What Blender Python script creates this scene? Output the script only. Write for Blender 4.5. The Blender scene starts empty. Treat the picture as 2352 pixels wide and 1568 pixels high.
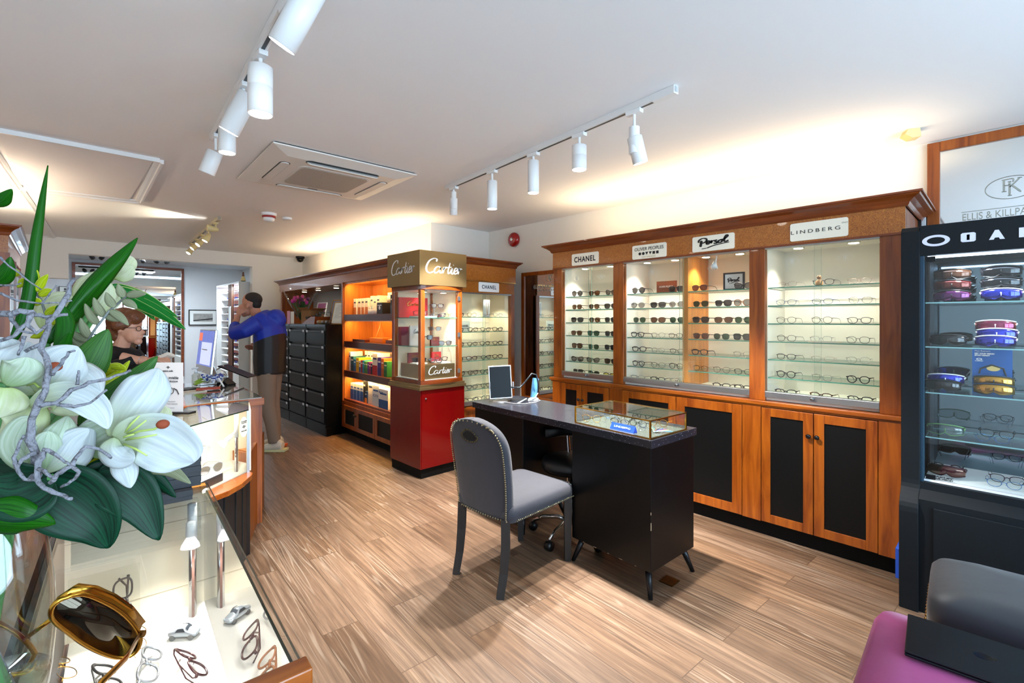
import bpy, bmesh, math, random
from mathutils import Vector, Matrix, Euler
R=math.radians; PI=math.pi; SC=bpy.context.scene; COL=SC.collection; rnd=random.Random(7)
# ---------------------------------------------------------------- camera, world, exposure
YAW=math.atan2(1046,1090); SN,CS=math.sin(YAW),math.cos(YAW); EYE=1.45
cd=bpy.data.cameras.new('camera'); cam=bpy.data.objects.new('camera',cd); COL.objects.link(cam)
cam.location=(0,0,EYE); cam.rotation_euler=(R(90),0,-YAW)
cd.sensor_width=36; cd.lens=36*1090/2352; cd.shift_y=-49/2352; cd.clip_start=.02; SC.camera=cam
w=bpy.data.worlds.new('sky'); SC.world=w; w.use_nodes=True
w.node_tree.nodes['Background'].inputs[0].default_value=(.58,.78,1,1); w.node_tree.nodes['Background'].inputs[1].default_value=6.0
SC.view_settings.view_transform='Standard'; SC.view_settings.look='None'; SC.view_settings.gamma=1
SC.view_settings.use_curve_mapping=False; SC.view_settings.exposure=1.15
SC.cycles.max_bounces=10; SC.cycles.transparent_max_bounces=24; SC.cycles.glossy_bounces=5
SC.cycles.use_denoising=True; SC.cycles.caustics_reflective=False; SC.cycles.caustics_refractive=False
SC.cycles.sample_clamp_indirect=6
WARM=(1,.72,.38); CREAM=(1,.86,.62); LED=(1,.965,.92); COOL=(.80,.90,1)
def light(kind,loc,power,col=LED,aim=None,size=.05,sizey=None,spot=70,blend=.6,portal=False,parent=None,name=None):
    l=bpy.data.lights.new(name or 'lamp_light',kind); l.energy=power; l.color=col
    if kind=='AREA':
        l.size=size
        if sizey: l.shape='RECTANGLE'; l.size_y=sizey
        l.cycles.is_portal=portal
    else: l.shadow_soft_size=size
    if kind=='SPOT': l.spot_size=R(spot); l.spot_blend=blend
    o=bpy.data.objects.new(name or 'lamp_light',l); COL.objects.link(o); o.location=loc
    if aim=='up': o.rotation_euler=(PI,0,0)
    elif aim is not None: o.rotation_euler=(Vector(aim)-Vector(loc)).to_track_quat('-Z','Y').to_euler()
    if parent: o.parent=parent
    return o
# fluorescent strips hidden on top of the cabinets, shining up at the wall and ceiling
light('AREA',(3.62,1.7,2.19),7.5,(1,.80,.50),'up',.25,2.5,name='cornice_strip_light')
light('AREA',(2.95,6.3,2.16),10,(1,.80,.52),'up',.2,3.8,name='cornice_strip_light')
light('AREA',(-.5,6.0,2.2),10,(1,.84,.62),'up',.3,2,name='cornice_strip_light')
light('AREA',(1.5,-2.4,1.4),1,COOL,(1.5,5,1.4),4.2,2.1,portal=True,name='window_daylight')

def at(u,v,d):   # point seen in direction (u,v) at depth d along the view axis, metres
    l=(u-1176)/1090*d
    return Vector((d*SN+l*CS, d*CS-l*SN, EYE-(v-735)*d/1090))
# ---------------------------------------------------------------- materials
MATS={}
def srgb(h):
    h=h.lstrip('#'); c=[int(h[i:i+2],16)/255 for i in (0,2,4)]
    return tuple((x/12.92 if x<=.04045 else ((x+.055)/1.055)**2.4) for x in c)+(1,)
def M(name,col='#ffffff',rough=.5,metal=0,emit=0,coat=0,trans=0,bump=0,bscale=60,var=0,vscale=8,sheen=0,ior=1.5,alpha=1,spec=.5):
    if name in MATS: return MATS[name]
    m=bpy.data.materials.new(name); m.use_nodes=True; nt=m.node_tree; b=nt.nodes['Principled BSDF']
    c=srgb(col) if isinstance(col,str) else tuple(col)+(1,)
    b.inputs['Base Color'].default_value=c; b.inputs['Roughness'].default_value=rough; b.inputs['Metallic'].default_value=metal
    b.inputs['Coat Weight'].default_value=coat; b.inputs['Transmission Weight'].default_value=trans; b.inputs['IOR'].default_value=ior
    b.inputs['Sheen Weight'].default_value=sheen; b.inputs['Alpha'].default_value=alpha; b.inputs['Specular IOR Level'].default_value=spec
    if emit: b.inputs['Emission Color'].default_value=c; b.inputs['Emission Strength'].default_value=emit
    if bump or var:
        tc=nt.nodes.new('ShaderNodeTexCoord')
    if bump:
        n=nt.nodes.new('ShaderNodeTexNoise'); n.inputs['Scale'].default_value=bscale; nt.links.new(tc.outputs['Object'],n.inputs['Vector'])
        bp=nt.nodes.new('ShaderNodeBump'); bp.inputs['Strength'].default_value=bump; bp.inputs['Distance'].default_value=.01
        nt.links.new(n.outputs['Fac'],bp.inputs['Height']); nt.links.new(bp.outputs['Normal'],b.inputs['Normal'])
    if var:
        n=nt.nodes.new('ShaderNodeTexNoise'); n.inputs['Scale'].default_value=vscale; n.inputs['Detail'].default_value=4
        nt.links.new(tc.outputs['Object'],n.inputs['Vector'])
        r=nt.nodes.new('ShaderNodeMapRange'); r.inputs['To Min'].default_value=1-var; r.inputs['To Max'].default_value=1+var
        nt.links.new(n.outputs['Fac'],r.inputs['Value'])
        x=nt.nodes.new('ShaderNodeVectorMath'); x.operation='SCALE'; x.inputs[0].default_value=c[:3]
        nt.links.new(r.outputs[0],x.inputs['Scale']); nt.links.new(x.outputs[0],b.inputs['Base Color'])
    MATS[name]=m; return m
def ramp(nt,fac,stops):
    r=nt.nodes.new('ShaderNodeValToRGB'); nt.links.new(fac,r.inputs[0]); e=r.color_ramp.elements
    while len(e)<len(stops): e.new(.5)
    for k,(p,c) in enumerate(stops): e[k].position=p; e[k].color=srgb(c) if isinstance(c,str) else c
    return r
def wood(name,dark,light_,rough=.32,scale=1,axis=2,coat=.25,burl=False):
    if name in MATS: return MATS[name]
    m=M(name,'#ffffff',rough,coat=coat); nt=m.node_tree; b=nt.nodes['Principled BSDF']
    tc=nt.nodes.new('ShaderNodeTexCoord'); mp=nt.nodes.new('ShaderNodeMapping'); nt.links.new(tc.outputs['Object'],mp.inputs[0])
    s=[9*scale]*3; s[axis]=(.9 if not burl else 9)*scale; mp.inputs['Scale'].default_value=s
    n=nt.nodes.new('ShaderNodeTexNoise'); n.inputs['Scale'].default_value=3 if not burl else 9; n.inputs['Detail'].default_value=8; n.inputs['Distortion'].default_value=.8 if not burl else 3
    nt.links.new(mp.outputs[0],n.inputs['Vector'])
    r=ramp(nt,n.outputs['Fac'],[(.28,dark),(.72,light_)] if not burl else [(.42,dark),(.60,light_)]); nt.links.new(r.outputs[0],b.inputs['Base Color']); return m
def pane(name,tint=(1,1,1),refl=1.0,ior=1.5,rough=0.0):
    if name in MATS: return MATS[name]
    m=bpy.data.materials.new(name); m.use_nodes=True; nt=m.node_tree; nt.nodes.clear()
    o=nt.nodes.new('ShaderNodeOutputMaterial'); t=nt.nodes.new('ShaderNodeBsdfTransparent'); t.inputs[0].default_value=(*tint,1)
    g=nt.nodes.new('ShaderNodeBsdfGlossy'); g.inputs['Roughness'].default_value=rough; f=nt.nodes.new('ShaderNodeLayerWeight'); f.inputs['Blend'].default_value=.5
    pw=nt.nodes.new('ShaderNodeMath'); pw.operation='POWER'; pw.inputs[1].default_value=5; nt.links.new(f.outputs['Facing'],pw.inputs[0]); ma=nt.nodes.new('ShaderNodeMath'); ma.operation='MULTIPLY_ADD'; nt.links.new(pw.outputs[0],ma.inputs[0]); ma.inputs[1].default_value=.96; ma.inputs[2].default_value=.04
    mu=nt.nodes.new('ShaderNodeMath'); mu.operation='MULTIPLY'; mu.use_clamp=True; mu.inputs[1].default_value=refl; nt.links.new(ma.outputs[0],mu.inputs[0])
    x=nt.nodes.new('ShaderNodeMixShader'); nt.links.new(mu.outputs[0],x.inputs[0]); nt.links.new(t.outputs[0],x.inputs[1]); nt.links.new(g.outputs[0],x.inputs[2])
    nt.links.new(x.outputs[0],o.inputs[0]); MATS[name]=m; return m
def floor_mat():
    m=M('oak_plank_floor','#ffffff',.42); nt=m.node_tree; b=nt.nodes['Principled BSDF']; L=nt.links.new
    tc=nt.nodes.new('ShaderNodeTexCoord'); mp=nt.nodes.new('ShaderNodeMapping'); mp.inputs['Rotation'].default_value=(0,0,R(-86.2)); mp.inputs['Location'].default_value=(.17,.045,0)
    L(tc.outputs['Object'],mp.inputs[0])
    br=nt.nodes.new('ShaderNodeTexBrick'); br.offset=.37; br.inputs['Scale'].default_value=1; br.inputs['Brick Width'].default_value=1.2; br.inputs['Row Height'].default_value=.172
    br.inputs['Mortar Size'].default_value=.0020; br.inputs['Mortar Smooth'].default_value=.1; br.inputs['Bias'].default_value=0
    br.inputs['Color1'].default_value=(0,0,0,1); br.inputs['Color2'].default_value=(1,1,1,1); br.inputs['Mortar'].default_value=(.5,.5,.5,1)
    L(mp.outputs[0],br.inputs['Vector'])
    # offset grain per plank
    cx=nt.nodes.new('ShaderNodeCombineXYZ'); mm=nt.nodes.new('ShaderNodeMath'); mm.operation='MULTIPLY'; mm.inputs[1].default_value=37
    L(br.outputs['Color'],mm.inputs[0]); L(mm.outputs[0],cx.inputs['Z']); L(mm.outputs[0],cx.inputs['X'])
    ad=nt.nodes.new('ShaderNodeVectorMath'); L(mp.outputs[0],ad.inputs[0]); L(cx.outputs[0],ad.inputs[1])
    sc=nt.nodes.new('ShaderNodeVectorMath'); sc.operation='MULTIPLY'; sc.inputs[1].default_value=(.55,13,1); L(ad.outputs[0],sc.inputs[0])
    n=nt.nodes.new('ShaderNodeTexNoise'); n.inputs['Scale'].default_value=3.4; n.inputs['Detail'].default_value=10; n.inputs['Roughness'].default_value=.68; n.inputs['Distortion'].default_value=.5; L(sc.outputs[0],n.inputs['Vector'])
    # cathedral grain: contour lines of a soft stretched noise
    n2=nt.nodes.new('ShaderNodeTexNoise'); n2.inputs['Scale'].default_value=.62; n2.inputs['Detail'].default_value=2.2; n2.inputs['Roughness'].default_value=.5; L(sc.outputs[0],n2.inputs['Vector'])
    k=nt.nodes.new('ShaderNodeMath'); k.operation='MULTIPLY'; k.inputs[1].default_value=100; L(n2.outputs['Fac'],k.inputs[0])
    si=nt.nodes.new('ShaderNodeMath'); si.operation='SINE'; L(k.outputs[0],si.inputs[0])
    base=ramp(nt,n.outputs['Fac'],[(.25,'#3f2f23'),(.5,'#6f5846'),(.75,'#977d66')])
    pl=ramp(nt,br.outputs['Color'],[(0,'#c9bfb4'),(.5,'#ffffff'),(1,'#e9dac6')])
    mx=nt.nodes.new('ShaderNodeMix'); mx.data_type='RGBA'; mx.blend_type='MULTIPLY'; mx.inputs[0].default_value=1; L(base.outputs[0],mx.inputs[6]); L(pl.outputs[0],mx.inputs[7])
    gr=ramp(nt,si.outputs[0],[(.72,(0,0,0,1)),(1,(1,1,1,1))])
    # whitening only on patches
    n3=nt.nodes.new('ShaderNodeTexNoise'); n3.inputs['Scale'].default_value=1.1; L(ad.outputs[0],n3.inputs['Vector']); pm=ramp(nt,n3.outputs['Fac'],[(.47,(.04,.04,.04,1)),(.64,(.42,.42,.42,1))])
    mu=nt.nodes.new('ShaderNodeMath'); mu.operation='MULTIPLY'; L(gr.outputs[0],mu.inputs[0]); L(pm.outputs[0],mu.inputs[1])
    m2=nt.nodes.new('ShaderNodeMix'); m2.data_type='RGBA'; L(mu.outputs[0],m2.inputs[0]); L(mx.outputs[2],m2.inputs[6]); m2.inputs[7].default_value=srgb('#b9a894')
    m3=nt.nodes.new('ShaderNodeMix'); m3.data_type='RGBA'; L(br.outputs['Fac'],m3.inputs[0]); L(m2.outputs[2],m3.inputs[6]); m3.inputs[7].default_value=srgb('#4b3828')
    L(m3.outputs[2],b.inputs['Base Color'])
    bp=nt.nodes.new('ShaderNodeBump'); bp.inputs['Strength'].default_value=.12; bp.inputs['Distance'].default_value=.004; L(n.outputs['Fac'],bp.inputs['Height']); L(bp.outputs[0],b.inputs['Normal'])
    return m
CHERRY=wood('cherry_wood','#723006','#a95914'); CHERRYH=wood('cherry_wood_rail','#783307','#ae5d16',axis=0); BURL=wood('burl_veneer','#84420f','#c47a2e',burl=True,scale=1.5)
CORN=wood('cornice_wood','#622506','#8d4210',axis=0); DARKW=wood('dark_cherry','#3d1405','#5e230a',axis=0); OAKW=wood('shelf_back_wood','#a35c22','#c67f38',scale=.6)
EBONY=wood('ebony_leg','#0e0907','#20150f',rough=.6,coat=0)
WHITE=M('white_paint','#ebe8e2',.75,bump=.03,bscale=90); CEIL=M('ceiling_paint','#f3f3f4',.8); GREYW=M('cool_white_paint','#dfe3e6',.7)
CRM=M('cream_lining','#e9dcc2',.8,var=.03,vscale=3); CRM2=M('pale_lining','#efe9dd',.75); BLK=M('black_panel','#0a0a0a',.5,spec=.2); PLINTH=M('black_plinth','#0b0b0b',.7,spec=.2)
ALU=M('brushed_aluminium','#b9bbbd',.35,1); CHROME=M('chrome','#d8dadc',.08,1); GOLD=M('gold_metal','#c99538',.18,1); BRASS=M('antique_brass','#8a6a3a',.35,1); STEEL=M('dull_steel','#8c8e90',.4,1)
GL=pane('clear_glass',(.985,1,.99)); GLE=M('glass_edge','#4f9e8a',.15,trans=.35); GLD=M('dark_glass_edge','#12291f',.3,spec=.4); GLO=M('pale_glass_edge','#a9dce0',.15,trans=.3)
MIR=M('mirror_silver','#eef1f0',.01,1); EMIT=M('lamp_lens','#fffaf0',.3,emit=14); EMITW=M('warm_lamp_lens','#fff0d0',.3,emit=9); SIGNW=M('sign_face','#fbf4e0',.25,coat=.3); SIGNB=M('sign_white','#f4f4f4',.35)
INK=M('black_ink','#121214',.5); WINK=M('white_ink','#f3f1ee',.4); GINK=M('etched_grey','#9a9a90',.6); ETCH=M('etched_white','#eef0ea',.7)
BPL=M('white_plastic','#eceded',.35); BLKP=M('black_plastic','#0c0c0e',.35,spec=.4); GREYP=M('grey_plastic','#7c8085',.4); TRACKM=M('dark_track_slot','#30343a',.4)
# ---------------------------------------------------------------- mesh helpers
class MB:
    def __init__(s): s.b=bmesh.new(); s.mi=0
    def _f(s,vs):
        try: f=s.b.faces.new(vs); f.material_index=s.mi; return f
        except ValueError: return None
    def box(s,a,b,mi=None):
        x0,y0,z0=a; x1,y1,z1=b
        if mi is None: mi=s.mi
        v=[s.b.verts.new(p) for p in ((x0,y0,z0),(x1,y0,z0),(x1,y1,z0),(x0,y1,z0),(x0,y0,z1),(x1,y0,z1),(x1,y1,z1),(x0,y1,z1))]
        for q in ((3,2,1,0),(4,5,6,7),(0,1,5,4),(1,2,6,5),(2,3,7,6),(3,0,4,7)):
            f=s._f([v[i] for i in q]); f.material_index=mi
        return s
    def prism(s,poly,z0,z1,axis=2,mi=None):  # polygon extruded along an axis
        def p(a,b,c): return {2:(a,b,c),1:(a,c,b),0:(c,a,b)}[axis]
        A=[s.b.verts.new(p(x,y,z0)) for x,y in poly]; B=[s.b.verts.new(p(x,y,z1)) for x,y in poly]; n=len(poly); fs=[s._f(A[::-1]),s._f(B)]
        for i in range(n): fs.append(s._f([A[i],A[(i+1)%n],B[(i+1)%n],B[i]]))
        if mi is not None:
            for f in fs:
                if f: f.material_index=mi
        return s
    def tube(s,pts,r,n=8,cap=True,flat=1,up=None,closed=False):
        pts=[Vector(p) for p in pts]; m=len(pts); rs=r if isinstance(r,(list,tuple)) else [r]*m; rings=[]; prev=None
        for i,p in enumerate(pts):
            t=(pts[(i+1)%m]-pts[i-1]) if closed else (pts[min(i+1,m-1)]-pts[max(i-1,0)])
            t=t.normalized() if t.length>1e-9 else Vector((0,0,1))
            if up is not None: a=Vector(up)-t*Vector(up).dot(t)
            elif prev is not None: a=prev-t*prev.dot(t)
            else: a=(Vector((0,0,1)) if abs(t.z)<.9 else Vector((1,0,0))); a=a-t*a.dot(t)
            if a.length<1e-6: a=t.orthogonal()
            a.normalize(); prev=a; c=t.cross(a)
            rings.append([s.b.verts.new(p+(a*math.cos(2*PI*k/n)+c*math.sin(2*PI*k/n)*flat)*rs[i]) for k in range(n)])
        for i in range(m if closed else m-1):
            A,B=rings[i],rings[(i+1)%m]
            for k in range(n): s._f([A[k],A[(k+1)%n],B[(k+1)%n],B[k]])
        if cap and not closed: s._f(rings[0][::-1]); s._f(rings[-1])
        return s
    def lathe(s,prof,n=24,c=(0,0,0),cap=True,rot=None):  # prof [(r,z)]
        c=Vector(c); rings=[]
        for r,z in prof:
            ring=[]
            for k in range(n):
                p=Vector((r*math.cos(2*PI*k/n),r*math.sin(2*PI*k/n),z))
                if rot is not None: p=rot@p
                ring.append(s.b.verts.new(c+p))
            rings.append(ring)
        for A,B in zip(rings,rings[1:]):
            for k in range(n): s._f([A[k],A[(k+1)%n],B[(k+1)%n],B[k]])
        if cap: s._f(rings[0][::-1]); s._f(rings[-1])
        return s
    def ball(s,c,r,sx=1,sy=1,sz=1,n=12):
        pr=[(max(math.sin(PI*i/n),.02)*r,-math.cos(PI*i/n)*r) for i in range(n+1)]; a=len(s.b.verts); s.lathe(pr,n+4); s.b.verts.ensure_lookup_table()
        for v in list(s.b.verts)[a:]: v.co=Vector((v.co.x*sx,v.co.y*sy,v.co.z*sz))+Vector(c)
        return s
    def grid(s,P):   # P[i][j] points
        V=[[s.b.verts.new(p) for p in row] for row in P]
        for i in range(len(V)-1):
            for j in range(len(V[0])-1): s._f([V[i][j],V[i][j+1],V[i+1][j+1],V[i+1][j]])
        return s
    def xf(s,m):
        bmesh.ops.transform(s.b,matrix=m,verts=s.b.verts); return s
    def build(s,name,mat,parent=None,smooth=False,bevel=0,solid=0,recalc=True,subd=0,loc=None,auto=None):
        if recalc: bmesh.ops.recalc_face_normals(s.b,faces=s.b.faces)
        me=bpy.data.meshes.new(name); s.b.to_mesh(me); s.b.free()
        for m in (mat if isinstance(mat,(list,tuple)) else [mat]): me.materials.append(m)
        if smooth: me.shade_smooth()
        o=bpy.data.objects.new(name,me); COL.objects.link(o)
        if parent: o.parent=parent
        if loc is not None: o.location=loc
        if solid: md=o.modifiers.new('solid','SOLIDIFY'); md.thickness=solid; md.offset=0
        if bevel: md=o.modifiers.new('bevel','BEVEL'); md.width=bevel; md.segments=2; md.limit_method='ANGLE'
        if subd: md=o.modifiers.new('subd','SUBSURF'); md.levels=subd; md.render_levels=subd
        return o
def bx(name,a,b,mat,parent=None,bevel=0): return MB().box(a,b).build(name,mat,parent,bevel=bevel)
def tag(o,label,cat,group=None,kind=None):
    if label: o['label']=label
    if cat: o['category']=cat
    if group: o['group']=group
    if kind: o['kind']=kind
    return o
def thing(name,label,cat,loc=(0,0,0),rz=0,group=None,rot=None):
    o=bpy.data.objects.new(name,None); COL.objects.link(o); o.location=loc; o.rotation_euler=rot or (0,0,rz); o.empty_display_size=.05
    return tag(o,label,cat,group)
def struct(o): o['kind']='structure'; return o
def dup(root,loc,rz=None,label=None,group=None,rot=None,scale=None):
    r=root.copy(); COL.objects.link(r); r.location=loc
    if rz is not None: r.rotation_euler=(0,0,rz)
    if rot is not None: r.rotation_euler=rot
    if scale: r.scale=(scale,)*3
    if label: r['label']=label
    if group: r['group']=group
    for ch in list(root.children):
        c=ch.copy(); COL.objects.link(c); c.parent=r
        for g in ch.children: d=g.copy(); COL.objects.link(d); d.parent=c
    return r
def text(s,w,h,mat,parent,loc=(0,0,0),rz=0,name='lettering',bold=0,shear=0,space=1,thick=.0008,flip=False):
    c=bpy.data.curves.new(name,'FONT'); c.body=s; c.size=1; c.extrude=.001; c.offset=bold; c.shear=shear; c.space_character=space; c.align_x='CENTER'
    t=bpy.data.objects.new('tmp',c); COL.objects.link(t); dg=bpy.context.evaluated_depsgraph_get(); me=bpy.data.meshes.new_from_object(t.evaluated_get(dg)); bpy.data.objects.remove(t)
    xs=[v.co.x for v in me.vertices]; ys=[v.co.y for v in me.vertices]; cx=(min(xs)+max(xs))/2; cy=(min(ys)+max(ys))/2; W=max(xs)-min(xs); Hh=max(ys)-min(ys)
    for v in me.vertices: v.co=Vector(((v.co.x-cx)*w/W, (-thick if v.co.z>0 else 0), (v.co.y-cy)*h/Hh))
    me.materials.clear(); me.materials.append(mat); me.name=name
    o=bpy.data.objects.new(name,me); COL.objects.link(o); o.parent=parent; o.location=loc; o.rotation_euler=(0,0,rz); return o
def strokes(lines,w,h,mat,parent,loc,r=.012,rz=0,name='lettering',thick=.0012):
    # hand lettering: polylines in a 0..1 box, smoothed and drawn as flat ribbons with varying weight
    mb=MB()
    for ln in lines:
        wt=1
        if isinstance(ln,tuple): wt,ln=ln
        P=[]
        n=len(ln)
        for i in range(n-1):
            p0=Vector(ln[max(i-1,0)]);p1=Vector(ln[i]);p2=Vector(ln[i+1]);p3=Vector(ln[min(i+2,n-1)])
            for k in range(5):
                t=k/5; P.append(.5*((2*p1)+(p2-p0)*t+(2*p0-5*p1+4*p2-p3)*t*t+(3*p1-p0-3*p2+p3)*t**3))
        P.append(Vector(ln[-1]))
        Q=[]
        for i,p in enumerate(P):
            t=(P[min(i+1,len(P)-1)]-P[max(i-1,0)]); t=Vector((t.x*w,t.y*h)); 
            if t.length<1e-9: t=Vector((1,0))
            t.normalize(); nrm=Vector((-t.y,t.x))
            rr=r*wt*(.55+.75*abs(t.y))*(1 if 0<i<len(P)-1 else .5)
            q=Vector((p.x*w,p.y*h)); a=q+nrm*rr; b=q-nrm*rr; Q.append([(a.x,-thick,a.y),(b.x,-thick,b.y)])
        mb.grid(Q)
    mb.xf(Matrix.Translation((-w/2,0,-h/2)))
    o=mb.build(name,mat,parent,solid=.0006); o.location=loc; o.rotation_euler=(0,0,rz); return o
CARTIER=[(1.25,[(.28,.86),(.30,.97),(.22,1.0),(.10,.86),(.025,.58),(.03,.38),(.10,.28),(.20,.36)]),[(.40,.58),(.32,.62),(.24,.48),(.235,.33),(.29,.32),(.38,.47),(.405,.6),(.375,.38),(.41,.32),(.45,.42)],
 [(.45,.42),(.50,.62),(.46,.32)],[(.48,.48),(.54,.62),(.58,.58)],[(.66,.86),(.60,.45),(.61,.32),(.66,.38)],[(.57,.62),(.70,.65)],[(.66,.38),(.72,.60),(.69,.38),(.72,.31),(.76,.40)],[(.745,.75),(.755,.77)],
 [(.76,.42),(.84,.50),(.86,.60),(.81,.62),(.77,.45),(.79,.32),(.86,.38)],[(.86,.38),(.92,.62),(.88,.32)],[(.90,.48),(.95,.61),(1.0,.58)]]
PERSOL=[(1.8,[(.10,.80),(.08,.45),(.06,.2)]),(1.3,[(.0,.62),(.02,.85),(.14,1.0),(.26,.92),(.26,.70),(.16,.55),(.10,.55)]),(1.4,[(.24,.48),(.34,.55),(.36,.66),(.30,.70),(.27,.5),(.30,.38),(.38,.46)]),
 (1.4,[(.38,.46),(.44,.68),(.42,.42)]),[(.43,.56),(.50,.68),(.53,.62)],(1.5,[(.62,.70),(.55,.66),(.57,.56),(.62,.48),(.57,.38),(.50,.42)]),(1.5,[(.72,.66),(.66,.58),(.66,.44),(.72,.42),(.77,.52),(.76,.64),(.71,.67),(.84,.7)]),
 (1.5,[(.84,.7),(.95,.95),(.92,1.05),(.87,.9),(.84,.6),(.88,.45),(.98,.55)]),(1.2,[(.28,.02),(.5,.2),(.75,.3),(1.0,.38)]),[(.28,.02),(.1,-.02)]]
EKL=[(1.3,[(.18,.95),(.18,.3)]),[(.08,.95),(.55,.97),(.56,.8)],[(.18,.63),(.45,.63)],[(.08,.3),(.3,.3)],(1.3,[(.42,.82),(.42,.05)]),[(.34,.82),(.5,.82)],[(.34,.05),(.52,.05)],[(.42,.5),(.85,.97)],(1.3,[(.52,.6),(.9,.18)]),[(.75,.97),(.95,.97)]]
def ek_logo(parent,loc,w,mat,rz=0,name='etched_logo'):
    el=[(.5+.5*math.cos(2*PI*k/20),.5+.5*math.sin(2*PI*k/20)) for k in range(21)]
    o=strokes([(.6,el)]+[((l[0] if isinstance(l,tuple) else 1),[(.28+.44*x,.1+.8*y) for x,y in (l[1] if isinstance(l,tuple) else l)]) for l in EKL],w,w*.6,mat,parent,loc,r=w*.014,rz=rz,name=name); return o
# ================================================================= ROOM SHELL
def wall(name,a,b,mat): return struct(bx(name,a,b,mat))
struct(MB().box((-2.5,-3,-.1),(4.5,13.2,0)).build('floor',floor_mat()))
wall('ceiling',(-1.0,-2.6,2.6),(4.3,9.1,2.75),CEIL); wall('ceiling_back_room',(-1,9.25,2.66),(3.4,13.1,2.8),M('cool_ceiling','#cfd6dc',.8))
wall('wall_right',(4.08,-2.6,0),(4.25,4.69,2.6),WHITE)
struct(MB().prism([(3.18,4.69),(4.25,4.69),(4.25,9.3),(3.31,9.1)],0,2.6).build('wall_alcove',WHITE))
wall('wall_far_right',(2.46,9.1,0),(3.4,9.25,2.6),WHITE); wall('wall_far_soffit',(.12,9.1,2.385),(2.46,9.25,2.6),WHITE); wall('wall_far_left',(-1,9.08,2.03),(.12,9.25,2.6),WHITE)
wall('wall_left',(-1.15,-2.6,0),(-1,13.1,2.8),WHITE); wall('wall_back_room_end',(-1,12.82,0),(3.4,13,2.8),GREYW); wall('wall_back_room_side',(3.25,9.25,0),(3.4,13,2.8),GREYW)
# shop front behind the camera
wall('wall_front_low',(-1.15,-2.6,0),(4.25,-2.45,.35),WHITE); wall('wall_front_top',(-1.15,-2.6,2.45),(4.25,-2.45,2.6),WHITE); wall('wall_front_left',(-1.15,-2.6,.35),(-.6,-2.45,2.45),WHITE); wall('wall_front_right',(3.6,-2.6,.35),(4.25,-2.45,2.45),WHITE)
fr=MB()
for x in (-.6,.78,2.17,3.54): fr.box((x,-2.56,.35),(x+.06,-2.49,2.45))
fr.box((-.6,-2.56,.35),(3.6,-2.49,.41)).box((-.6,-2.56,2.39),(3.6,-2.49,2.45)); wf=struct(fr.build('window_1',CORN)); bx('window_pane',(-.6,-2.53,.4),(3.6,-2.524,2.4),GL,wf)
# ceiling hatch with moulded trim, conduit strip
hz=MB()
def trimbar(mb,p,q,wd,hh):
    p=Vector(p);q=Vector(q); t=(q-p).normalized(); n=Vector((-t.y,t.x,0)); 
    prof=[(-.5,0),(-.5,-.35),(-.2,-.6),(.1,-.7),(.2,-1),(.5,-1),(.5,0)]
    A=[mb.b.verts.new(p+n*a*wd+Vector((0,0,b*hh))) for a,b in prof]; B=[mb.b.verts.new(q+n*a*wd+Vector((0,0,b*hh))) for a,b in prof]
    for i in range(len(prof)): mb._f([A[i],A[(i+1)%len(prof)],B[(i+1)%len(prof)],B[i]])
    mb._f(A[::-1]); mb._f(B)
HC=[(-.34,4.2,2.6),(.53,4.2,2.6),(.57,5.78,2.6),(-.26,5.9,2.6)]
for i in range(4): trimbar(hz,HC[(i+1)%4],HC[i],.055,.028)
h=tag(hz.build('ceiling_hatch',BPL),'white ceiling access hatch with moulded trim above the counters','hatch'); bx('hatch_panel',(-.25,4.26,2.592),(.5,5.76,2.601),CEIL,h)
cb=MB(); trimbar(cb,(-.30,4.6,2.6),(-.30,4.62,2.6),.01,.01); cb=MB(); trimbar(cb,(-.33,4.3,2.6),(-.02,9.05,2.6),.035,.03); tag(cb.build('ceiling_conduit',BPL),'long white plastic conduit running along the ceiling past the hatch','conduit')
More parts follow.
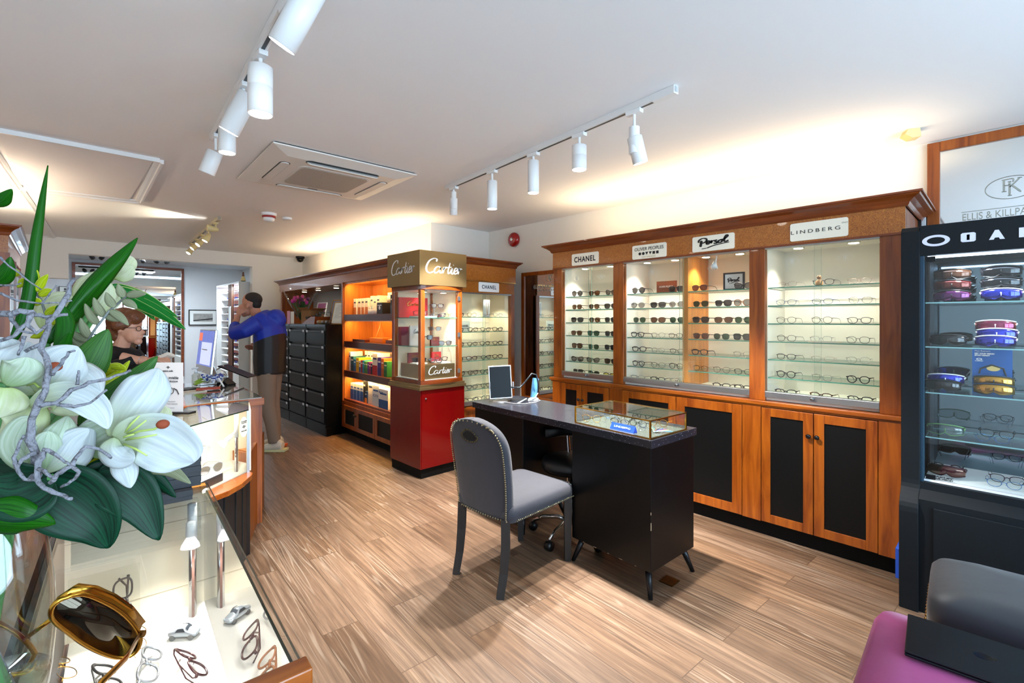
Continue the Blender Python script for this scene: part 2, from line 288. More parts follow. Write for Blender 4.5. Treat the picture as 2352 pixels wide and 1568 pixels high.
# ================================================================= EYEWEAR
def rimpts(cx,a,b,e,n=26,skew=0,wrap=1.2,zc=0,browup=0):
    P=[]
    for k in range(n):
        t=2*PI*k/n; c,s_=math.cos(t),math.sin(t); x=a*math.copysign(abs(c)**(2/e),c); z=b*math.copysign(abs(s_)**(2/e),s_)
        sg=1 if cx>0 else -1
        x*=1+.10*(z/b); z+=skew*(x*sg/a)*b*(1 if z>0 else .2)
        X=cx+x; P.append((X,wrap*X*X,z+zc))
    return P
EYW={}
def eyewear(key,a=.025,b=.020,e=2.6,r=.0018,frame=BLKP,lens=None,temple=None,skew=0,wrap=1.2,half=False,fold=False,tw=2.2,bridge=.009):
    if key in EYW: return EYW[key]
    name='sunglasses' if lens is not None else 'eyeglasses'
    root=thing(name,None,name,(0,0,-50)); cx=a+bridge; zc=b+r+.001; lm=lens or pane('optical_lens',(.97,.98,.97),.9)
    mb=MB()
    for s in (-1,1):
        P=rimpts(s*cx,a,b,e,skew=skew,wrap=wrap,zc=zc)
        if half: P=[p for p in P]; 
        mb.tube(P,r,6,closed=True,up=(0,-1,0))
    zb=zc+b*.35; mb.tube([(-bridge*1.15,wrap*.0002,zb-.002),(0,-.001,zb+.003),(bridge*1.15,wrap*.0002,zb-.002)],r*1.1,6)
    for s in (-1,1):   # end pieces and nose pads
        x0=s*(cx+a*.96); mb.tube([(x0,wrap*x0*x0,zc+b*.55),(s*(cx+a+.006),wrap*x0*x0+.004,zc+b*.6)],r*1.4,6)
        mb.tube([(s*bridge*.9,.001,zc-.001),(s*bridge*.7,.006,zc-.004)],.0011,5)
    mb.build('rim',frame,root,smooth=True)
    for s in (-1,1):
        P=rimpts(s*cx,a,b,e,skew=skew,wrap=wrap,zc=zc,n=20); l=MB(); c=l.b.verts.new((s*cx,wrap*cx*cx-.001,zc)); V=[l.b.verts.new(p) for p in P]
        for k in range(20): l._f([c,V[k],V[(k+1)%20]])
        l.build('lens',lm,root,smooth=True)
    hx=cx+a+.006; hy=wrap*(cx+a*.96)**2+.004; hz_=zc+b*.6
    for s in (-1,1):
        if fold: pts=[(s*hx,hy,hz_),(s*(hx-.01),hy+.006,hz_),(s*(hx-.10),hy+.012+(.005 if s>0 else 0),hz_-.004),(s*(hx-.128),hy+.012+(.005 if s>0 else 0),hz_-.022)]
        else: pts=[(s*hx,hy,hz_),(s*(hx+.001),hy+.05,hz_-.001),(s*(hx-.004),hy+.095,hz_-.004),(s*(hx-.008),hy+.12,hz_-.016),(s*(hx-.011),hy+.136,max(.002,hz_-.034))]
        MB().tube(pts,[r*.9,r*.9,r*.9,r,r*.8][:len(pts)],6,flat=.5 if tw>1 else 1,up=(0,0,1)).xf(Matrix.Identity(4)).build('temple',temple or frame,root,smooth=True)
    EYW[key]=root; root.location=(0,0,-50); return root
SUNB=pane('smoke_lens',(.07,.07,.075),1.4); SUNBR=pane('brown_lens',(.16,.08,.04),1.4); SUNG=pane('green_lens',(.06,.11,.07),1.4); SUNGR=pane('grey_gradient_lens',(.30,.29,.30),1.4); SUNY=pane('yellow_lens',(.8,.7,.2)); SUNV=pane('violet_lens',(.12,.08,.16),1.5)
TORT=M('tortoiseshell','#4a2a16',.2,var=.5,vscale=60); DKM=M('dark_metal','#3b3632',.3,1); CLR=M('clear_acetate','#c9cdd2',.1,trans=.6); WINE=M('wine_acetate','#3c1015',.2); SILM=M('silver_metal','#b5b7ba',.2,1); GRN=M('green_acetate','#10302a',.25); BLUM=M('blue_metal','#3a6fb0',.25,1); AMBER=M('amber_acetate','#a8612c',.2,trans=.3); ROSE=M('rose_metal','#c08a80',.25,1)
STY={ # key: (description, kwargs)
'sb':('black square sunglasses',dict(a=.027,b=.021,e=3.2,r=.0028,lens=SUNB,wrap=1.6)),'sr':('black round sunglasses',dict(a=.025,b=.024,e=2,r=.0026,lens=SUNB)),'sc':('black cat-eye sunglasses',dict(a=.027,b=.020,e=2.6,r=.003,lens=SUNGR,skew=.25)),
'st':('tortoiseshell sunglasses',dict(a=.026,b=.020,e=2.8,r=.0028,frame=TORT,lens=SUNBR)),'sg':('green-lensed sunglasses',dict(a=.026,b=.021,e=2.6,r=.0015,frame=DKM,lens=SUNG)),'sw':('wine-red sunglasses',dict(a=.027,b=.022,e=3.2,r=.003,frame=WINE,lens=SUNBR)),
'sn':('green-framed sunglasses',dict(a=.027,b=.021,e=3,r=.0028,frame=GRN,lens=SUNG)),'sy':('yellow-lensed sunglasses',dict(a=.026,b=.018,e=3,r=.0024,lens=SUNY)),'sl':('clear-framed pale sunglasses',dict(a=.026,b=.022,e=2.2,r=.0018,frame=CLR,lens=SUNGR)),'sa':('amber-framed sunglasses',dict(a=.026,b=.022,e=2.4,r=.0024,frame=AMBER,lens=SUNGR)),
'gb':('black full-rim glasses',dict(a=.025,b=.019,e=2.8,r=0.0031)),'gr':('black round glasses',dict(a=.023,b=.021,e=2.1,r=0.0027)),'gt':('tortoiseshell glasses',dict(a=.025,b=.019,e=2.8,r=0.0031,frame=TORT)),'gc':('black cat-eye glasses',dict(a=.026,b=.019,e=2.5,r=0.0032,skew=.22)),
'gm':('dark wire-rimmed glasses',dict(a=.024,b=.020,e=2.3,r=0.0014,frame=DKM)),'gs':('silver wire-rimmed glasses',dict(a=.024,b=.019,e=2.4,r=0.0012,frame=SILM)),'gu':('blue-wire glasses',dict(a=.024,b=.017,e=2.4,r=0.0012,frame=BLUM)),'gw':('wine-coloured glasses',dict(a=.026,b=.020,e=2.8,r=0.0031,frame=WINE)),
'gk':('thin black wire glasses',dict(a=.024,b=.018,e=2.5,r=0.0018,frame=BLKP)),'gg':('clear-framed glasses',dict(a=.026,b=.020,e=2.7,r=0.0023,frame=CLR)),'go':('gold wire-rimmed glasses',dict(a=.024,b=.021,e=2.3,r=0.0014,frame=GOLD)),'gp':('pale rimless glasses',dict(a=.025,b=.016,e=2.8,r=0.0008,frame=ROSE,temple=ROSE)),'ga':('amber-framed glasses',dict(a=.025,b=.020,e=2.5,r=0.0026,frame=AMBER))}
SILV=M('silver_acetate','#9a9ea4',.12,.6)
STY.update({'fb':('folded black glasses',dict(a=.027,b=.021,e=2.7,r=.0028,fold=True)),'fg':('folded silver-grey glasses',dict(a=.027,b=.021,e=2.6,r=.0028,frame=SILV,fold=True)),'fw':('folded wine-coloured glasses',dict(a=.027,b=.021,e=2.5,r=.0026,frame=WINE,fold=True)),'fa':('folded amber glasses',dict(a=.027,b=.021,e=2.4,r=.0028,frame=AMBER,fold=True)),'fs':('folded gold wire glasses',dict(a=.026,b=.021,e=2.4,r=.0012,frame=GOLD,fold=True))})
for k,(d,kw) in STY.items(): eyewear(k,**kw)
def put(key,loc,rz,where,group,scale=1,rot=None,desc=None):
    d=desc or STY[key][0]; o=dup(EYW[key],loc,rz,f'{d} {where}',group,rot=rot)
    if scale!=1: o.scale=(scale,)*3
    return o
ORD=['top','second','third','fourth','fifth','sixth','bottom']
# ================================================================= MAIN WALL CABINET  (front plane X=3.42)
def downlight(parent,x,y,z,mat=None,r=.032,power=0,col=CREAM,spot=110):
    o=MB().lathe([(r,0),(r*1.15,.004),(r*1.15,.012),(r,.014)],20,(x,y,z-.014)).build('downlight',CHROME,parent,smooth=True)
    MB().lathe([(r*.86,0),(r*.86,.002)],20,(x,y,z-.0165)).build('lens',mat or EMITW,o)
    if power: light('SPOT',(x,y,z-.03),power,col,(x,y,z-1),.02,spot=spot,blend=.7,parent=parent)
    return o
def cornice(parent,segs,z0,hh,dep,mat=CORN):  # moulding following plan points (outward normal on the right-hand side)
    prof=[(0,0),(.08,0),(.16,.12),(.22,.3),(.5,.55),(.8,.72),(.86,.82),(1,.84),(1,1),(0,1)]; mb=MB(); n=len(segs); rings=[]
    for i,p in enumerate(segs):
        p=Vector((*p,0)); ns=[]
        for a,b in ((i-1,i),(i,i+1)):
            if 0<=a and b<n: t=(Vector((*segs[b],0))-Vector((*segs[a],0))).normalized(); ns.append(Vector((t.y,-t.x,0)))
        nn=sum(ns,Vector())/len(ns); nn/=nn.length_squared
        rings.append([mb.b.verts.new(p+nn*a*dep+Vector((0,0,z0+b*hh))) for a,b in prof])
    for A,B in zip(rings,rings[1:]):
        for k in range(len(prof)): mb._f([A[k],A[(k+1)%len(prof)],B[(k+1)%len(prof)],B[k]])
    mb._f(rings[0]); mb._f(rings[-1][::-1]); return mb.build('cornice',mat,parent)
def shelf(parent,x0,x1,y0,y1,z,t=.007,edge=GLE,name='glass_shelf'):
    mb=MB().box((x0,y0,z-t),(x1,y1,z)); mb.b.normal_update()
    for f in mb.b.faces: f.material_index=0 if abs(f.normal.z)>.5 else 1
    return mb.build(name,[GL,edge],parent)
def door(parent,x0,x1,z0,z1,y,fw=.055,knob=None,kz=.725,inset=BLK,mat=CHERRY,name='door'):
    mb=MB().box((x0,y-.02,z0),(x0+fw,y,z1)).box((x1-fw,y-.02,z0),(x1,y,z1)).box((x0+fw,y-.02,z0),(x1-fw,y,z0+fw)).box((x0+fw,y-.02,z1-fw),(x1-fw,y,z1))
    d=mb.build(name,mat,parent,bevel=.002); bx('inset_panel',(x0+fw-.005,y-.012,z0+fw-.005),(x1-fw+.005,y-.004,z1-fw+.005),inset,d)
    if knob is not None: MB().lathe([(.004,0),(.004,.012),(.013,.016),(.015,.022),(.010,.028),(.002,.029)],14,(knob,y-.02,kz),rot=Matrix.Rotation(R(90),3,'X')).build('knob',BLKP,d,smooth=True)
    return d
def plate(parent,x0,x1,z0,z1,y,mat,name='sign_plate',r=.012):
    pts=[]
    for cx,cz,a0 in ((x1-r,z1-r,0),(x0+r,z1-r,90),(x0+r,z0+r,180),(x1-r,z0+r,270)):
        for k in range(5): a=R(a0+22.5*k); pts.append((cx+r*math.cos(a),cz+r*math.sin(a)))
    return MB().prism(pts,y-.006,y,axis=1).build(name,mat,parent)
mc=thing('wall_display_cabinet','long cherry wood wall display cabinet with three glazed eyewear bays','cabinet',(3.42,2.99,0),R(-90))
W=2.60
bx('plinth',(.04,.04,0),(W-.02,.62,.105),PLINTH,mc)
b=MB().box((0,.005,.105),(W,.02,.88)).box((0,.02,.105),(.02,.655,.93)).box((W-.02,.02,.105),(W,.655,.93)).box((0,.02,.105),(W,.655,.13)); b.build('base_carcass',CHERRY,mc)
MB().box((-.03,-.03,.885),(W+.005,.655,.912)).box((-.02,-.018,.872),(W,.02,.885)).build('ledge',CHERRYH,mc,bevel=.004)
# upper carcass: posts, fascia, lining
for x0,x1 in ((0,.10),(.67,.77),(1.77,1.87),(2.483,W)): bx('post',(x0,0,.912),(x1,.05,1.94),CHERRY,mc,.003)
MB().box((0,-.012,1.935),(W,.03,2.09)).build('fascia',BURL,mc)
MB().box((0,-.016,1.93),(W,.0,1.942)).build('fascia_bead',CORN,mc)
cornice(mc,[(-.005,.62),(-.005,-.012),(W+.005,-.012),(W+.005,.655)],2.085,.07,.075)
MB().box((0,0,2.08),(W,.655,2.10)).box((W-.012,.02,.912),(W,.655,2.09)).box((0,.02,.912),(.012,.655,2.09)).build('upper_carcass',CHERRY,mc)
BAYS=[(.10,.67),(.77,1.77),(1.87,2.483)]; SH=[1.67,1.549,1.428,1.307,1.186,1.065]
ln=MB()
for x0,x1 in BAYS:
    ln.box((x0-.05,.42,.92),(x1+.05,.44,1.95)).box((x0-.04,.045,.92),(x0-.002,.42,1.95)).box((x1+.002,.045,.92),(x1+.04,.42,1.95)).box((x0-.04,.03,1.945),(x1+.04,.44,1.96)).box((x0-.04,.03,.915),(x1+.04,.44,.945))
ln.build('lining',CRM2,mc)
bx('divider_front',(1.262,.06,.945),(1.305,.42,1.945),wood('lit_partition_wood','#b8691f','#dd8f3c'),mc)  # wood colour lightened to stand in for downlight falling on the divider
for x0,x1 in BAYS:
    for z in SH:
        if x1-x0>.8: shelf(mc,x0,1.26,.06,.36,z); shelf(mc,1.307,x1,.06,.36,z)
        else: shelf(mc,x0,x1,.06,.36,z)
    mid={.10:.41,.77:1.27,1.87:2.17}[x0]
    for k,(a,c) in enumerate(((x0,mid+.02),(mid-.02,x1))):
        g=MB().box((a,.018+.012*k,.975),(c,.023+.012*k,1.925)); g.b.normal_update()
        for f in g.b.faces: f.material_index=0 if abs(f.normal.y)>.5 else 1
        g=g.build('sliding_glass_door',[GL,GLE],mc); ek_logo(g,((a+c)/2-.0,.017+.012*k,1.83),.075,ETCH)
    bx('door_track',(x0,.0,.935),(x1,.05,.975),ALU,mc,.002); bx('door_track',(x0,.0,1.922),(x1,.045,1.94),ALU,mc,.002)
    MB().lathe([(.011,0),(.011,.028),(.008,.03)],14,(mid-.02,0,.958),rot=Matrix.Rotation(R(90),3,'X')).build('lock',STEEL,mc,smooth=True)
    n=2 if x1-x0<.8 else 4
    for i in range(n): downlight(mc,x0+(x1-x0)*(i+.5)/n,.17,1.945,power=7.5,col=(1,.93,.80))
# base doors
for x0,x1 in ((0,.10),(.64,.765),(1.73,1.85),(2.48,W)): bx('base_stile',(x0,-.016,.105),(x1,.005,.872),CHERRY,mc,.002)
door(mc,.105,.345,.11,.868,.0,knob=.325,kz=.735); door(mc,.352,.636,.11,.868,.0,knob=.37,kz=.735)
door(mc,.77,1.245,.11,.868,.0,fw=.06); door(mc,1.25,1.728,.11,.868,.0,fw=.065)
door(mc,1.855,2.155,.11,.868,.0,knob=2.135); door(mc,2.16,2.478,.11,.868,.0,knob=2.18)
# signs
s=plate(mc,.235,.53,1.945,2.05,-.012,SIGNW); text('CHANEL',.235,.05,INK,s,(.3825,-.019,1.997),bold=.025,space=1.15)
s=plate(mc,.868,1.168,1.943,2.055,-.012,SIGNW); text('OLIVER PEOPLES',.255,.026,INK,s,(1.018,-.019,2.022)); 
sy=MB()
for i,x in enumerate((.938,.969,1.0,1.031,1.062,1.093)):
    if i<2: sy.prism([(x+.012*math.cos(a*PI/8),1.985+.012*math.sin(a*PI/8)) for a in range(16)],-.0195,-.0185,axis=1)
    elif i<4: sy.prism([(x-.013,1.996),(x+.013,1.996),(x,1.973)],-.0195,-.0185,axis=1)
    else: sy.box((x-.011,-.0195,1.974),(x+.011,-.0185,1.996))
sy.build('symbol_row',INK,s); text('LOS ANGELES',.12,.010,M('faded_gold_ink','#c9b88c',.6),s,(1.018,-.019,1.957))
s=plate(mc,1.377,1.679,1.95,2.062,-.012,SIGNW); strokes(PERSOL,.22,.075,INK,s,(1.535,-.019,2.008),r=.0042)
s=plate(mc,2.027,2.337,1.953,2.066,-.012,SIGNW); text('LINDBERG',.265,.022,INK,s,(2.165,-.019,2.008),space=1.5); text('oo',.03,.008,GINK,s,(2.32,-.019,2.035))
# eyewear on the wall cabinet
def row(bay,y0s,keys_rows,xf=3.50,jit=.12):
    for r_,keys in enumerate(keys_rows):
        z=(SH+[.946])[r_]
        for i,k in enumerate(keys):
            if not k: continue
            y=y0s[i]+rnd.uniform(-.008,.008); pos=['first','second','third','fourth'][i]
            put(k,(xf+rnd.uniform(-.008,.008),y,z),R(-90)+rnd.uniform(-.2,.12),f'on {ORD[r_]} shelf, {pos} along, {bay}','eyewear on the long wall cabinet')
row('wall cabinet far bay',(2.77,2.585,2.405),[['sr','st','sc'],['st','st','sb'],['sb','st','sb'],['st','sn','sb'],['sw','sg','sb'],['sc','sc','sb'],['sb','sg','sy']])
row('wide bay far half',(2.125,1.95,1.79),[['sr',None,'sb'],['sl','sb','sl'],['sg','st','sg'],['gb','gs','gk'],['gb','gs','gk'],['gr','gm','gr'],['gg','gb','gg']])
row('wide bay near half',(1.60,1.435,1.29),[['st',None,'sc'],['sg','sb','sa'],['sb','st','sg'],['st','sg','sb'],['gb',None,'gs'],['gm','gm','gk'],[None,'gb','gb']])
row('wall cabinet near bay',(1.01,.81,.615),[['gp','gk','gp'],['gu','gu','gs'],['gm','gm','gk'],['gm','gs','gm'],['gk','gp','gs'],['gr','gs','gr'],['gb','gt','gb']])
# props in the bays
o=thing('brand_block','wooden brand block standing on the top shelf of the middle bay','block',(3.60,1.93,1.67),R(-90)); bx('block',(-.085,0,0),(.085,.02,.10),CORN,o); text('OLIVER PEOPLES',.12,.014,WINK,o,(0,-.001,.055))
o=thing('framed_logo','small black framed logo picture on the top shelf of the middle bay','picture',(3.58,1.385,1.67),R(-90)); MB().box((-.075,0,0),(.075,.015,.012)).box((-.075,0,.118),(.075,.015,.13)).box((-.075,0,.012),(-.063,.015,.118)).box((.063,0,.012),(.075,.015,.118)).build('frame',BLKP,o); bx('backing',(-.063,.004,.012),(.063,.014,.118),SIGNB,o); strokes(PERSOL,.085,.04,INK,o,(0,.002,.07),r=.0022)
o=thing('wooden_bird','small turned wooden bird figure on the near bay top shelf','figurine',(3.52,.83,1.67)); MB().lathe([(.004,0),(.018,.002),(.022,.012),(.020,.026),(.013,.036),(.010,.042)],18).build('body',M('maple_wood','#c08a52',.45),o,smooth=True); hb=MB(); hb.ball((0,0,.054),.014); hb.tube([(-.008,-.004,.056),(-.028,-.012,.055)],[.006,.001],8); hb.build('head',M('walnut_head','#9a6636',.45),o,smooth=True)
tag(bx('display_strip',(3.47,.70,1.307),(3.49,.88,1.318),CRM),'pale display strip under glasses on the near bay fourth shelf','strip')
o=thing('cabinet_spotlight','small white clip spotlight inside the middle bay top','spotlight',(3.56,1.50,1.93)); MB().tube([(0,0,0),(-.01,0,-.03),(-.02,.004,-.05)],.006).build('stem',BPL,o); MB().lathe([(.012,0),(.016,-.02),(.028,-.05)],18,(-.02,.004,-.045),rot=Matrix.Rotation(R(25),3,'Y')).build('lamp_shade',BPL,o,smooth=True)
# ================================================================= CORNER: small mirror, end case, wall run
def mirror(nm,label,x,y0,y1,z0,z1,fw):
    o=thing(nm,label,'mirror',(x,y1,0),R(-90)); Wd=y1-y0
    MB().box((0,0,z0),(fw,.03,z1)).box((Wd-fw,0,z0),(Wd,.03,z1)).box((fw,0,z0),(Wd-fw,.03,z0+fw)).box((fw,0,z1-fw),(Wd-fw,.03,z1)).build('frame',CHERRY,o,bevel=.004)
    bx('mirror_glass',(fw-.004,.016,z0+fw-.004),(Wd-fw+.004,.022,z1-fw+.004),MIR,o); return o
mL=mirror('wall_mirror','tall narrow cherry framed mirror between corner case and long cabinet','mirror',4.05,3.2,4.06,.5,2.025) if False else mirror('wall_mirror','tall narrow cherry framed mirror between corner case and long cabinet',4.05,3.15,4.06,.50,2.02,.045)
ek_logo(mL,(.455,.012,1.93),.15,ETCH); text('ELLIS & KILLPARTRICK',.52,.03,ETCH,mL,(.455,.014,1.84)); text('BATH · CHELTENHAM',.4,.024,ETCH,mL,(.455,.014,1.795))
bx('etched_line',(.2,.013,1.862),(.72,.015,1.864),ETCH,mL); bx('etched_line',(.2,.013,1.818),(.72,.015,1.82),ETCH,mL)
ec=thing('corner_display_case','cherry wood corner case with glass shelves of black frames','cabinet',(2.98,4.0,0),0)
EW=.90
bx('plinth',(0,.04,0),(EW-.01,.6,.10),PLINTH,ec); bx('base_carcass',(0,0,.10),(EW,.6,.50),CHERRY,ec); MB().box((0,-.02,.48),(EW,.0,.52)).build('ledge',CHERRYH,ec)
MB().box((-.02,0,.52),(.05,.05,1.76)).box((EW-.055,0,.52),(EW,.05,1.76)).build('post',CHERRY,ec); MB().box((-.02,-.005,1.75),(EW-.01,.03,1.88)).build('fascia',BURL,ec); MB().box((-.02,-.02,1.88),(EW,.03,2.06)).build('upper_fascia',BURL,ec); bx('fascia_bead',(-.02,-.024,1.872),(EW,-.004,1.884),M('brass_bead','#d8a868',.3,1),ec)
cornice(ec,[(-.02,-.02),(EW,-.02),(EW,.5)],2.05,.07,.06); MB().box((EW-.02,.02,.5),(EW,.6,2.06)).box((-.02,.02,2.04),(EW,.6,2.06)).box((-.02,.02,.5),(0,.6,2.05)).build('upper_carcass',CHERRY,ec)
MB().box((.0,.40,.53),(EW-.02,.42,1.79)).box((.0,.03,1.77),(EW-.02,.42,1.79)).box((0,.03,.53),(.02,.4,1.79)).box((EW-.04,.03,.53),(EW-.02,.4,1.79)).box((0,.03,.53),(EW-.02,.4,.545)).build('lining',CRM,ec)
ESH=[1.486,1.322,1.164,1.006,.847,.689]
for z in ESH: shelf(ec,.02,EW-.04,.05,.36,z)
for k,(a,c) in enumerate(((.05,.46),(.44,EW-.055))):
    g=MB().box((a,.015+.01*k,.57),(c,.02+.01*k,1.735)); g.b.normal_update()
    for f in g.b.faces: f.material_index=0 if abs(f.normal.y)>.5 else 1
    g.build('sliding_glass_door',[GL,GLE],ec)
bx('door_track',(.05,0,.53),(EW-.055,.04,.57),ALU,ec); bx('door_track',(.05,0,1.735),(EW-.055,.04,1.75),ALU,ec)
for x in (.25,.65): downlight(ec,x,.2,1.77,power=9,col=(1,.94,.72))
s=plate(ec,.345,.645,1.763,1.868,-.005,SIGNB); text('CHANEL',.21,.042,M('navy_ink','#1d2136',.5),s,(.495,-.012,1.817),bold=.02,space=1.2)
for r_,z in enumerate(ESH+[.546]):
    ks={0:['gt','go','gp','gg']}.get(r_) or [rnd.choice(['gb','gc','gr','gb','gw']) for _ in range(4)]
    for i,k in enumerate(ks): put(k,(3.13+.19*i+rnd.uniform(-.01,.01),4.09,z),rnd.uniform(-.35,-.1),f'on {ORD[r_]} shelf of corner case, {["first","second","third","fourth"][i]} from the pillar','black frames in the corner case')
o=thing('brand_card','small white brand card on the second shelf of the corner case','card',(3.33,4.25,1.322)); bx('card',(-.08,0,0),(.08,.012,.12),M('frosted_card','#dfe3d8',.4),o); text('CHANEL',.12,.022,INK,o,(0,-.001,.065),bold=.02)
o=thing('spectacle_stand','white stand with a gold chain on the corner case top shelf','stand',(3.62,4.2,1.486)); bx('backing',(-.05,0,0),(.05,.01,.2),BPL,o); MB().tube([(-.02,-.01,.18),(-.005,-.012,.05),(.0,-.012,.02),(.005,-.012,.05),(.02,-.01,.18)],.0022).build('chain',GOLD,o)
# red bell
o=thing('alarm_bell','round red fire alarm bell high on the corner wall','alarm bell',(4.08,4.20,2.44),R(-90)); rt=Matrix.Rotation(R(90),3,'X')
MB().lathe([(.085,0),(.088,.01),(.088,.03),(.075,.048),(.045,.058),(.0035,.06)],36,rot=rt).build('gong',M('alarm_red','#a3100f',.25,coat=.6),o,smooth=True); MB().lathe([(.02,.058),(.02,.063),(.004,.065)],16,rot=rt).build('boss',CHROME,o)
# Cartier pillar
cp=thing('red_display_pillar','red and gold square display pillar with glazed wood vitrine on top','display cabinet',(2.38,3.68,0),0)
RED=M('red_lacquer','#6d0205',.22,coat=.35,spec=.3); GB=M('gold_bronze_panel','#8d7750',.32,.75)
bx('plinth',(.02,.02,0),(.52,.54,.09),PLINTH,cp); bx('red_base',(0,0,.09),(.50,.54,.81),RED,cp,.002); bx('front_door',(.012,-.004,.094),(.50,.0,.806),RED,cp)
MB().lathe([(.009,0),(.009,.006),(.006,.008)],16,(.055,-.004,.73),rot=rt).build('lock',STEEL,cp,smooth=True)
MB().box((-.015,-.015,.81),(.515,.555,.835)).box((-.005,-.005,.835),(.505,.545,.858)).build('gold_band',GB,cp,bevel=.002)
def bow(x0,y0,x1,y1,d,n=10):
    P=[]
    for i in range(n+1):
        t=i/n; p=Vector((x0+(x1-x0)*t,y0+(y1-y0)*t)); nn=Vector((y1-y0,-(x1-x0))).normalized(); P.append(tuple(p+nn*d*4*t*(1-t)))
    return P
plan=bow(.01,.53,.01,.01,-.028)+[ ]; plan=[(p[0],p[1]) for p in bow(.01,.53,.01,.01,-.028)]+[(p[0],p[1]) for p in bow(.01,.01,.49,.01,.028)][1:]+[(.49,.53)]
MB().prism(plan,.858,.892).build('vitrine_base_rail',CORN,cp); MB().prism(plan,1.735,1.77).build('vitrine_top_rail',CORN,cp)
for x,y in ((.012,.485),(.012,.012),(.44,.012),(.44,.485)): bx('corner_post',(x,y,.892),(x+.045,y+.045,1.735),CHERRY,cp,.003)
bx('gold_header',(-.02,-.02,1.77),(.515,.56,2.088),GB,cp,.002)
strokes(CARTIER,.42,.19,WINK,cp,(.25,-.021,1.925),r=.0055); strokes(CARTIER,.42,.19,WINK,cp,(-.021,.27,1.925),r=.0055,rz=R(-90))
bx('gold_plinth_block',(.075,.06,.895),(.43,.46,1.03),GB,cp); strokes(CARTIER,.27,.11,WINK,cp,(.26,.058,.962),r=.0035)
MB().box((.03,.03,.893),(.48,.52,.896)).box((.03,.03,1.73),(.48,.52,1.735)).build('white_lining',BPL,cp); bx('back_panel',(.05,.50,.9),(.48,.52,1.735),CRM,cp); bx('side_panel',(.465,.05,.9),(.475,.5,1.735),CRM,cp)
for z in (1.475,1.205): shelf(cp,.03,.46,.03,.5,z)
bx('glass_panel',(.057,.03,.893),(.44,.034,1.735),GL,cp); bx('glass_panel',(.03,.057,.893),(.034,.485,1.735),GL,cp)
for z in (1.66,1.31,.96): bx('hinge',(.43,.0,z-.02),(.455,.012,z+.02),ALU,cp)
for x,y in ((.13,.15),(.36,.15),(.25,.38)): downlight(cp,x,y,1.73,power=3.2,col=(1,.92,.75))
CX,CY=2.38,3.68; g='small props in the red pillar vitrine'
REDC=M('red_card','#b00d18',.4); WCARD=M('white_card','#e8e6e2',.4); MAR=M('maroon_card','#6c0c18',.4)
def card(x,y,z,w_,h_,m,label,rz=0,txt=True,tm=None):
    o=thing('logo_card',label,'card',(CX+x,CY+y,z),rz,g); bx('card',(-w_/2,0,0),(w_/2,.02,h_),m,o)
    if txt: strokes(CARTIER,w_*.45,h_*.3,tm or GOLD,o,(0,-.001,h_*.66),r=w_*.009)
card(.20,.43,1.475,.33,.20,REDC,'large red logo card on the top shelf of the red pillar'); card(.08,.40,1.205,.12,.18,MAR,'maroon logo card at the middle shelf left of white card',txt=False); card(.19,.36,1.205,.15,.19,WCARD,'white logo card on the middle shelf of the red pillar',tm=INK); card(.39,.33,1.205,.10,.075,MAR,'small maroon logo card on the middle shelf, door side'); card(.17,.36,1.03,.15,.10,MAR,'maroon logo card behind sunglasses on the gold plinth'); card(.385,.30,1.03,.11,.10,REDC,'red logo card behind frames on the gold plinth'); card(.36,.20,1.475,.04,.03,MAR,'tiny maroon tag on the pillar top shelf')
for k,x,y,z,a,wh in (('gw',.13,.20,1.495,-.5,'on the pillar top shelf before the big red card'),('gp',.24,.22,1.48,-.5,'on the pillar top shelf, middle pair'),('gc',.28,.11,1.475,-.5,'on the pillar top shelf nearest the glass'),('gw',.38,.28,1.57,-.4,'raised on a rod over the pillar top shelf'),('go',.40,.1,1.475,-1,'folded near the hinges on the pillar top shelf'),
    ('sb',.17,.17,1.26,-.6,'propped before the white card in the pillar'),('sa',.31,.22,1.34,-.5,'raised on a rod over the pillar middle shelf'),('st',.34,.09,1.205,-.4,'on the pillar middle shelf by the glass'),('sb',.15,.25,1.04,-.4,'on the gold plinth before the maroon card'),('gc',.26,.14,1.035,-.5,'on the gold plinth, middle pair'),('gt',.37,.20,1.045,-.6,'on the gold plinth before the red card')):
    put(k,(CX+x,CY+y,z),a,wh,'eyewear in the red pillar vitrine')
for x,y,z,zz in ((.38,.30,1.475,1.57),(.31,.24,1.205,1.34)): tag(MB().tube([(CX+x,CY+y+.03,z),(CX+x,CY+y+.03,zz),(CX+x,CY+y-.005,zz+.01)],.002).build('display_rod',CLR),'clear display rod holding up glasses on the %s pillar shelf'%('top' if z>1.3 else 'middle'),'display rod','display rods')
tag(bx('display_tray',(CX+.07,CY+.10,1.475),(CX+.25,CY+.3,1.49),BPL),'white display tray under frames on the pillar top shelf','tray'); tag(bx('display_tray',(CX+.31,CY+.12,1.03),(CX+.43,CY+.28,1.04),BPL),'white display tray on the gold plinth before the red card','tray'); tag(bx('display_tray',(CX+.09,CY+.2,1.03),(CX+.21,CY+.32,1.038),BPL),'white display tray on the gold plinth before the maroon card','tray')
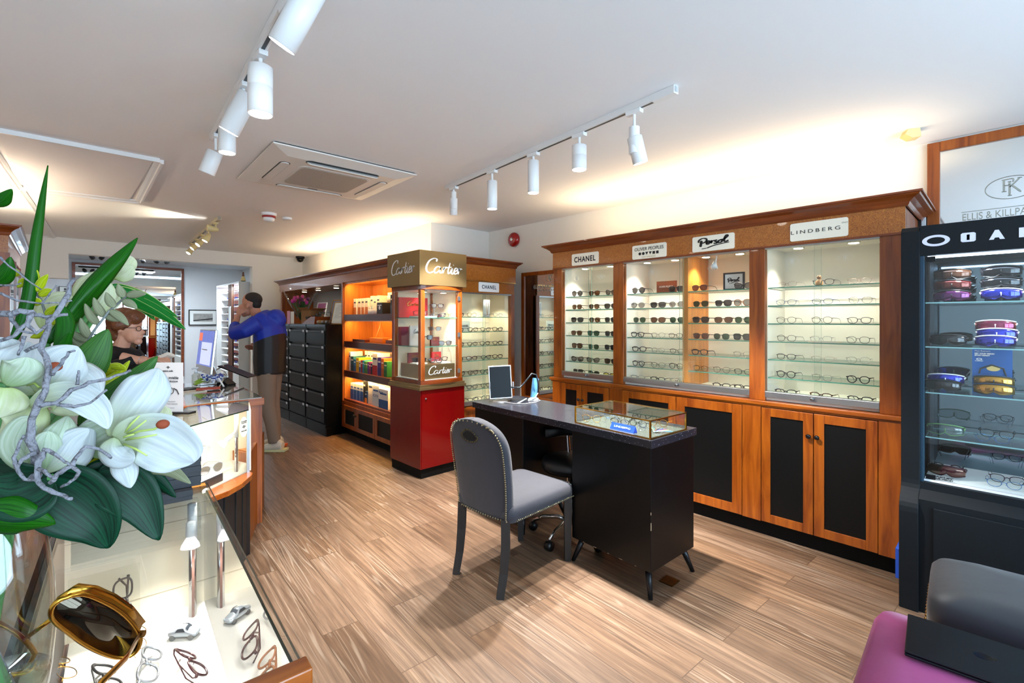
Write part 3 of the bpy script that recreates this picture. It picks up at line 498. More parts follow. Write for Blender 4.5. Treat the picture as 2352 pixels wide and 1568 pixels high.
# ----- wall run: cherry surround, lit pharmacy shelves
rn=thing('shelving_wall_unit','long cherry wood wall unit with amber lit product shelves','shelving unit',(2.70,8.45,0),R(-90)-R(1.6))
RL=4.25; S0=2.60; # local x of pharmacy section start
bx('plinth',(S0,.06,0),(RL,.55,.10),PLINTH,rn); MB().box((0,0,1.93),(RL,.03,2.05)).build('fascia',BURL,rn); cornice(rn,[(0,.5),(0,0),(RL,0)],2.03,.075,.07)
for a_,b_,y_,z_ in ((0,.05,.02,0),(S0-.04,S0,0,.1),(RL-.03,RL,0,.1)): bx('upright',(a_,y_,z_),(b_,.55,1.94),CHERRY,rn)
MB().box((0,.0,1.92),(S0,.55,1.935)).box((0,0,2.03),(RL,.55,2.05)).build('soffit',OAKW,rn)
bx('alcove_back',(0.05,.53,1.0),(S0-.04,.55,1.93),M('alcove_grey','#a3a5ab',.7),rn)
bx('wood_side',(.05,.02,1.2),(.07,.53,1.92),CHERRY,rn)
for x in (.55,1.15,1.85): downlight(rn,x,.22,1.92,power=3,r=.04,col=(1,.9,.75))
bx('shelf_back',(S0,.40,.42),(RL-.03,.415,1.93),OAKW,rn); MB().box((S0,.02,.45),(S0+.012,.4,1.93)).box((RL-.042,.02,.45),(RL-.03,.4,1.93)).box((S0,.02,1.905),(RL-.03,.4,1.93)).build('shelf_side',OAKW,rn)
PS=[1.52,1.185,.815,.46]
for i,z in enumerate(PS):
    bx('shelf',(S0+.012,.012,z-.075),(RL-.042,.4,z),DARKW if i<3 else CORN,rn,.002)
    a=light('AREA',(S0+.7,.05,(PS[i-1]-.08 if i else 1.90)),5.5,(1,.55,.16),None,1.3,.02,parent=rn,name='shelf_strip_light'); a.rotation_euler=(R(38),0,0)
    if i: bx('shelf_lamp_strip',(S0+.05,.025,PS[i-1]-.084),(RL-.08,.04,PS[i-1]-.076),BPL,rn)
MB().box((S0,.0,.10),(S0+.06,.02,.40)).box((RL-.1,0,.1),(RL,.02,.40)).box((S0,0,.385),(RL,.02,.43)).build('base_frame',CHERRY,rn)
door(rn,S0+.06,S0+.44,.11,.385,.0,fw=.05,knob=S0+.42,kz=.3); door(rn,S0+.445,S0+.93,.11,.385,.0,fw=.05,knob=S0+.46,kz=.3); door(rn,S0+.935,RL-.1,.11,.385,.0,fw=.05)
bx('base_carcass',(S0,.02,.1),(RL,.5,.12),CHERRY,rn)
RM=Matrix.Translation((2.70,8.45,0))@Matrix.Rotation(R(-91.6),4,'Z')
def rl(x,y,z): return RM@Vector((x,y,z))
def pbox(x,y,z,w_,d_,h_,c1,c2,label,grp,txt=None,tc=None,band=.45,top='#f0e8dc'):
    p=rl(x,y,z); o=thing('product_box',label,'box',p,R(-91.6),grp)
    MB().box((0,0,0),(w_,d_,h_)).build('carton',M('carton_'+c1,c1,.5),o)
    if c2: bx('printed_band',(0,-.0008,0),(w_,0,h_*band),M('carton_'+c2,c2,.5),o)
    bx('printed_title',(w_*.15,-.0012,h_*.72),(w_*.85,-.0004,h_*.80),M('carton_'+(tc or '#22345f'),tc or '#22345f',.5),o)
    if txt: text(txt,w_*.75,h_*.14,M('carton_'+(tc or '#22345f'),tc or '#22345f',.5),o,(w_*.5,-.0015,h_*.88))
    return o
BN=['first','second','third','fourth','fifth','sixth','seventh','eighth','ninth','tenth','eleventh','twelfth','thirteenth','fourteenth']
x=S0+.10; g='product boxes on the lit shelves'
for i in range(4):
    pbox(x,.10,1.52,.075,.1,.20,'#efe9e0','#c9752f',f'white box with orange foot on top lit shelf, {BN[i]} from far end',g,tc='#3a3f4a'); x+=.10 if i else .13
for i in range(3): pbox(x,.12,1.52,.07,.12,.22-.03*(i%2),'#f3efe8','#3e9a9e' if i==0 else None,f'white bottle carton on the top lit shelf, {BN[i]} after the orange-footed boxes',g); x+=.085
for i in range(5):
    p=rl(x-.14+.045*i,.05,1.52); o=thing('eye_drop_bottle',f'small clear bottle in front row of top lit shelf, {BN[i]} along','bottle',p,0,'small bottles on the top lit shelf'); MB().lathe([(.014,0),(.015,.05),(.006,.062),(.006,.075)],12).build('body',BPL,o,smooth=True); MB().lathe([(.008,.07),(.007,.092)],10).build('cap',SIGNB,o)
o=pbox(x+.06,.05,1.52,.13,.1,.13,'#22242a',None,'black box with round white emblem on top lit shelf',g,tc='#e8e8e8'); MB().lathe([(.022,0),(.022,.001)],20,(.065,-.001,.07),rot=rt).build('emblem',SIGNB,o)
pr=thing('clear_bottle_rack','clear stepped rack of white dropper bottles on top lit shelf','rack',rl(x+.05,.16,1.52),R(-91.6)); MB().box((0,0,0),(.34,.16,.012)).box((0,.1,0),(.34,.16,.14)).box((0,.155,.3),(.34,.16,.34)).build('stand',CLR,pr)
for i in range(7): p=rl(x+.075+.045*i,.19,1.66); o=thing('dropper_bottle',f'white dropper bottle on the clear rack, {BN[i]} from far end','bottle',p,0,'dropper bottles on the clear rack'); MB().lathe([(.017,0),(.018,.06),(.012,.075)],12).build('body',BPL,o,smooth=True); MB().lathe([(.012,.074),(.011,.11)],10).build('cap',SIGNB,o)
for i,(c1,c2) in enumerate((('#14181c','#3a4a5a'),('#1c5a50','#2f8fc0'),('#dfe8ea','#2a9a7a'))): pbox(x+.36+.085*i,.06,1.52,.075,.1,.21-.03*i,c1,c2,f'dark tall carton beside the bottle rack on top lit shelf, {BN[i]}',g,tc='#e8e8e8')
# second shelf: leather open case
o=thing('leather_case','tan leather spectacle case standing open on the second lit shelf','case',rl(S0+.55,.10,1.185),R(-91.6)); TAN=M('tan_leather','#a35a1c',.4,bump=.1); bx('box',(0,0,0),(.33,.2,.055),TAN,o,.003)
MB().grid([[(0,.2,.055),(.33,.2,.055)],[(.05,.10,.30),(.40,.10,.30)]]).build('lid',TAN,o,solid=.008); MB().tube([(.0,.08,.05),(.03,.12,.19),(.05,.12,.28),(.02,.07,.31)],.008,flat=.3).build('strap',TAN,o)
tag(bx('dark_tray',(2.70-.05,5.30,1.185),(2.88,5.62,1.215),DARKW),'flat dark tray at the far side of second lit shelf','tray'); 
o=thing('open_case','flat brown spectacle case with cloth at near end of second lit shelf','case',rl(S0+1.0,.08,1.185),R(-91.6)); bx('box',(0,0,0),(.3,.2,.04),DARKW,o); bx('cloth',(.02,.02,.04),(.22,.16,.052),M('tan_cloth','#d9a565',.8),o); bx('lid',(.1,.22,.0),(.34,.24,.14),DARKW,o)
# third shelf
x=S0+.08
cols=[('#f0eee8',None,.05,.235),('#13616e','#0e4854',.085,.18),('#2c86b8','#1b5f93',.07,.15),('#e3b320','#d6a010',.085,.17),('#e9e6df','#2a54a0',.05,.14),('#c22a34','#a01c28',.045,.15),('#2aa0c8','#1a7fb0',.045,.15),('#3a9a50','#2a7a40',.045,.14),('#7ab648','#3a8a40',.045,.14),('#7c3f9a','#5a2a80',.045,.14),('#c02a6a','#8f1a50',.04,.13),('#1d2a4a','#151c38',.045,.13),('#e8e4df','#b01a28',.13,.25),('#4a3f9a','#2b2f7a',.09,.21)]
for i,(c1,c2,w_,h_) in enumerate(cols):
    pbox(x,.05,.815,w_-.006,.16,h_,c1,c2,f'{["white","teal","blue","yellow","cream-and-blue","red","cyan","green","lime","purple","magenta","navy","tall white-and-red","violet"][i]} carton in front row of third lit shelf',g,tc='#f0f0f0' if i not in (0,4,12) else '#22345f'); x+=w_
pbox(x,.05,.815,.06,.16,.2,'#d8742a','#b0561a','orange carton at the near end of third lit shelf',g,tc='#f0f0f0'); pbox(x+.065,.05,.815,.07,.16,.17,'#2f8a4a','#1f6a38','dark green carton at the near end of third lit shelf',g,tc='#f0f0f0')
for i in range(6): pbox(S0+.12+.085*i,.24,.815,.075,.14,.24,'#f3efe6',None,f'plain white carton in rear row of third lit shelf, {BN[i]} from far end',g)
for i in range(5): pbox(S0+.75+.12*i,.24,.815,.11,.14,.235,'#ece6da','#d8cdb8',f'cream carton in rear row of third lit shelf, {BN[i]} after the white ones',g)
# bottom shelf
x=S0+.10
for i in range(4): pbox(x,.06,.46,.085,.22,.20,'#eaf0f4','#1c55a8',f'white and blue solution carton on bottom lit shelf, {BN[i]} from far end',g,tc='#2a6ac0',band=.62); x+=.092
pbox(x,.06,.46,.06,.2,.27,'#171a1e','#0f1114','tall black carton on the bottom lit shelf',g,tc='#d8d8d8'); pbox(x+.06,.05,.46,.06,.12,.14,'#1b3a6a','#e08a2a','small blue and orange carton on bottom lit shelf',g,tc='#e8e8e8'); x+=.13
pbox(x,.06,.46,.12,.2,.27,'#eceae6','#dcdad6','large plain white carton on bottom lit shelf',g); x+=.13
o=pbox(x,.05,.46,.17,.25,.235,'#e8f1f7','#c9deec','white carton printed with blue band on bottom lit shelf',g,tc='#1c55a8'); text('ACUVUE',.14,.03,M('carton_#1c55a8','#1c55a8',.5),o,(.085,-.002,.12)); x+=.18
o=pbox(x,.04,.46,.22,.25,.215,'#f0f3f5','#1c5aa0','large blue waved carton on the bottom lit shelf',g,tc='#1c5aa0'); text('Biotrue',.1,.025,M('carton_#1c55a8','#1c55a8',.5),o,(.06,-.002,.18)); x+=.2
for i in range(4): pbox(S0+.55+.2*i,.30,.46,.18,.08,.26,'#f0ede6',None,f'white carton in rear of bottom lit shelf, {BN[i]} from far end',g)
# ----- filing cabinets
FB=M('black_enamel','#050505',.38,spec=.12); FBH=M('drawer_recess','#15191c',.4,.4)
fx=2.42
def fcab(y0,wd,label,rows,half=False):
    o=thing('filing_cabinet',label,'filing cabinet',(fx,y0+wd,0),R(-90),'black filing cabinets')
    MB().box((0,.02,0),(wd,.46,1.395)).box((0,0,0),(wd,.02,.14)).box((0,0,1.34),(wd,.02,1.395)).box((0,0,.14),(.015,.02,1.34)).box((wd-.015,0,.14),(wd,.02,1.34)).build('carcass',FB,o,bevel=.003)
    bx('top_channel',(.01,-.004,1.365),(wd-.01,.0,1.39),M('blue_steel','#33404c',.35,.7),o)
    hh=(1.335-.15)/rows
    for i in range(rows):
        z1=1.335-i*hh; z0=z1-hh+.008
        d=MB().box((.018,-.008,z0),(wd-.018,.012,z1-.045)).build('drawer',FB,o,bevel=.002)
        MB().grid([[(.02,.012,z1-.045),(wd-.02,.012,z1-.045)],[(.02,-.012,z1-.04),(wd-.02,-.012,z1-.04)],[(.02,-.012,z1-.02),(wd-.02,-.012,z1-.02)]]).build('pull_rail',FBH,d,solid=.002)
        for xx in (.03,wd-.09): bx('label_holder',(xx,-.016,z1-.045),(xx+.055,-.013,z1-.015),M('label_paper','#c2c5ca',.4),d)
    return o
fcab(5.88,.63,'black filing cabinet beside the lit shelves, six wide drawers',6); fcab(6.52,.63,'black wide-drawer filing cabinet, second from the lit shelves',6); fcab(7.16,.50,'black narrow-drawer filing cabinet, third from the lit shelves',9); fcab(7.67,.50,'black narrow-drawer filing cabinet, furthest from the lit shelves',9)
tag(bx('corner_bracket',(2.42,5.855,0),(2.48,5.878,.10),FB),'small black castor bracket at foot of nearest filing cabinet','bracket')
# things on top of the filing cabinets (top z 1.395)
ft=1.396
o=thing('bouquet','wrapped bouquet of pink and purple tulips on filing cabinets','bouquet',(2.62,7.27,ft)); 
wr=MB()
for a0,hh,rr in ((0,.42,.20),(1.3,.36,.18),(2.6,.40,.2),(4.0,.46,.19),(5.2,.38,.2)):
    wr.grid([[(math.cos(a0+da)*(.04+rr*t+.02*math.sin(9*(a0+da)+5*t)),math.sin(a0+da)*(.04+rr*t),.09+hh*t) for da in (-.5,-.3,-.1,.1,.3,.5)] for t in (0,.3,.6,.85,1)])
wr.build('cellophane_wrap',pane('cellophane',(.9,.9,.9),2.2,rough=.1),o,smooth=True)
fl=MB(); lf=MB()
for i in range(16):
    a=rnd.uniform(0,2*PI); rr=rnd.uniform(.02,.15); z=rnd.uniform(.30,.42)
    c=Vector((math.cos(a)*rr,math.sin(a)*rr,z)); 
    q=MB().ball(c,.026,1,1,1.2,8).build('tulip_head',M('tulip_%d'%(i%3),['#c0268a','#6a1a5a','#e05a90'][i%3],.5),o,smooth=True)
    lf.tube([(0,0,.05),c*.7,c],.004,5)
    for k in range(2): b=a+rnd.uniform(-1,1); lf.grid([[(math.cos(b)*.03,math.sin(b)*.03,.2),(math.cos(b+.3)*.04,math.sin(b+.3)*.04,.2)],[(math.cos(b)*.13,math.sin(b)*.13,.33),(math.cos(b+.1)*.14,math.sin(b+.1)*.14,.32)]])
lf.build('foliage',M('tulip_green','#3f6a35',.5),o)
o=thing('cardboard_box','open brown cardboard box under the tulip bouquet','box',(2.50,6.92,ft),R(-80)); KR=M('kraft_card','#8a6238',.8); MB().box((0,0,0),(.24,.2,.19)).build('carton',KR,o); MB().grid([[(0,0,.19),(0,.2,.19)],[(-.07,0,.17),(-.07,.2,.17)]]).grid([[(.24,0,.19),(.24,.2,.19)],[(.31,0,.22),(.31,.2,.22)]]).grid([[(0,0,.19),(.24,0,.19)],[(0,-.06,.23),(.24,-.06,.23)]]).build('flap',KR,o,solid=.003)
def pframe(loc,rz,w_,h_,m,face,label,name='photo_frame',lean=12,lines=0):
    o=thing(name,label,'picture frame',loc,rot=(R(-lean),0,rz)); t=.012
    MB().box((0,0,0),(t,.015,h_)).box((w_-t,0,0),(w_,.015,h_)).box((t,0,0),(w_-t,.015,t)).box((t,0,h_-t),(w_-t,.015,h_)).build('frame',m,o); bx('picture',(t,.003,t),(w_-t,.012,h_-t),face,o)
    if lines:
        l=MB()
        for k in range(lines): l.box((w_*.2+.1*w_*(k<2),.002,h_*(.84-.055*k)),(w_*(.8-.12*((k*7)%3)),.0028,h_*(.84-.055*k)+.003))
        l.build('printed_text',GREYP,o)
    return o
PAPER=M('paper','#e6ebe8',.6)
pframe((2.60,6.16,ft),R(-84),.30,.30,GOLD,PAPER,'gold framed certificate standing on the near filing cabinet',lines=11); pframe((2.70,6.47,ft),R(-82),.26,.34,GOLD,M('blue_print','#8b93b4',.5),'gold framed blue print behind the certificate',lines=9)
o=pframe((2.72,7.03,ft),R(-78),.22,.32,BPL,M('pink_print','#b56a9a',.5),'white framed pink and blue print behind cardboard box'); MB().prism([(.03,.03),(.13,.03),(.11,.16),(.06,.2)],.001,.0025,axis=1).build('printed_mountain',M('sky_blue_print','#3f8fc8',.5),o)
o=thing('greeting_card','pink floral greeting card standing left of cardboard box','card',(2.47,7.40,ft),R(-85)); bx('card',(0,0,0),(.09,.004,.19),M('pink_floral','#c990a8',.7,var=.4,vscale=60),o); bx('inside_page',(.09,.01,0),(.2,.014,.18),PAPER,o)
o=thing('wooden_tray','curved cherry wood tray holding dark sunglasses on filing cabinets','tray',(2.46,6.76,ft),R(-90)); MB().prism([(0,0),(.42,0),(.44,.10),(.3,.10),(.12,.05),(0,.02)],0,.2,axis=1).build('tray',CORN,o)
for i in range(5): put('sb' if i!=1 else 'sa',(2.51+.02*i,6.69-.065*i,ft+.063+.004*i*i),R(-90)+.3,f'heaped on the curved wooden tray, {BN[i]} from far end','sunglasses heaped on the tray',.9)
for i,(y,c) in enumerate(((6.24,'#8a6a3a'),(6.10,'#5a4028'),(5.98,'#2e241c'))): tag(MB().tube([(2.47,y,ft+.0275),(2.47,y-.11,ft+.0275)],[.026,.028],10,flat=.8).build('spectacle_case',M('case_'+c,c,.5),smooth=True),['brown','dark brown','near-black'][i]+' spectacle case on near filing cabinet','case','cases on the filing cabinets')
# security dome camera
o=thing('dome_camera','black security dome camera in the far ceiling corner','camera',(3.18,8.85,2.6)); MB().lathe([(.075,-.0),(.075,-.03),(.06,-.04)],24).build('mount',BLKP,o); MB().lathe([(.06,-.04),(.055,-.07),(.035,-.095),(.004,-.105)],24).build('dome',M('smoked_dome','#08080a',.05),o,smooth=True)
# ================================================================= RIGHT: big mirror, sports cabinet
mR=mirror('large_wall_mirror','large cherry framed mirror etched with shop name above sports cabinet',4.05,-2.0,.355,.7,2.585,.062)
ek_logo(mR,(.375,.012,2.235),.22,GINK); text('ELLIS & KILLPARTRICK',0.42,.042,GINK,mR,(.375,.014,2.088)); text('BATH · CHELTENHAM',.31,.034,GINK,mR,(.375,.014,2.026)); MB().box((.16,.013,2.118),(.59,.015,2.121)).box((.16,.013,2.054),(.59,.015,2.057)).build('etched_line',GINK,mR)
tag(bx('black_post',(3.95,.375,.2),(3.985,.40,2.2),BLKP),'thin black vertical post between long cabinet and sports cabinet','post')
tag(bx('trunking',(4.03,.36,.2),(4.078,.45,2.17),GREYW),'white vertical wall trunking behind the black post','trunking')
o=thing('motion_sensor','small cream motion sensor box on the ceiling by big mirror','sensor',(3.74,.40,2.6),R(-60)); MB().prism([(-.03,0),(.03,-.0),(.035,-.05),(-.01,-.055),(-.045,-.03)],-.035,.035,axis=1).build('housing',M('cream_plastic','#d8c890',.5),o); bx('sensor_window',(.034,-.018,-.045),(.037,.018,-.012),BLKP,o)
oc=thing('sports_eyewear_cabinet','tall matt black glazed cabinet of mirrored sports sunglasses at right','cabinet',(3.08,.378,0),R(-90))
OW=.86; MBK=M('matt_black','#090f14',.6,bump=.1,bscale=500,spec=.25); NVY=M('navy_reveal','#0e3246',.5)
prof=[(0,0),(0,.49),(.003,.515),(.010,.535),(.022,.553),(.038,.568),(.052,.582),(.062,.598),(.068,.618),(.07,.64),(.07,1.90),(.09,1.925),(.60,1.925),(.60,0)]
def side(x0,x1,m,nm): MB().prism([(y,z) for y,z in prof],x0,x1,axis=0).build(nm,m,oc,bevel=.003)
side(0,.075,MBK,'side_panel'); side(OW-.075,OW,MBK,'side_panel')
MB().prism([(0.02,0),(.02,.56),(.07,.60),(.07,.635),(.60,.635),(.60,0)],.075,OW-.075,axis=0).build('base',MBK,oc); bx('door_panel',(.13,.006,.02),(OW-.13,.02,.53),MBK,oc,.003)
MB().box((.075,.07,1.775),(OW-.075,.6,1.925)).build('header',MBK,oc); bx('reveal',(.0752,.078,.636),(.088,.125,1.774),NVY,oc); bx('base_shelf',(.088,.10,.636),(OW-.075,.55,.645),M('white_deck','#eef0f4',.3),oc); 
bx('back_mirror',(.088,.50,.645),(OW-.08,.51,1.775),M('tinted_mirror','#6f7f8c',.03,1),oc); bx('inner_side',(.088,.30,.645),(.094,.5,1.775),M('aubergine_panel','#1d141c',.4),oc)
bx('glass_door',(.088,.118,.645),(OW-.08,.123,1.772),GL,oc); MB().box((.094,.110,1.745),(.13,.13,1.772)).box((.094,.110,.64),(.13,.13,.665)).build('hinge',BLKP,oc)
OSH=[1.541,1.316,1.083,.856]
for z in OSH: shelf(oc,.09,OW-.08,.135,.42,z,.006,GLO)
bx('light_strip',(.1,.12,1.766),(OW-.1,.16,1.774),M('cool_strip','#cfe6ff',.3,emit=5),oc)
for x in (.25,.6): light('SPOT',(x,.15,1.755),7,COOL,(x,.35,.6),.03,spot=120,blend=.5,parent=oc)
# lettering OAKLEY
WI=M('pale_lettering','#d8d8ec',.5)
def ell(cx,cz,a,b,n=28): return [(cx+a*math.cos(2*PI*k/n),cz+b*math.sin(2*PI*k/n)) for k in range(n)]
def ring(parent,cx,cz,a,b,a2,b2,y,m,name='logo_ellipse'):
    mb=MB(); n=32; A=[mb.b.verts.new((p[0],y,p[1])) for p in ell(cx,cz,a,b,n)]; B=[mb.b.verts.new((p[0],y,p[1])) for p in ell(cx,cz,a2,b2,n)]
    for k in range(n): mb._f([A[k],A[(k+1)%n],B[(k+1)%n],B[k]])
    return mb.build(name,m,parent,solid=.001)
ring(oc,.135,1.845,.052,.028,.034,.017,.0690,WI)
def letters(parent,x,z,y,w_,h_,gap,m,s='OAKLEY',sc=1):
    G={'O':[[(0,.12),(.12,0),(.88,0),(1,.12),(1,.88),(.88,1),(.12,1),(0,.88)]],'A':[[(0,0),(.3,0),(.38,.2),(.62,.2),(.7,0),(1,0),(.62,1),(.38,1)]],'K':[[(0,0),(.3,0),(.3,.35),(.62,0),(1,0),(.55,.52),(.98,1),(.62,1),(.3,.66),(.3,1),(0,1)]],'L':[[(0,0),(1,0),(1,.25),(.3,.25),(.3,1),(0,1)]],'E':[[(0,0),(1,0),(1,.22),(.3,.22),(.3,.4),(.9,.4),(.9,.6),(.3,.6),(.3,.78),(1,.78),(1,1),(0,1)]],'Y':[[(.36,0),(.64,0),(.64,.4),(1,1),(.68,1),(.5,.66),(.32,1),(0,1),(.36,.4)]]}
    mb=MB()
    for ch in s:
        if ch=='O': 
            mb.prism([(x+px*w_,z+pz*h_) for px,pz in [(0,.12),(.12,0),(.4,0),(.4,.80),(.6,.80),(.6,0),(.88,0),(1,.12),(1,.88),(.88,1),(.12,1),(0,.88)]],y-.001,y,axis=1); mb.box((x+.38*w_,y-.0012,z),(x+.62*w_,y+.0001,z+.2*h_))
        else:
            for poly in G[ch]: mb.prism([(x+px*w_,z+pz*h_) for px,pz in poly],y-.001,y,axis=1)
        x+=w_+gap
    bmesh.ops.triangulate(mb.b,faces=mb.b.faces); return mb.build('lettering',m,parent)
letters(oc,.225,1.825,.0695,.052,.044,.044,WI)
o=thing('promo_panel','blue sunglasses advert panel on the middle shelf of sports cabinet','advert',(3.34,.05,1.083),R(-90)); bx('panel',(-.07,0,0),(.07,.006,.225),M('advert_blue','#17559c',.35,var=.5,vscale=5),o)
text('Meet Bisphaera',.055,.009,WINK,o,(-.033,-.001,.212)); text('GET YOUR VISION',.07,.007,WINK,o,(-.027,-.001,.200),bold=.05); text('SPORT-READY',.055,.007,WINK,o,(-.034,-.001,.191),bold=.05); ring(o,-.045,.172,.011,.0055,.007,.003,-.001,WINK); text('OAKLEY',.03,.004,WINK,o,(-.045,-.001,.163),bold=.05)
MB().tube([(-.045,-.002,.10),(-.04,-.003,.125),(0,-.004,.145),(.04,-.003,.13),(.055,-.002,.07)],[.003,.004,.004,.004,.002],flat=.4).build('printed_sunglasses',M('ad_dark','#2c2a22',.4),o); MB().prism(ell(.005,.128,.024,.013),-.003,-.002,axis=1).build('printed_lens',M('ad_gold','#e3c37a',.3),o)
# sports glasses
def shield(key,lensm,frame,a=.070,b=.027,two=False):
    root=thing('sports_sunglasses',None,'sunglasses',(0,0,-50)); mb=MB(); fr=MB(); n=14; zc=b+.004
    def f(t): x=a*t; return Vector((x,4.6*x*x,0))
    P=[]
    for i in range(n+1):
        t=-1+2*i/n; p=f(t); hh=b*(1-.35*abs(t)**2.5); dip=(.55*b*math.exp(-(t/.17)**2)); P.append([p+Vector((0,0,zc+hh)),p+Vector((0,-.002,zc+.3*hh)),p+Vector((0,-.002,zc-.3*hh+dip*.6)),p+Vector((0,0,zc-hh+dip))])
    mb.grid(P); mb.build('lens',lensm,root,smooth=True,solid=.0015)
    fr.tube([q[0] for q in P],.0032,6); 
    if two: fr.tube([q[3] for q in P],.002,6)
    fr.tube([P[n//2][1],P[n//2][3]+Vector((0,.002,0))],.003,6); fr.build('rim',frame,root,smooth=True)
    for s in (-1,1):
        e=P[0 if s<0 else n][1]; MB().tube([e,e+Vector((s*.004,.03,.004)),e+Vector((s*-.002,.075,-.002)),e+Vector((s*-.01,.11,-.016))],[.006,.0045,.004,.0035],6,flat=.5,up=(0,0,1)).build('temple',frame,root,smooth=True)
    EYW[key]=root; return root
def mlens(nm,c,c2=None):
    m=M(nm,c,.08,.85,coat=1); nt=m.node_tree; b=nt.nodes['Principled BSDF']
    if c2:
        lw=nt.nodes.new('ShaderNodeLayerWeight'); lw.inputs[0].default_value=.35; r=ramp(nt,lw.outputs['Facing'],[(.1,c),(.6,c2)]); nt.links.new(r.outputs[0],b.inputs['Base Color'])
    return m
shield('pur',mlens('purple_iridium','#5a0f5a','#c02060'),BLKP); shield('red',mlens('ruby_iridium','#5a1508','#c0303a'),BLKP); shield('blu',mlens('blue_iridium','#1a2ac0','#6a1a9a'),BPL); shield('blk',mlens('black_iridium','#15151c','#4a4a55'),BLKP,two=True); shield('gld',mlens('gold_iridium','#c08a1a','#f0d060'),M('navy_plastic','#122a44',.3),two=True); shield('wht',mlens('rose_iridium','#8a1a4a','#e0603a'),BPL); shield('clr',pane('clear_shield',(.8,.85,.84),2),M('clear_green','#8ac07a',.2,trans=.5),two=True); shield('brn',mlens('brown_iridium','#4a2a18','#9a6a4a'),BLKP,two=True)
SN_={'pur':'purple-lensed','red':'ruby-lensed','blu':'blue-lensed white-framed','blk':'black','gld':'gold-lensed','wht':'rose-lensed white-framed','clr':'clear green-tinted','brn':'brown-lensed'}
def sp(k,x,z,y,lab,a=0,tilt=0): 
    p=Vector((3.08+y,.378-x,z)); dup(EYW[k],p,None,f'{SN_[k]} sports sunglasses {lab} of sports cabinet','sports sunglasses in the black cabinet',rot=(R(tilt),0,R(-90)+a))
for k,x,z,y,lab in (('pur',.185,1.543,.19,'low on display arm, top shelf'),('red',.185,1.597,.2,'midway up display arm, top shelf'),('brn',.185,1.652,.2,'highest on display arm, top shelf'),('blu',.36,1.545,.19,'low at centre, top shelf'),('blk',.36,1.60,.2,'midway at centre, top shelf'),('blk',.36,1.655,.2,'highest at centre, top shelf'),
    ('blk',.17,1.318,.2,'alone at the side, second shelf'),('blu',.34,1.318,.17,'lowest at centre, second shelf'),('blu',.345,1.352,.2,'midway at centre, second shelf'),('wht',.34,1.392,.21,'highest at centre, second shelf'),('blu',.16,1.115,.22,'stacked upper at the side, third shelf'),('blk',.15,1.085,.19,'stacked lower at the side, third shelf'),('gld',.335,1.085,.17,'front at centre, third shelf'),('gld',.335,1.12,.215,'behind at centre, third shelf'),('clr',.16,.858,.2,'at the side, fourth shelf'),('brn',.165,.648,.2,'on the white deck')): sp(k,x,z,y,lab)
for k,x,z,y,lab in (('gu',.33,.858,.18,'first at centre, fourth shelf'),('gk',.345,.875,.22,'behind at centre, fourth shelf'),('gr',.165,.66,.24,'behind brown sunglasses on white deck'),('gu',.37,.648,.18,'in front at centre, white deck'),('gk',.38,.66,.23,'behind at centre, white deck')): put(k,Vector((3.08+y,.378-x,z)),R(-90),lab+' of sports cabinet','optical frames in the black cabinet')
for x in (.185,.36): tag(MB().tube([(3.315,.378-x,1.541),(3.315,.378-x,1.71)],.004).build('display_stand',BLKP),'thin black display arm on sports cabinet top shelf, %s'%('side one' if x<.2 else 'centre one'),'display arm','display arms'); 
text('OAKLEY',.085,.009,INK,oc,(.155,.118,.662),bold=.06,name='deck_lettering').rotation_euler=(R(-60),0,0); text('TRUE VISION',.08,.007,INK,oc,(.155,.112,.655),bold=.06,name='deck_lettering').rotation_euler=(R(-60),0,0); text('PREMIUM DEALER',.06,.004,INK,oc,(.16,.109,.652),name='deck_lettering').rotation_euler=(R(-60),0,0)
tag(bx('blue_folder',(3.105,.381,.13),(3.3,.395,.28),M('blue_card','#1f4fb8',.5)),'blue folder edge showing between wall cabinet and sports cabinet','folder')
# ================================================================= DESK GROUP
dk=thing('consultation_desk','black pedestal desk with speckled black top standing on tapered legs','desk',(2.206,1.263,0),R(-2.97))
def speckle():
    m=M('speckled_black_stone','#1b1c22',.25,coat=.1,spec=.4); nt=m.node_tree; b=nt.nodes['Principled BSDF']; tc=nt.nodes.new('ShaderNodeTexCoord'); v=nt.nodes.new('ShaderNodeTexVoronoi'); v.inputs['Scale'].default_value=90
    nt.links.new(tc.outputs['Object'],v.inputs['Vector']); r=ramp(nt,v.outputs['Distance'],[(.06,'#d8dce8'),(.13,'#22232a')]); nt.links.new(r.outputs[0],b.inputs['Base Color']); return m
bx('desk_top',(0,0,.787),(.463,1.56,.829),speckle(),dk,.0015)
SAT=M('satin_black','#070708',.34,spec=.25)
for y0,y1 in ((.0,.555),(.985,1.54)):
    p=bx('pedestal',(.012,y0+.012,.14),(.45,y1,.787),SAT,dk,.002)
    c=MB()
    for k in range(5): c.box((.011,y0+.1+.09*k,.141),(.0125,y0+.11+.09*k+.012*(k%2),.144))
    if y0==0: c.box((.010,.0108,.36),(.016,.0125,.40)).box((.010,.0108,.44),(.014,.0125,.455)).build('paint_chip',M('chipped_wood','#9a8468',.8),p)
    else: c.b.free()
    for sx,x in ((-1,.06),(1,.40)):
        for sy_,y in ((-1,y0+.06),(1,y1-.05)): MB().tube([(x,y,.145),(x+sx*.045,y+sy_*.045,0)],[.019,.012],14).build('leg',M('black_leg','#15171b',.3,.4),dk,smooth=True)
gb=thing('glass_jewellery_box','brass edged glass display box of frames standing on the desk','display box',(2.228,1.283,.829),R(-4.2)); gw,gl_,gh=.345,.525,.10
e=MB(); T=.004
for x in (0,gw):
    for y in (0,gl_): e.box((x-T,y-T,0),(x+T,y+T,gh))
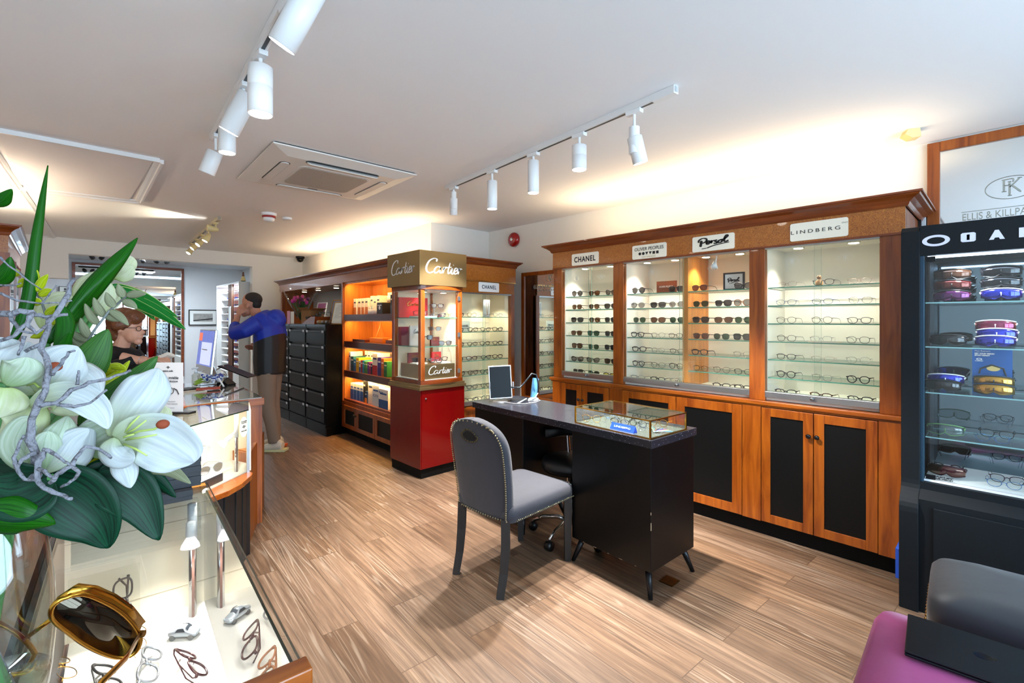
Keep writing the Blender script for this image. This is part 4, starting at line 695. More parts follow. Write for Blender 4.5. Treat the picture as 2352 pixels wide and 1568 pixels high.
for z in (T,gh-T/2):
    for x in (0,gw): e.box((x-T,0,z-T),(x+T,gl_,z+T/2))
    for y in (0,gl_): e.box((0,y-T,z-T),(gw,y+T,z+T/2))
e.build('brass_frame',GOLD,gb); bx('base_plate',(0,0,.003),(gw,gl_,.006),M('mirror_base','#6f756e',.15,.5),gb)
for a,b in (((0,0,gh-.003),(gw,gl_,gh-.001)),((-.001,0,.006),(.001,gl_,gh)),((-0+gw-.001,0,.006),(gw+.001,gl_,gh)),((0,-.001,.006),(gw,.001,gh)),((0,gl_-.001,.006),(gw,gl_+.001,gh))): bx('glass_panel',a,b,GL,gb)
GM=gb.matrix_basis.copy(); GM=Matrix.Translation(gb.location)@Matrix.Rotation(R(-4.2),4,'Z')
for k,x,y,lab in (('go',.06,.45,'at far corner of brass box on desk'),('gs',.15,.40,'second from far end in brass box on desk'),('gu',.24,.43,'by the far back edge in brass box on desk'),('gk',.12,.29,'behind blue strip in brass box on desk'),('gm',.22,.27,'mid back in brass box on desk'),('gk',.17,.20,'centre in brass box on desk'),('go',.27,.13,'near back corner of brass box on desk'),('gs',.10,.09,'near front corner of brass box on desk')): put(k,GM@Vector((x,y,.007)),R(-75)+rnd.uniform(-.3,.3),lab,'frames in the brass box',.95)
o=thing('brand_strip','blue triangular brand strip inside the brass box on the desk','strip',GM@Vector((.02,.20,.007)),R(-94)); MB().prism([(-.0,0),(.035,0),(.02,.034)],-.08,.08,axis=0).build('strip',M('royal_blue','#1240b8',.4),o); t=text('LINDBERG',.11,.011,M('pale_blue_ink','#b8c8f0',.5),o,(0,.008,.018)); t.rotation_euler=(R(-30),0,0)
fan=thing('temple_sample_fan','fan of coloured sample temples inside the brass box','sample fan',GM@Vector((.12,.06,.012)),0)
for i in range(9): a=R(-60+12*i); MB().tube([(0,0,0),(.05*math.cos(a),.05*math.sin(a),.006),(.10*math.cos(a+.2),.10*math.sin(a+.2),.002)],.0022,5).build('sample_temple',M('temple_%d'%i,['#7fb0c8','#b0b8c0','#c8b080','#a050a0','#4080c0','#303040','#c07050','#60a0a0','#d0c0a0'][i],.3,.5),fan)
# tablet on stand
tb=thing('tablet_stand','silver tablet computer standing portrait on far end of desk','tablet',(2.44,2.66,.829),R(-33))
MB().lathe([(.06,0),(.058,.006),(.01,.01)],24,(-.0,.03,0)).build('base',ALU,tb); MB().tube([(0,.03,.008),(-.0,.02,.05),(0,.012,.10)],.005).build('stem',CHROME,tb)
s=MB().box((-.088,-.004,.025),(.088,.004,.275)).build('tablet_body',M('silver_body','#c9cbd0',.3,.8),tb,bevel=.003); bx('screen',(-.081,-.0055,.032),(.081,-.004,.268),M('black_screen','#050608',.25,spec=.1),s); s.rotation_euler=(R(-6),R(-2),0)
for x in (-.095,.087): bx('clamp',(x,-.012,.10),(x+.008,.012,.15),GREYP,tb)
o=thing('flexible_arm','coiled black flexible arm holder beside the tablet','arm',(2.50,2.56,.829)); MB().tube([(.0,.05,.11),(.06,.02,.105),(.10,-.0,.15),(.14,-.03,.21),(.17,-.05,.20),(.185,-.055,.13),(.19,-.05,.06)],.0065,10).build('arm',M('gunmetal','#2d3136',.3,.6),o,smooth=True); MB().tube([(.19,-.05,.06),(.16,-.04,.02),(.10,-.03,.006)],.004).build('cable',BPL,o)
o=thing('pupil_gauge','blue tinted measuring device standing beside the tablet','gauge',(2.68,2.55,.829),R(-25)); g=bx('body',(-.02,0,.0),(.025,.03,.17),M('blue_device','#3f6f95',.2,.3,var=.3,vscale=40),o,.004); g.rotation_euler=(R(-6),R(10),0); MB().lathe([(.045,0),(.04,.012),(.02,.02)],20).build('base',GREYP,o)
tag(MB().tube([(2.46,2.50,.836),(2.60,2.55,.848)],[.006,.004],8).build('stylus',M('pale_grey_plastic','#b8bcc2',.3)),'pale grey stylus pen lying on desk before the tablet','pen')
tag(MB().tube([(2.43,2.62,.833),(2.44,2.52,.833),(2.50,2.46,.833),(2.60,2.45,.833),(2.68,2.48,.833),(2.70,2.54,.838)],.0025,6).build('charging_cable',M('cable_grey','#85878b',.5),smooth=True),'white charging cable looping over the desk end','cable')
tag(MB().lathe([(.07,0),(.068,.008),(.01,.01)],24,(2.58,2.62,.829)).build('dark_mat',M('dark_disc','#23272b',.3)),'dark round holder base beside tablet on desk','base')
# velvet chair
VEL=M('grey_velvet','#2b2b33',.8,sheen=.12,bump=.12,bscale=25,var=.12,vscale=6); NAIL=M('antique_nail','#8f8468',.3,1)
ch=thing('dining_chair','grey velvet dining chair with nailhead trim facing the desk','chair',(1.96,2.02,0),R(2.5))
# seat (local +x is forward)
def rbox(mb,x0,x1,y0,y1,z0,z1,r=.03,n=4,puff=0):
    pts=[]
    for cx,cy,a0 in ((x1-r,y1-r,0),(x0+r,y1-r,90),(x0+r,y0+r,180),(x1-r,y0+r,270)):
        for k in range(n+1): a=R(a0+90*k/n); pts.append((cx+r*math.cos(a),cy+r*math.sin(a)))
    rings=[]
    for z,s in ((z0,1),(z0+(z1-z0)*.55,1.0),(z1-(z1-z0)*.18,.985),(z1,.93),(z1+puff*.7,.7),(z1+puff,.3)):
        mx,my=(x0+x1)/2,(y0+y1)/2; rings.append([mb.b.verts.new((mx+(x-mx)*s,my+(y-my)*s,z)) for x,y in pts])
    for A,B in zip(rings,rings[1:]):
        for k in range(len(pts)): mb._f([A[k],A[(k+1)%len(pts)],B[(k+1)%len(pts)],B[k]])
    mb._f(rings[0][::-1]); mb._f(rings[-1]); return mb
rbox(MB(),-.27,.30,-.225,.225,.385,.465,.05,puff=.022).build('seat',VEL,ch,smooth=True)
# backrest: arched outline curved slightly around the sitter
out=[]
for k in range(25):
    t=k/24
    if t<.3: y=-.195-.02*math.sin(t/.3*PI/2); z=.385+(t/.3)*.33
    elif t>.7: y=.195+.02*math.sin((1-t)/.3*PI/2); z=.385+((1-t)/.3)*.33
    else: a=PI*(1-(t-.3)/.4); y=.215*math.cos(a)*(1 if True else 1); z=.715+.20*math.sin(a)**.75
    out.append((y,z))
def bk(y,z,off): # leaning, gently concave
    h_=(z-.385)/.53; return (-.245-.075*h_**1.3+off+.16*y*y*2.2, y, z)
mb=MB(); NZ=26; hole=(-.0,.80)
rowsA=[];rowsB=[]
def width(z):
    if z<=.74: return .195+.022*math.sin(min(1,(z-.385)/.355)*PI/2)
    q=min(1,(z-.74)/.175); return .217*max(0,1-q**2.5)**(1/2.3)
zs=[.385+(.915-.385)*(1-(1-i/NZ)**1.6) for i in range(NZ+1)]
for off,rows in ((-.035,rowsA),(.03,rowsB)):
    for z in zs:
        wd=max(width(z),.012); rows.append([bk(wd*(-1+2*j/14)*.985,z,off*(1-.35*abs(-1+2*j/14)**6)) for j in range(15)])
VA=[[mb.b.verts.new(p) for p in r] for r in rowsA]; VB=[[mb.b.verts.new(p) for p in r] for r in rowsB]
for V,fl in ((VA,0),(VB,1)):
    for i in range(NZ):
        for j in range(14):
            q=[V[i][j],V[i][j+1],V[i+1][j+1],V[i+1][j]]; mb._f(q if fl else q[::-1])
for i in range(NZ):
    for j in (0,14): mb._f([VA[i][j],VB[i][j],VB[i+1][j],VA[i+1][j]])
for r_ in (0,NZ):
    for j in range(14): mb._f([VA[r_][j],VB[r_][j],VB[r_][j+1],VA[r_][j+1]])
back=mb.build('backrest',VEL,ch,smooth=True)
nm=MB()
def nail(p,nrm): 
    nm.ball(p,.0055,1,1,1,5)
P=[]
for i in range(42): 
    z=.40+.50*(i/41); P.append((width(z)*.96,z))
for y,z in P: nail(bk(y,z,-.034),None); nail(bk(-y,z,-.034),None)
for k in range(22): y=-.20+.40*k/21; nail(bk(y*.97,.392,-.036),None)
for k in range(14): a=PI*k/13; y=.16*math.cos(a); nail(bk(y,.905-.035*abs(math.cos(a))**2,-.034),None)
nm.build('nailhead_trim',NAIL,back,smooth=True)
nm=MB()
for k in range(40): x=-.22+.51*k/39; nm.ball((x,-.226,.392),.0045,n=5); nm.ball((x,.226,.392),.0045,n=5)
for k in range(34): y=-.22+.44*k/33; nm.ball((.301,y,.392),.0045,n=5)
nm.build('nailhead_trim',NAIL,ch,smooth=True)
# finger hole ringed by nails
hb=MB(); pts=[(.055*math.cos(2*PI*k/20),.805+(.026*math.sin(2*PI*k/20)-.016*(math.cos(2*PI*k/20)**2 if math.sin(2*PI*k/20)>0 else 0)+.012)) for k in range(20)]
pts=[(y+.02,z+.005) for y,z in pts]
V=[hb.b.verts.new(bk(y,z,-.0375)) for y,z in pts]; hb._f(V); hb.build('hand_slot',M('slot_black','#050505',.9),back)
hb=MB()
for k in range(26): a=2*PI*k/26; hb.ball(bk(.02+.066*math.cos(a),.822+.034*math.sin(a)-(.014*math.cos(a)**2 if math.sin(a)>0 else 0),-.037),.005,n=5)
hb.build('slot_nails',M('dark_nail','#5a5038',.35,1),back,smooth=True)
for sy_ in (-1,1):
    MB().tube([(-.255,sy_*.175,.40),(-.258,sy_*.178,.25),(-.272,sy_*.178,.12),(-.30,sy_*.178,.0)],[.034,.034,.031,.028],4).build('leg',EBONY,ch); MB().tube([(.262,sy_*.193,.40),(.262,sy_*.193,0)],[.033,.025],4).build('leg',EBONY,ch)
# swivel stool behind desk
so=thing('swivel_stool','black swivel stool on chrome star base behind the desk','stool',(2.95,2.15,0)) if False else thing('swivel_stool','black swivel stool on chrome star base tucked behind the desk','stool',(2.50,2.03,0))
for k in range(5):
    a=R(72*k+116); c,s_=math.cos(a),math.sin(a)
    MB().tube([(0,0,.10),(.10*c,.10*s_,.115),(.20*c,.20*s_,.10),(.265*c,.265*s_,.065)],[.018,.017,.013,.011],8,flat=.7).build('foot_spoke',CHROME,so,smooth=True); w_=MB().tube([(.265*c-.02*s_,.265*s_+.02*c,.03),(.265*c+.02*s_,.265*s_-.02*c,.03)],.03,14); w_.build('castor',BLKP,so,smooth=True)
MB().tube([(0,0,.08),(0,0,.44)],.025,12).build('gas_lift',CHROME,so,smooth=True); MB().lathe([(.05,.43),(.19,.45),(.20,.48),(.19,.52),(.05,.53)],28).build('seat',M('black_vinyl','#101012',.4),so,smooth=True)
MB().tube([(.1,.1,.5),(.12,.13,.64)],.012).build('back_post',CHROME,so); MB().tube([(.20,-.05,.66),(.17,.08,.66),(.08,.16,.66),(-.04,.20,.66)],.035,8,flat=.4).build('backrest',M('black_vinyl','#101012',.4),so,smooth=True)
o=tag(bx('floor_plate',(2.412,1.257,0),(2.497,1.335,.006),M('tarnished_brass','#4a3312',.3,.8,var=.6,vscale=25)),'small tarnished brass floor plate beside the desk leg','floor plate')
# ================================================================= RIGHT FOREGROUND SEATS
PINK=M('magenta_velvet','#9c2c72',.6,sheen=.2,bump=.1,bscale=18,var=.12,vscale=7); GV=M('slate_velvet','#1b1f26',.55,sheen=.15,bump=.08,bscale=18,var=.12,vscale=6)
def cushion(parent,x0,x1,y0,y1,z0,z1,m,r=.05,nm_='cushion',puff=.03):
    return rbox(MB(),x0,x1,y0,y1,z0,z1,r,5,puff).build(nm_,m,parent,smooth=True)
st=thing('velvet_stool','slate grey velvet stool with brass nails beside sports cabinet','stool',(2.45,-.06,0),R(3))
cushion(st,-.20,.23,-.40,.27,.34,.47,GV,.06,puff=.035); nm=MB()
for k in range(26): y=-.38+.62*k/25; nm.ball((-.202,y,.35),.006,n=5)
for k in range(14): nm.ball((-.18+.028*k,.272,.35),.006,n=5)
nm.build('nailhead_trim',BRASS,st,smooth=True); bx('skirt',(-.18,-.36,.27),(.2,.25,.35),M('dark_skirt','#16161a',.7),st)
for x in (-.15,.16):
    for y in (-.3,.2): MB().tube([(x,y,.32),(x,y,0)],[.022,.015],10).build('leg',EBONY,st)
ps=thing('velvet_ottoman','magenta velvet ottoman holding a closed laptop at near right','ottoman',(1.83,-.02,0),R(2))
cushion(ps,-.30,.27,-.42,.335,.25,.452,PINK,.045,puff=.012); bx('skirt',(-.21,-.4,.10),(.19,.255,.31),PINK,ps,.02)
for x in (-.18,.16):
    for y in (-.37,.22): MB().tube([(x,y,.12),(x,y,0)],[.022,.016],10).build('leg',EBONY,ps)
lp=thing('laptop','closed dark laptop lying on the magenta ottoman','laptop',(2.022,.225,.470),R(-97)); 
lp.rotation_euler=(0,0,R(-85.5))
MB().box((0,-.235,0),(.34,0,.008)).build('base',M('space_black','#17191e',.35,.6),lp,bevel=.003); l=MB().box((0,-.235,.009),(.34,0,.016)).build('lid',M('space_black','#17191e',.35,.6),lp,bevel=.003)
lg=MB(); lg.prism([(.17+.020*math.cos(a*PI/10)*(1-.12*(a in (4,5,6))),-.118+.017*math.sin(a*PI/10)) for a in range(20)],.0162,.0166); lg.prism([(.188,-.114),(.198,-.108),(.196,-.122)],.0162,.0166); lg.build('logo',M('dark_mirror_logo','#4a4d54',.1,1),l)
# ================================================================= CEILING FIXTURES
ac=thing('ceiling_air_conditioner','white square ceiling cassette air conditioner with grey intake grille','air conditioner',(1.54,3.735,2.6),R(-2.6)); P_='ac_white'; ACW=M(P_,'#e6e1da',.45)
bx('shadow_gap',(-.505,-.505,-.008),(.505,.505,0),M('gap_dark','#1a1918',.9),ac); mb=MB(); hs=.52
def sq(s,z): return [mb.b.verts.new((x*s,y*s,z)) for x,y in ((-1,-1),(1,-1),(1,1),(-1,1))]
a,b,c,d=sq(hs,-.008),sq(hs,-.018),sq(.40,-.045),sq(.40,-.045)
for A,B in ((a,b),(b,c)):
    for k in range(4): mb._f([A[k],A[(k+1)%4],B[(k+1)%4],B[k]])
mb._f(c); mb._f(a[::-1]); mb.build('panel',ACW,ac,bevel=.008)
def rrect(x0,y0,x1,y1,r,n=5):
    P=[]
    for cx,cy,a0 in ((x1-r,y1-r,0),(x0+r,y1-r,90),(x0+r,y0+r,180),(x1-r,y0+r,270)):
        for k in range(n+1): q=R(a0+90*k/n); P.append((cx+r*math.cos(q),cy+r*math.sin(q)))
    return P
gm=M('ac_grille','#b9b2a8',.6); nt=gm.node_tree; tc=nt.nodes.new('ShaderNodeTexCoord'); ck=nt.nodes.new('ShaderNodeTexChecker'); ck.inputs['Scale'].default_value=170; ck.inputs[1].default_value=srgb('#c9c3ba'); ck.inputs[2].default_value=srgb('#8e8880'); nt.links.new(tc.outputs['Object'],ck.inputs[0]); nt.links.new(ck.outputs[0],nt.nodes['Principled BSDF'].inputs[0])
MB().prism(rrect(-.25,-.25,.25,.25,.05),-.052,-.044).build('intake_grille',gm,ac); MB().prism(rrect(-.27,-.27,.27,.27,.06),-.049,-.044).build('grille_rim',ACW,ac)
for k in range(4):
    q=Matrix.Rotation(R(90*k),4,'Z'); opn=k in (0,)
    MB().prism(rrect(-.27,-.405,.27,-.335,.034),-.0455,-.030).xf(q).build('louvre_slot',BLKP if opn else M('slot_shadow','#4a4640',.6),ac)
    f=MB().prism(rrect(-.262,-.398,.262,-.342,.028),-.052,-.046)
    if opn: f.xf(Matrix.Translation((0,-.37,-.049))@Matrix.Rotation(R(38),4,'X')@Matrix.Translation((0,.37,.049)))
    f.xf(q).build('louvre_flap',ACW,ac)
tl=MB().prism(rrect(.02,.30,.10,.318,.008),-.0475,-.045).build('logo_bar',M('ac_logo','#6d665e',.5),ac); tl.location=(-.06,-.0,0); MB().lathe([(.006,0),(.006,.002)],10,(-.42,-.37,-.03)).build('status_light',M('green_led','#40ff90',.3,emit=2),ac)
# tracks
def track(nm_,label,p,q,slot=True,m=BPL,z=2.6,wd=.036,hh=.036):
    p=Vector((*p,z)); q=Vector((*q,z)); L_=(q-p).length; a=math.atan2(q.y-p.y,q.x-p.x); o=thing(nm_,label,'track light rail',p,a)
    MB().box((0,-wd/2,-hh),(L_,wd/2,0)).build('rail',m,o,bevel=.002); bx('power_slot',(.05,-.007,-hh-.0012),(L_-.12,.007,-hh+.001),TRACKM,o); bx('end_feed',(L_-.13,-wd/2-.001,-hh-.004),(L_,wd/2+.001,-.0005),m,o,.002); return o
track('lighting_track','white ceiling lighting track over desk and long cabinet',(2.415,3.33),(2.19,1.12)); track('lighting_track','white ceiling lighting track above the glass counters',(.70,3.43),(.52,.75)); track('lighting_track','short cream ceiling track near the far opening',(1.43,8.4),(1.30,6.03),m=M('cream_track','#cfc4ae',.5))
def tspot(px,py,label,L_=.185,r=.04,d=(0,0,-1),drop=.075,power=30,seam=True,on=True,col=LED,off=0,grp='white track spotlights',bullet=False,m=BPL,zt=2.564,spot=75,split=0):
    o=thing('track_spotlight',label,'spotlight',(px,py,zt),0,grp); dv=Vector(d).normalized(); q=dv.to_track_quat('Z','Y').to_matrix()
    bx('adapter',(-.018,-.045,-.022),(.018,.045,0),m,o,.003); j=Vector((0,0,-drop)); MB().tube([(0,0,-.02),j],.008,10).build('stem',m,o)
    s0=j-dv*off
    if bullet: MB().lathe([(.006,-.03),(.022,-.015),(.034,.03),(.040,.075),(.036,.09),(.03,.085)],20,s0,rot=q,cap=False).build('lamp_body',m,o,smooth=True); e0=s0+dv*.082; rr=.03
    else:
        if split: MB().lathe([(r*.7,0),(r*.7,.14)],24,j+Vector((0,0,.05))-Vector((0,0,.14)),cap=True).build('driver_body',m,o,smooth=False); MB().lathe([(.006,0),(.006,.012)],10,j+Vector((r*.8,0,-.06)),rot=Matrix.Rotation(R(90),3,'Y')).build('hinge_knob',m,o)
        MB().lathe([(r*.9,0),(r,.003),(r,L_*.42),(r-.0012,L_*.425),(r-.0012,L_*.435),(r,L_*.44),(r,L_-.002),(r-.003,L_),(r-.004,L_-.012)] if seam else [(r*.9,0),(r,.003),(r,L_-.002),(r-.003,L_),(r-.004,L_-.012)],32,s0,rot=q,cap=True).build('lamp_body',m,o,smooth=True); e0=s0+dv*(L_-.002); rr=r-.004
    MB().lathe([(rr,0),(rr,.002)],24,e0,rot=q).build('lens',EMIT if on else BPL,o)
    if on: light('SPOT',tuple(e0+dv*.015),power,col,tuple(e0+dv*1.5),.03,spot=spot,blend=.55,parent=o)
    return o
def tx(y): return 2.19+(y-1.12)*.225/2.21
S1=145
tspot(tx(3.21),3.21,'white spotlight at far end of desk track, tilted back',.14,.032,(.18,.25,-1),.09,S1,seam=False,split=1); tspot(tx(2.66),2.66,'slim white spotlight, second from far end of desk track',.21,.038,power=S1,seam=False); tspot(tx(2.19),2.19,'slim white spotlight in the middle of desk track',.215,.038,power=S1,seam=False,drop=.05); tspot(tx(1.77),1.77,'short stout seamed spotlight on the desk track',.145,.044,power=S1,drop=.07); tspot(tx(1.37),1.37,'bent white spotlight at near end of desk track',.14,.040,(.30,-.1,-1),.14,S1,seam=False,split=1)
def t1x(y): return .52+(y-.75)*.18/2.68
F_=Vector((SN,CS,0)); RT=Vector((CS,-SN,0))
tspot(t1x(1.75),1.75,'large tilted spotlight at near end of counter track',.22,.048,tuple(-RT*.55-Vector((0,0,.85))+F_*.1),.11,S1*.5,seam=False,off=.175); tspot(t1x(2.16),2.16,'seamed upright spotlight, second on the counter track',.20,.048,power=S1*.5,drop=.055); tspot(t1x(2.50),2.50,'tilted spotlight, third on the counter track',.20,.045,tuple(-RT*.45-Vector((0,0,.85))),.09,S1*.5,seam=False,off=.05)
tspot(t1x(2.92),2.92,'upright spotlight, fourth on the counter track',.15,.042,power=S1*.2,drop=.06,seam=False); tspot(t1x(3.3),3.30,'unlit tilted spotlight at far end of counter track',.14,.044,tuple(-RT*.35-Vector((0,0,.9))),.09,0,seam=False,on=False,off=-.01)
TC=M('cream_lamp','#d8c690',.45)
for i,(y,d_) in enumerate(((6.25,(-1,.15,.12)),(6.75,(-.45,-.1,-.8)),(7.25,(-.6,-.2,-.7)),(7.7,(-.6,-.1,-.6)),(8.2,(-.5,-.2,-.7)))): tspot(1.30+(y-6.03)*.055,y,['cream bullet spotlight nearest us on short track, aimed sideways','second cream bullet spotlight on the short ceiling track','third cream bullet spotlight on the short ceiling track','fourth cream bullet spotlight on the short ceiling track','furthest cream bullet spotlight on the short ceiling track'][i],d=d_,drop=.08,power=26,col=(1,.9,.66),bullet=True,m=TC,grp='cream bullet spotlights')
o=thing('smoke_detector','white smoke detector with red band on the ceiling','smoke detector',(1.65,5.5,2.6)); MB().lathe([(.075,0),(.075,-.025),(.065,-.03)],28).build('base',BPL,o,smooth=False); MB().lathe([(.066,-.03),(.066,-.048),(.058,-.05)],28).build('red_band',M('detector_red','#a02020',.4),o); MB().lathe([(.058,-.045),(.055,-.075),(.035,-.09),(.003,-.092)],28).build('sensor_head',BPL,o,smooth=True)
tag(MB().lathe([(.05,0),(.05,-.02),(.04,-.026),(.002,-.027)],24,(1.87,5.6,2.6)).build('ceiling_disc',BPL),'small flat white ceiling disc beside the smoke detector','ceiling disc')
# ================================================================= GLASS COUNTERS (left)
C1=Vector((.279,.794,0)); A1=R(-4.4); c1=thing('glass_counter','long glass topped counter case with cherry rail in left foreground','counter',C1,A1); C1M=Matrix.Translation(C1)@Matrix.Rotation(A1,4,'Z')
def c1p(x,y,z): return C1M@Vector((x,y,z))
D1=-.345; L1=1.06
bx('base_cabinet',(D1,0,0),(0,L1+.03,.50),DARKW,c1); bx('deck',(D1+.01,.0,.50),(-.001,L1+.005,.515),M('white_deck_lining','#f3efe6',.6),c1)
bx('near_end_panel',(D1-.02,-.03,.5),(.012,-.003,.885),DARKW,c1); bx('near_top_rail',(D1-.02,-.035,.872),(.016,.002,.902),CHERRYH,c1,.003)
ep=bx('far_end_panel',(D1,L1,.515),(0,L1+.012,.89),CRM,c1); gv=MB()
for z in (.585,.80,.845): gv.box((D1,L1-.0015,z),(0,L1,z+.002))
gv.build('panel_groove',M('groove_grey','#b8aa90',.8),ep); bx('far_top_rail',(D1,L1+.0,.878),(0,L1+.035,.899),M('amber_wood','#c87a28',.35),c1)
bx('rear_panel',(D1-.012,.0,.515),(D1,L1,.885),M('dark_rear_panel','#1a1210',.6),c1); bx('rear_groove',(D1-.012,.0,.885),(D1+.004,L1,.891),M('dark_rear_panel','#1a1210',.6),c1)
GLX=pane('counter_glass',(.985,.995,.985),1.35)
def slab(parent,a,b,m0,m1,ax,name):
    g=MB().box(a,b); g.b.normal_update()
    for f in g.b.faces: f.material_index=0 if abs(f.normal[ax])>.5 else 1
    return g.build(name,[m0,m1],parent)
slab(c1,(D1,.003,.891),(.007,L1+.03,.900),GLX,GLD,2,'glass_top'); slab(c1,(-.006,.003,.515),(-.001,L1+.01,.892),pane('front_glass',(.97,.99,.98),1.9),GLD,0,'front_glass')
def mrlamp(base,ztop,head,aim,label,zb):
    o=thing('display_lamp',label,'lamp',base); h_=ztop-zb
    MB().tube([(0,0,0),(0,0,h_*.62)],.011,12).build('post',CHROME,o,smooth=True); bx('post_groove',(-.0035,-.0125,0),(.0035,-.0105,h_*.60),M('post_slot','#5b4038',.4),o)
    MB().tube([(0,0,h_*.60),(0,0,h_)],.013,12).build('bracket',BPL,o,smooth=True); hv=Vector(head)-Vector(base); MB().tube([(0,0,h_*.72),hv],.006).build('arm',BPL,o)
    dv=Vector(aim).normalized(); q=dv.to_track_quat('Z','Y').to_matrix(); MB().lathe([(.006,-.012),(.013,-.008),(.014,.03),(.011,.034)],18,hv,rot=q).build('lamp_holder',BPL,o,smooth=True)
    MB().lathe([(.009,.034),(.014,.040),(.023,.055),(.026,.066)],24,hv,rot=q,cap=False).build('reflector',M('dichroic_glass','#e8e2e6',.15,emit=.8),o,smooth=True); e0=hv+dv*.064; MB().lathe([(.0245,0),(.0245,.002)],22,e0,rot=q).build('lens',EMIT,o)
    return o,Vector(base)+e0,dv
o,e0,dv=mrlamp(c1p(-.045,.99,.515),.865,c1p(-.055,.93,.82),(-.12,-.10,-1),'chrome posted display lamp inside the left foreground counter','') if False else mrlamp(tuple(c1p(-.045,.99,.515)),.87,tuple(c1p(-.052,.955,.815)),(-.05,-.12,-1),'chrome posted display lamp inside the left foreground counter',.515)
light('SPOT',tuple(e0+dv*.01),6,LED,tuple(e0+dv+Vector((-.1,-.45,0))),.02,spot=150,blend=.5)
light('AREA',tuple(c1p(-.17,.45,.885)),1.6,LED,None,.25,.3,name='counter_fill_light')  # added fill light for the counter interior, no strip lamp stands there
def car(loc,rz,label):
    o=thing('toy_car',label,'toy car',loc,rz); SV=M('silver_car_paint','#b4bcc6',.25,.55,coat=.6); L_=[]
    st=[(-.041,.012,.012,.019,.020,.008),(-.036,.0165,.006,.020,.0235,.012),(-.024,.0182,.005,.0215,.0265,.0135),(-.012,.0176,.005,.0215,.0335,.0125),(-.002,.0174,.005,.0212,.0355,.0122),(.007,.0174,.005,.0208,.0335,.0118),(.017,.0176,.005,.0205,.0245,.0128),(.028,.0178,.005,.0195,.0215,.0125),(.036,.0162,.006,.0165,.0175,.0105),(.041,.012,.009,.0125,.013,.007)]
    mb=MB(); rings=[]
    for x,w1,z0,z1,z2,w2 in st: rings.append([mb.b.verts.new(p) for p in ((x,-w1*.9,z0),(x,-w1,(z0+z1)/2),(x,-w1*.97,z1),(x,-w2,z2),(x,0,z2+.001),(x,w2,z2),(x,w1*.97,z1),(x,w1,(z0+z1)/2),(x,w1*.9,z0))])
    for A,B in zip(rings,rings[1:]):
        for k in range(8): mb._f([A[k],A[k+1],B[k+1],B[k]])
        mb._f([A[8],A[0],B[0],B[8]])
    mb._f(rings[0][::-1]); mb._f(rings[-1]); mb.build('body',SV,o,smooth=True,subd=1)
    GD=M('car_window','#2c343c',.08); MB().grid([[(.0165,-.0122,.0262),(.0165,.0122,.0262)],[(.0085,-.0108,.0336),(.0085,.0108,.0336)]]).build('windscreen',GD,o); 
    for s in (-1,1): MB().grid([[(-.017,s*.0172,.0235),(.011,s*.0172,.0235)],[(-.011,s*.0142,.0318),(.005,s*.0142,.0328)]]).build('side_window',GD,o); MB().ball((.0375,s*.0115,.0165),.0032,.6,1,1,8).build('headlight',M('lamp_white','#e8eef2',.1),o)
    for x in (-.025,.026):
        for s in (-1,1): MB().tube([(x,s*.012,.0078),(x,s*.0182,.0078)],.0078,14).build('wheel',M('tyre_grey','#4a4d50',.4),o)
    return o
car(tuple(c1p(-.075,.885,.515)),R(-38),'silver toy sports car beside the lamp in left foreground counter')
ri=tag(bx('acrylic_riser',(0,0,0),(.16,.006,.20),CLR if False else pane('acrylic',(.98,.985,.97),1.1)),'clear acrylic upright riser in the left foreground counter','riser'); ri.location=c1p(-.335,.985,.515); ri.rotation_euler=(R(-12),0,A1)
put('fb',c1p(-.24,.955,.64),0,'hung upright on acrylic riser in left counter','frames on the white deck of left counter',1,rot=(0,R(90),A1))
for k,x,y,z,a,t,lab,sc in (('fs',-.315,.90,.535,100,-62,'at rear left of left counter, far row',1.05),('fs',-.16,.92,.535,84,-60,'between riser and toy car in left counter',1.05),
    ('fg',-.135,.755,.535,78,-58,'centre of left counter, middle row',1.15),('fb',-.22,.77,.535,96,-60,'rear centre of left counter, middle row',1.15),('fw',-.052,.695,.535,98,-50,'by the front glass of left counter, middle row',1.15),('fg',-.17,.61,.535,86,-60,'centre of left counter, near row',1.15),('fa',-.06,.545,.535,100,-55,'by the front glass of left counter, near row',1.15),('fb',-.27,.60,.535,92,-60,'rear of left counter, near row',1.15),
    ('fg',-.26,.44,.535,88,-60,'rear of left counter, nearest row',1.15),('fa',-.15,.45,.535,94,-60,'centre of left counter, nearest row',1.15),('fb',-.05,.45,.535,90,-60,'by the front glass of left counter, nearest row',1.1)):
    put(k,c1p(x,y,z),0,lab,'frames on the white deck of left counter',sc,rot=(R(t),0,R(a)))
o=thing('staff_shelf','dark wood staff worktop behind the left foreground counter','worktop',C1,A1); bx('top',(-.85,-.03,.86),(D1-.022,1.0,.898),DARKW,o); bx('body',(-.83,.0,0),(D1-.03,.98,.86),M('dark_body','#15100e',.6),o)
for i in range(4):
    q=c1p(-.31+(.02 if i==0 else .045)-.06,.965-(.03 if i==0 else 0),.9005+.031*i); o=thing('presentation_box',['black presentation box at the bottom of counter stack, set forward','black presentation box, second from bottom of counter stack','black presentation box, second from top of counter stack','black presentation box on top of the counter stack'][i],'box',q,A1,'stacked black boxes on the glass counter')
    if i==0: q2=(0,0,0)
    bx('tray',(0,0,0),(.30,.09,.012),M('navy_black_card','#16181f',.5),o); bx('lid',(-.001,-.001,.0125),(.301,.091,.030),M('navy_black_card','#16181f',.5),o)
